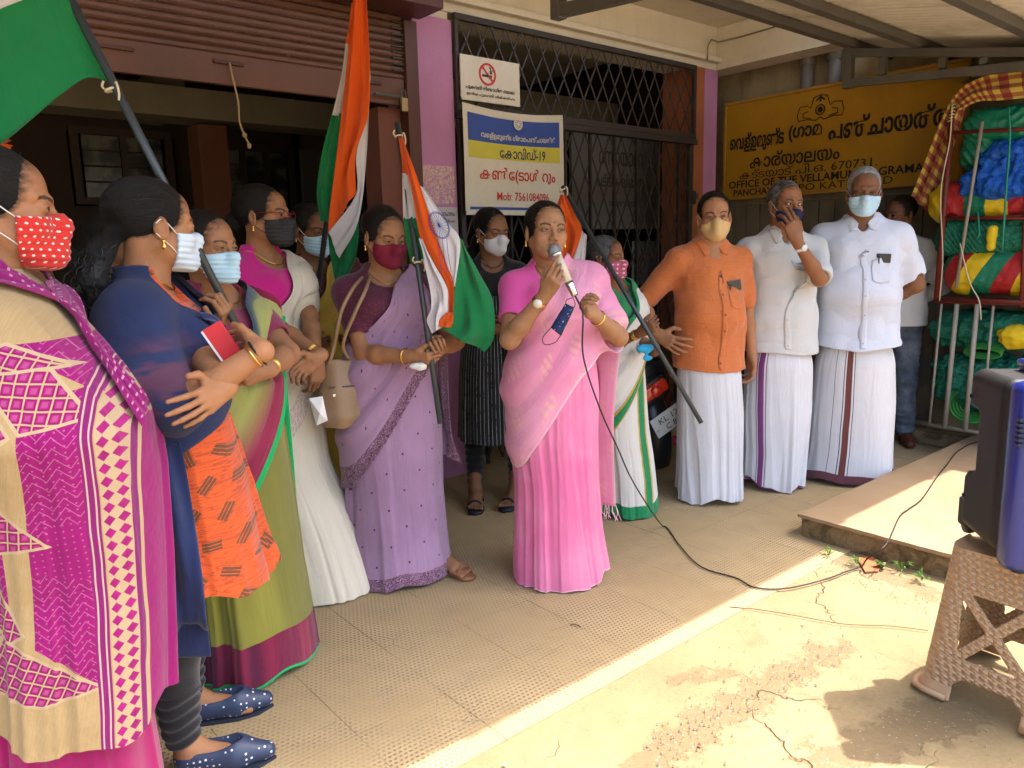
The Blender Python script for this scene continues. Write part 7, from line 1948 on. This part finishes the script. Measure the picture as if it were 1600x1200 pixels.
def bundle(name, label, cat, px0, px1, py0, py1, m, x=XR, dep=.36, pleats=0, amp=.010, seed=0, rnd=.9, taper=0, group=None, freq=28, ends=False, vox=.006):
    (ya, zt), (yb, zb) = yz(px0, py0, x), yz(px1, py1, x); cy, cz = (ya + yb) / 2, (zt + zb) / 2; L = abs(ya - yb) / 2; R_ = abs(zt - zb) / 2
    cx = x + min(dep / 2, .19) ; g = Sdf(); r = min(R_, dep / 2) * rnd
    g._add(rbox((cx - dep / 2, cy - L, cz - R_), (cx + dep / 2, cy + L, cz + R_), r), (cx - dep / 2, cy - L, cz - R_), (cx + dep / 2, cy + L, cz + R_), 0, 'u')
    def dd(P):
        w = amp * wav(P, freq, seed) + amp * .6 * wav(P, freq * 2.2, seed + 2)
        if pleats: w = w + amp * 1.2 * np.abs(np.sin(pleats * (P[..., 2] * 1.0 + .25 * np.sin(P[..., 1] * 6 + seed)) * 3.14))
        return w.astype(np.float32)
    g.disp(dd); v, qd = g.mesh((cx - dep / 2 - .05, cy - L - .05, cz - R_ - .05), (cx + dep / 2 + .05, cy + L + .05, cz + R_ + .05), vox)
    o = link(name, npmesh(name, v, qd), m, None, True); B(o); tag(o, label, cat, group); return o
def stripes(name, cols, w, slant, x=XR):
    def fn(t):
        c = t.coord(); X, Y, Z = t.xyz(c); q_ = ((Y * -1.0 + Z * slant + t.noise(c, 3.0, 2.0) * .05) / w).mod(float(len(cols))); col = cols[0]
        for i in range(1, len(cols)): col = t.mix(q_.gt(float(i)), col, cols[i])
        return t.vary(col, t.noise(c, 12.0, 3.0), .12), t.noise(c, 14.0, 4.0)
    return mat(name, fn, rough=.55, spec=.4, bump_d=.010)
YL_, RD_, GR_ = (.62, .44, .01), (.36, .018, .020), (.008, .16, .085)
TG = mat('green_tarpaulin', lambda t: (t.vary((.004, .17, .095), t.noise(t.coord(), 6.0, 3.0), .15), t.noise(t.coord(), 10.0, 5.0)), rough=.42, spec=.5, bump_d=.014)
NETG = mat('green_netting', lambda t: (t.mix(t.vor(t.coord(), 110.0, 'DISTANCE_TO_EDGE').lt(.07), t.vary((.012, .17, .10), t.noise(t.coord(), 9.0, 4.0), .35), (.004, .05, .03)), t.noise(t.coord(), 30.0, 4.0)), rough=.7, bump_d=.016)
NETB = mat('blue_netting', lambda t: (t.mix(t.vor(t.coord(), 110.0, 'DISTANCE_TO_EDGE').lt(.06), t.vary((.008, .11, .52), t.noise(t.coord(), 9.0, 4.0), .3), (.003, .03, .18)), t.noise(t.coord(), 30.0, 4.0)), rough=.6, bump_d=.014)
bundle('tarpaulin_bundle', 'folded dark green tarpaulin on the topmost shelf of the rack', 'tarpaulin', 1497, 1720, 168, 206, TG, pleats=16, amp=.008, seed=1)
bundle('tarpaulin_bundle', 'sagging green tarpaulin roll just under the top red rail', 'tarpaulin', 1490, 1560, 204, 262, TG, x=XR + .03, pleats=14, amp=.010, seed=2)
bundle('net_bundle', 'upper loose bundle of bright blue netting', 'netting', 1530, 1640, 222, 262, NETB, amp=.016, seed=4, group='blue net bundles')
bundle('net_bundle', 'larger lower bundle of bright blue netting above the striped bolster', 'netting', 1508, 1690, 242, 318, NETB, x=XR - .03, amp=.020, seed=5, group='blue net bundles')
bundle('net_bundle', 'small blue net roll left of the big blue bundle', 'netting', 1493, 1528, 266, 306, NETB, x=XR - .02, dep=.2, amp=.012, seed=6, group='blue net bundles')
bundle('striped_sheet_roll', 'yellow, red and green striped plastic roll above the middle red rail', 'plastic sheet', 1442, 1720, 284, 342, stripes('striped_upper', [YL_, RD_, GR_], .115, .05), pleats=9, amp=.006, seed=7)
bundle('net_bundle', 'pleated dark green net pack tied with yellow cloth', 'netting', 1450, 1720, 340, 402, NETG, pleats=26, amp=.008, seed=8)
bundle('striped_sheet_roll', 'fat slanted stripe plastic roll resting on the red shelf', 'plastic sheet', 1466, 1720, 388, 468, stripes('striped_lower', [YL_, GR_, RD_], .105, -.55), amp=.006, seed=9)
bundle('yellow_ribbon', 'twisted yellow cloth tie on the dark green net pack', 'cloth', 1541, 1553, 352, 392, plain('yellow_cloth', YL_), x=XR - .035, dep=.05, amp=.006, seed=10, vox=.004)
bundle('net_bundle', 'long green net sack directly below the red shelf', 'netting', 1448, 1640, 486, 552, NETG, amp=.022, seed=11, x=XR + .05)
bundle('yellow_cloth', 'crumpled yellow cloth on the green net sack under the rack', 'cloth', 1555, 1605, 508, 552, MATS['yellow_cloth'], x=XR - .0, dep=.15, amp=.014, seed=12, vox=.005)
bundle('net_bundle', 'crumpled dark green net heap at the foot of the rack', 'netting', 1446, 1570, 550, 655, NETG, amp=.026, seed=13, x=XR + .04, freq=34)
bundle('net_bundle', 'green net bag behind the loudspeaker at the right', 'netting', 1545, 1720, 560, 660, NETG, amp=.022, seed=14, x=XR + .02)
bundle('tarpaulin_bundle', 'dull blue covered box standing on the ground left of the rack', 'box', 1370, 1400, 560, 640, plain('dull_blue_cover', (.03, .05, .12)), x=XR + .35, dep=.2, amp=.006, seed=19)
hose = MB(); c = onx(1515, 640, XR + .05)
for i in range(5): hose.tube([c + np.array([.02 * i, (.115 - .012 * i) * cos(a), (.10 - .010 * i) * sin(a) + .02]) for a in np.linspace(0, 2 * pi, 30, endpoint=False)], .010, 6, True)
o = hose.obj('hose_coil', plain('light_green_hose', (.03, .20, .035), rough=.35), None, True); B(o); tag(o, 'light green coiled hose at the bottom left of the rack', 'hose')
hose = MB(); c = onx(1535, 552, XR + .05)
for i in range(4): hose.tube([c + np.array([.01 * i, .10 * cos(a), .030 * sin(a) + .008 * i]) for a in np.linspace(0, 2 * pi, 30, endpoint=False)], .007, 6, True)
o = hose.obj('hose_coil', MATS['light_green_hose'], None, True); B(o); tag(o, 'flat light green hose coil under the long green net sack', 'hose')
rope = MB(); rope.tube(spline([onx(1576, 168, XR - .05), onx(1578, 215, XR - .06), onx(1572, 300, XR - .06), onx(1566, 392, XR - .04)], 20), .006, 6)
rope.tube(spline([onx(1528, 330, XR - .03), onx(1530, 365, XR - .04), onx(1526, 372, XR - .04)], 8), .005, 6)
o = rope.obj('green_rope', TG, None, True); B(o); tag(o, 'green plastic rope tied down over the rack bundles', 'rope')
cord = MB(); cord.tube(spline([onx(1488, 160, XR - .03), onx(1484, 220, XR - .04), onx(1470, 300, XR - .04), onx(1473, 400, XR - .04), onx(1468, 470, XR - .04)], 24), .0035, 5); cord.tube(spline([onx(1500, 380, XR - .05), onx(1515, 440, XR - .05), onx(1530, 470, XR - .05), onx(1533, 500, XR - .05)], 14), .0035, 5)
for k in range(6): p = onx(1489 - k * 1.2, 165 + k * 5, XR); cord.tube([p + np.array([-.02, .0, -.003]), p + np.array([-.018, -.018, .004]), p + np.array([0, -.022, 0])], .004, 5)
o = cord.obj('tie_cord', KNOT, None, True); B(o); tag(o, 'pale cord wound round the red rack post', 'cord')
def m_check(t, u, v):
    a = (u * 11.0).fr().lt(.5); b = (v * 11.0).fr().lt(.5)
    return t.mix(a, t.mix(b, (.22, .025, .025), (.30, .10, .035)), t.mix(b, (.34, .14, .04), (.55, .42, .08)))
CHK = uvcloth('checked_cloth', m_check, bump_d=.010)
ck = bempty('checked_cloth', (0, 0, 0), label='red and yellow checked cloth thrown over the rack and hanging down its left side', cat='cloth')
def bpanel(name, A, Bc, fold, seed, ns=60, nt=30, su=1.0, sv=1.0):
    a = spline(A, ns); b = spline(Bc, ns); t = np.linspace(0, 1, nt); P = a[:, None] * (1 - t[None, :, None]) + b[:, None] * t[None, :, None]
    S_, T_ = np.meshgrid(np.linspace(0, 1, ns), t, indexing='ij'); w = fold[0] * (np.sin(T_ * fold[1] * 6.28 + 2 * S_ + seed) + .5 * np.sin(T_ * fold[1] * 13 - 3 * S_))
    P[..., 0] -= w
    o = link(name, npmesh(name, P.reshape(-1, 3), gridfaces(ns, nt), uv=np.stack([S_.ravel() * su, T_.ravel() * sv], 1)), CHK, ck, True); so = o.modifiers.new('t', 'SOLIDIFY'); so.thickness = .002
bpanel('hanging_fold', [onx(*p) for p in ((1492, 148, XR), (1468, 195, XR), (1445, 255, XR + .02), (1424, 306, XR + .02))], [onx(*p) for p in ((1508, 165, XR + .02), (1490, 225, XR + .05), (1468, 285, XR + .1), (1448, 330, XR + .1))], (.018, 1.6), 1, su=.9, sv=.30)
bpanel('top_fold', [onx(*p) for p in ((1486, 158, XR - .02), (1510, 132, XR - .03), (1560, 114, XR - .03), (1720, 92, XR - .03))], [onx(*p) for p in ((1500, 172, XR - .02), (1530, 158, XR - .03), (1570, 156, XR - .02), (1720, 140, XR))], (.010, 1.2), 2, su=.9, sv=.3)
bpanel('top_fold', [onx(*p) for p in ((1510, 132, XR - .03), (1560, 114, XR - .03), (1720, 92, XR - .03))], [onx(*p) for p in ((1500, 128, XR + .4), (1560, 116, XR + .4), (1720, 98, XR + .4))], (.010, 1.2), 2, su=.9, sv=.4)

# ================================================================ motorcycle
mc = empty('motorcycle', (.79, 4.50, 0), radians(14), 'dark motorcycle parked with its rear between the elderly woman and the orange shirt', 'motorcycle')
BK = plain('black_paint', (.014, .014, .016), rough=.3, spec=.5); RUB = mat('tyre_rubber', lambda t: (t.vary((.020, .019, .018), t.noise(t.coord(), 30.0, 4.0), .4)), rough=.85)
lean = rot('y', radians(-7))
mc.rotation_euler = (0, radians(-7), radians(14))
def wheel(y, nm='rear_wheel', w=.060, R_=.300):
    e = bpy.data.objects.new(nm, None); COL.objects.link(e); e.parent = mc; e.location = (0, y, R_)
    prof = [(R_ - .075, -w * .75), (R_ - .055, -w), (R_ - .03, -w * .98), (R_ - .010, -w * .72), (R_, -w * .3), (R_, w * .3), (R_ - .010, w * .72), (R_ - .03, w * .98), (R_ - .055, w), (R_ - .075, w * .75)]
    m = MB(); n = 48; vs = []
    for r, x in prof:
        for k in range(n): th = 2 * pi * k / n; vs.append((x, r * cos(th), r * sin(th)))
    m.add(vs, [(i * n + k, i * n + (k + 1) % n, ((i + 1) % len(prof)) * n + (k + 1) % n, ((i + 1) % len(prof)) * n + k) for i in range(len(prof)) for k in range(n)]); m.obj('tyre', RUB, e, True)
    m = MB()
    for k in range(44):
        th = 2 * pi * k / 44
        for q_ in (-1, 1):
            for (xa, xb, ta, tb) in ((.004, .026, 0, .07), (.028, .050, .07, .12)):
                ra = R_ + .004 - (xa / w) ** 2 * .008; rb = R_ + .004 - (xb / w) ** 2 * .012
                P = [(q_ * xa, ra * cos(th + ta), ra * sin(th + ta)), (q_ * xb, rb * cos(th + tb), rb * sin(th + tb)), (q_ * xb, rb * cos(th + tb + .075), rb * sin(th + tb + .075)), (q_ * xa, ra * cos(th + ta + .075), ra * sin(th + ta + .075))]
                Q_ = [(x, yy * .97, zz * .97) for x, yy, zz in P]
                m.add(P + Q_, [(0, 1, 2, 3), (0, 4, 5, 1), (1, 5, 6, 2), (2, 6, 7, 3), (3, 7, 4, 0)])
    tag(m.obj('tread_block', mat('dusty_rubber', lambda t: t.vary((.055, .048, .038), t.noise(t.coord(), 30.0, 4.0), .4), rough=.9), e), kind='stuff')
    m = MB(); m.lathe([(.001, -.05), (.045, -.05), (.05, 0), (.045, .05), (.001, .05)], (0, 0, 0), 20, 0)
    for k in range(6): th = 2 * pi * k / 6; m.tube([(0, .04 * cos(th), .04 * sin(th)), (0, (R_ - .07) * cos(th + .1), (R_ - .07) * sin(th + .1))], .010, 6)
    m.obj('rim', STEEL, e, True)
wheel(0); wheel(1.22, 'front_wheel', .045)
fd = MB(); n = 16; vs = []
for i in range(n):
    th = radians(-38 + 150 * i / (n - 1)); r = .345
    for x, dr in ((-.075, -.03), (-.055, 0), (0, .008), (.055, 0), (.075, -.03)): vs.append((x, -(r + dr) * cos(th), .30 + (r + dr) * sin(th)))
fd.add(vs, [(i * 5 + k, i * 5 + k + 1, i * 5 + k + 6, i * 5 + k + 5) for i in range(n - 1) for k in range(4)]); o = fd.obj('mudguard', BK, mc, True); so = o.modifiers.new('t', 'SOLIDIFY'); so.thickness = .004
m = MB(); m.box((-.085, -.30, .57), (.085, .35, .72), .04); m.box((-.10, -.26, .70), (.10, .55, .78), .03); m.obj('seat', BK, mc, True)
m = MB(); m.box((-.12, .52, .62), (.12, .92, .84), .07); m.obj('fuel_tank', BK, mc, True)
m = MB(); m.tube([(0, 1.22, .30), (0, 1.0, .95)], .03, 8); m.tube([(-.34, .90, 1.02), (-.1, .98, 1.0), (.1, .98, 1.0), (.34, .90, 1.02)], .014, 8); m.tube([(-.09, 0, .3), (-.09, .2, .62)], .02, 8); m.tube([(.09, 0, .3), (.09, .2, .62)], .02, 8); m.tube([(0, .0, .30), (0, .45, .32), (0, .9, .6)], .022, 8); m.obj('frame', STEEL, mc, True)
m = MB(); m.box((-.13, .28, .24), (.13, .62, .52), .03); m.obj('engine', STEEL, mc, True)
LENS = mat('red_lens', lambda t: t.vary((.62, .030, .012), t.noise(t.coord(), 30.0, 2.0), .15), rough=.12, spec=.7, coat=.6)
tl = bpy.data.objects.new('tail_lamp', None); COL.objects.link(tl); tl.parent = mc; tl.location = (-.03, -.345, .575); tl.rotation_euler = (0, radians(-22), 0)
m = MB(); m.box((-.080, -.055, -.032), (.080, .0, .040), .016); m.obj('lens', LENS, tl, True)
m = MB(); m.lathe([(.001, -.012), (.030, -.010), (.034, .012), (.001, .012)], (0, -.058, .0), 20, 1); m.obj('lens_boss', LENS, tl, True)
m = MB(); m.box((-.088, -.03, -.06), (.088, .05, .055), .012); m.obj('lamp_housing', BK, tl, True)
pl = bpy.data.objects.new('number_plate', None); COL.objects.link(pl); pl.parent = mc; pl.location = (.03, -.385, .395); pl.rotation_euler = (radians(8), radians(-24), 0)
m = MB(); m.box((-.100, -.004, -.062), (.100, .004, .062), .003); m.obj('plate', plain('plate_white', (.60, .62, .60), rough=.3), pl)
for s_, x, z, w, h in (('KL 12', -.055, .006, .125, .036), ('C 88', -.030, -.046, .095, .036)):
    o = link('lettering', lettering(s_, w, h, BLK, bold=.0, thick=.0006), None, pl); o.location = (x, -.005, z)
o = link('lettering', lettering('IND', .018, .008, plain('print_blue2', (.05, .08, .3)), thick=.0006), None, pl); o.location = (-.092, -.005, -.02)
m = MB(); m.lathe([(.001, -.02), (.034, -.018), (.038, .005), (.025, .03), (.001, .03)], (.135, -.27, .615), 20, 1); m.obj('indicator', mat('amber_lens', lambda t: (.16, .055, .015), rough=.15, spec=.7), mc, True)
m = MB(); m.tube([(.06, -.26, .60), (.135, -.26, .615)], .012, 8); m.obj('indicator_stem', BK, mc)
m = MB(); m.box((.045, -.395, .245), (.115, -.375, .295), .006); m.obj('reflector', mat('pink_reflector', lambda t: (.45, .02, .06), rough=.2, spec=.7), mc)
# little things on the ground
leafm = mat('weed_green', lambda t: t.vary((.075, .15, .02), t.noise(t.coord(), 40.0, 2.0), .35), rough=.6, trans=.2)
rs = np.random.RandomState(12)
for i, (px, py, s_, kind) in enumerate(((1284, 842, 1.0, 0), (1296, 868, .9, 1), (1338, 882, .9, 1), (1378, 888, .8, 0), (1410, 892, 1.0, 1), (1440, 908, 1.1, 1))):
    lab = ('broad leafed weed at the platform corner', 'grassy weed just below the corner weed', 'spiky weed beneath the platform edge left of the cable', 'small leafy weed beneath the platform edge right of the cable', 'thin grassy weed further along the platform edge', 'bright weed nearest the stool at the platform edge')[i]
    w = empty('weed', onz(px, py, 0), rs.uniform(0, 6), lab, 'weed', 'weeds along the platform edge'); m = MB()
    for k in range(16 if kind else 9):
        a = rs.uniform(0, 6.28); L_ = rs.uniform(.02, .05) * s_ * (1.2 if kind else 1); wd = .003 if kind else .011; h_ = rs.uniform(.015, .045) * s_; dx, dy = cos(a), sin(a)
        m.add([(0, 0, 0), (dx * L_ * .5 - dy * wd, dy * L_ * .5 + dx * wd, h_), (dx * L_, dy * L_, h_ * .8), (dx * L_ * .5 + dy * wd, dy * L_ * .5 - dx * wd, h_)], [(0, 1, 2, 3)])
    tag(m.obj('leaves', leafm, w), kind='stuff')
peb = MB()
for k in range(620):
    px, py = rs.uniform(1010, 1600), rs.uniform(930, 1195)
    if k > 300: q_ = rs.rand(); px, py = 1010 + 290 * q_ + rs.normal(0, 22), 1185 - 180 * q_ + rs.normal(0, 18)
    if k < 300 and rs.rand() < .5: px, py = 1255 + rs.uniform(0, 200), 0; py = 850 + (px - 1255) * .42 + rs.uniform(5, 30)
    c = onz(px, py, 0); r = rs.uniform(.001, .0042); vs = [c + np.array([r * cos(a), r * sin(a) * rs.uniform(.6, 1), -.001]) for a in np.linspace(0, 6.28, 6)[:5]] + [c + np.array([0, 0, r * .9])]
    peb.add(vs, [(i, (i + 1) % 5, 5) for i in range(5)])
tag(peb.obj('gravel', plain('pebble', (.22, .18, .13), amt=.6)), 'fine gravel scattered over the sunlit concrete', 'gravel', kind='stuff')
m = MB(); c = onz(1290, 872, .001)
pts = [onz(x, y, .004) for x, y in ((1340, 872), (1362, 868), (1378, 880), (1372, 892), (1352, 893))]; m.add(pts + [p - [0, 0, .006] for p in pts], [(0, 1, 2, 3, 4)] + [(i, (i + 1) % 5, 5 + (i + 1) % 5, 5 + i) for i in range(5)]); tag(m.obj('brick_fragment', plain('brick_orange', (.42, .12, .05))), 'flat orange brick fragment under the platform edge', 'brick fragment')
for lab, px, py in (('tiny dry brown twig on the shaded paving', 898, 976),):
    m = MB(); m.tube([onz(px - 7, py, .004), onz(px, py - 1, .006), onz(px + 9, py + 3, .004)], .0022, 5); tag(m.obj('twig', plain('dry_twig', (.12, .07, .03))), lab, 'twig')
for lab, px, py, col in (('small crumpled orange scrap on the wet sand patch', 1093, 1165, (.6, .10, .03)), ('tiny white paper scrap on the sunlit concrete', 1254, 976, (.6, .6, .55)), ('white scrap at the bottom edge of the paving', 788, 1196, (.65, .65, .6))):
    m = MB(); c = onz(px, py, .0); m.add([c + [-.006, 0, .001], c + [.002, -.006, .004], c + [.007, .002, .001], c + [.0, .007, .006], c + [0, 0, .009]], [(0, 1, 4), (1, 2, 4), (2, 3, 4), (3, 0, 4)]); tag(m.obj('scrap', plain('scrap' + str(px), col)), lab, 'scrap')
m = MB(); m.tube(spline([onz(*p, .003) for p in ((1140, 948), (1190, 953), (1250, 963), (1320, 975), (1390, 978), (1450, 985))], 40), .0018, 5); tag(m.obj('thin_trace', plain('thin_brown_trace', (.16, .10, .05))), 'thin brown wire lying on the sunlit concrete below the cable', 'trace')  # thin brown tube drawn along a faint line across the concrete
print('all', round(time.time() - T0, 1))
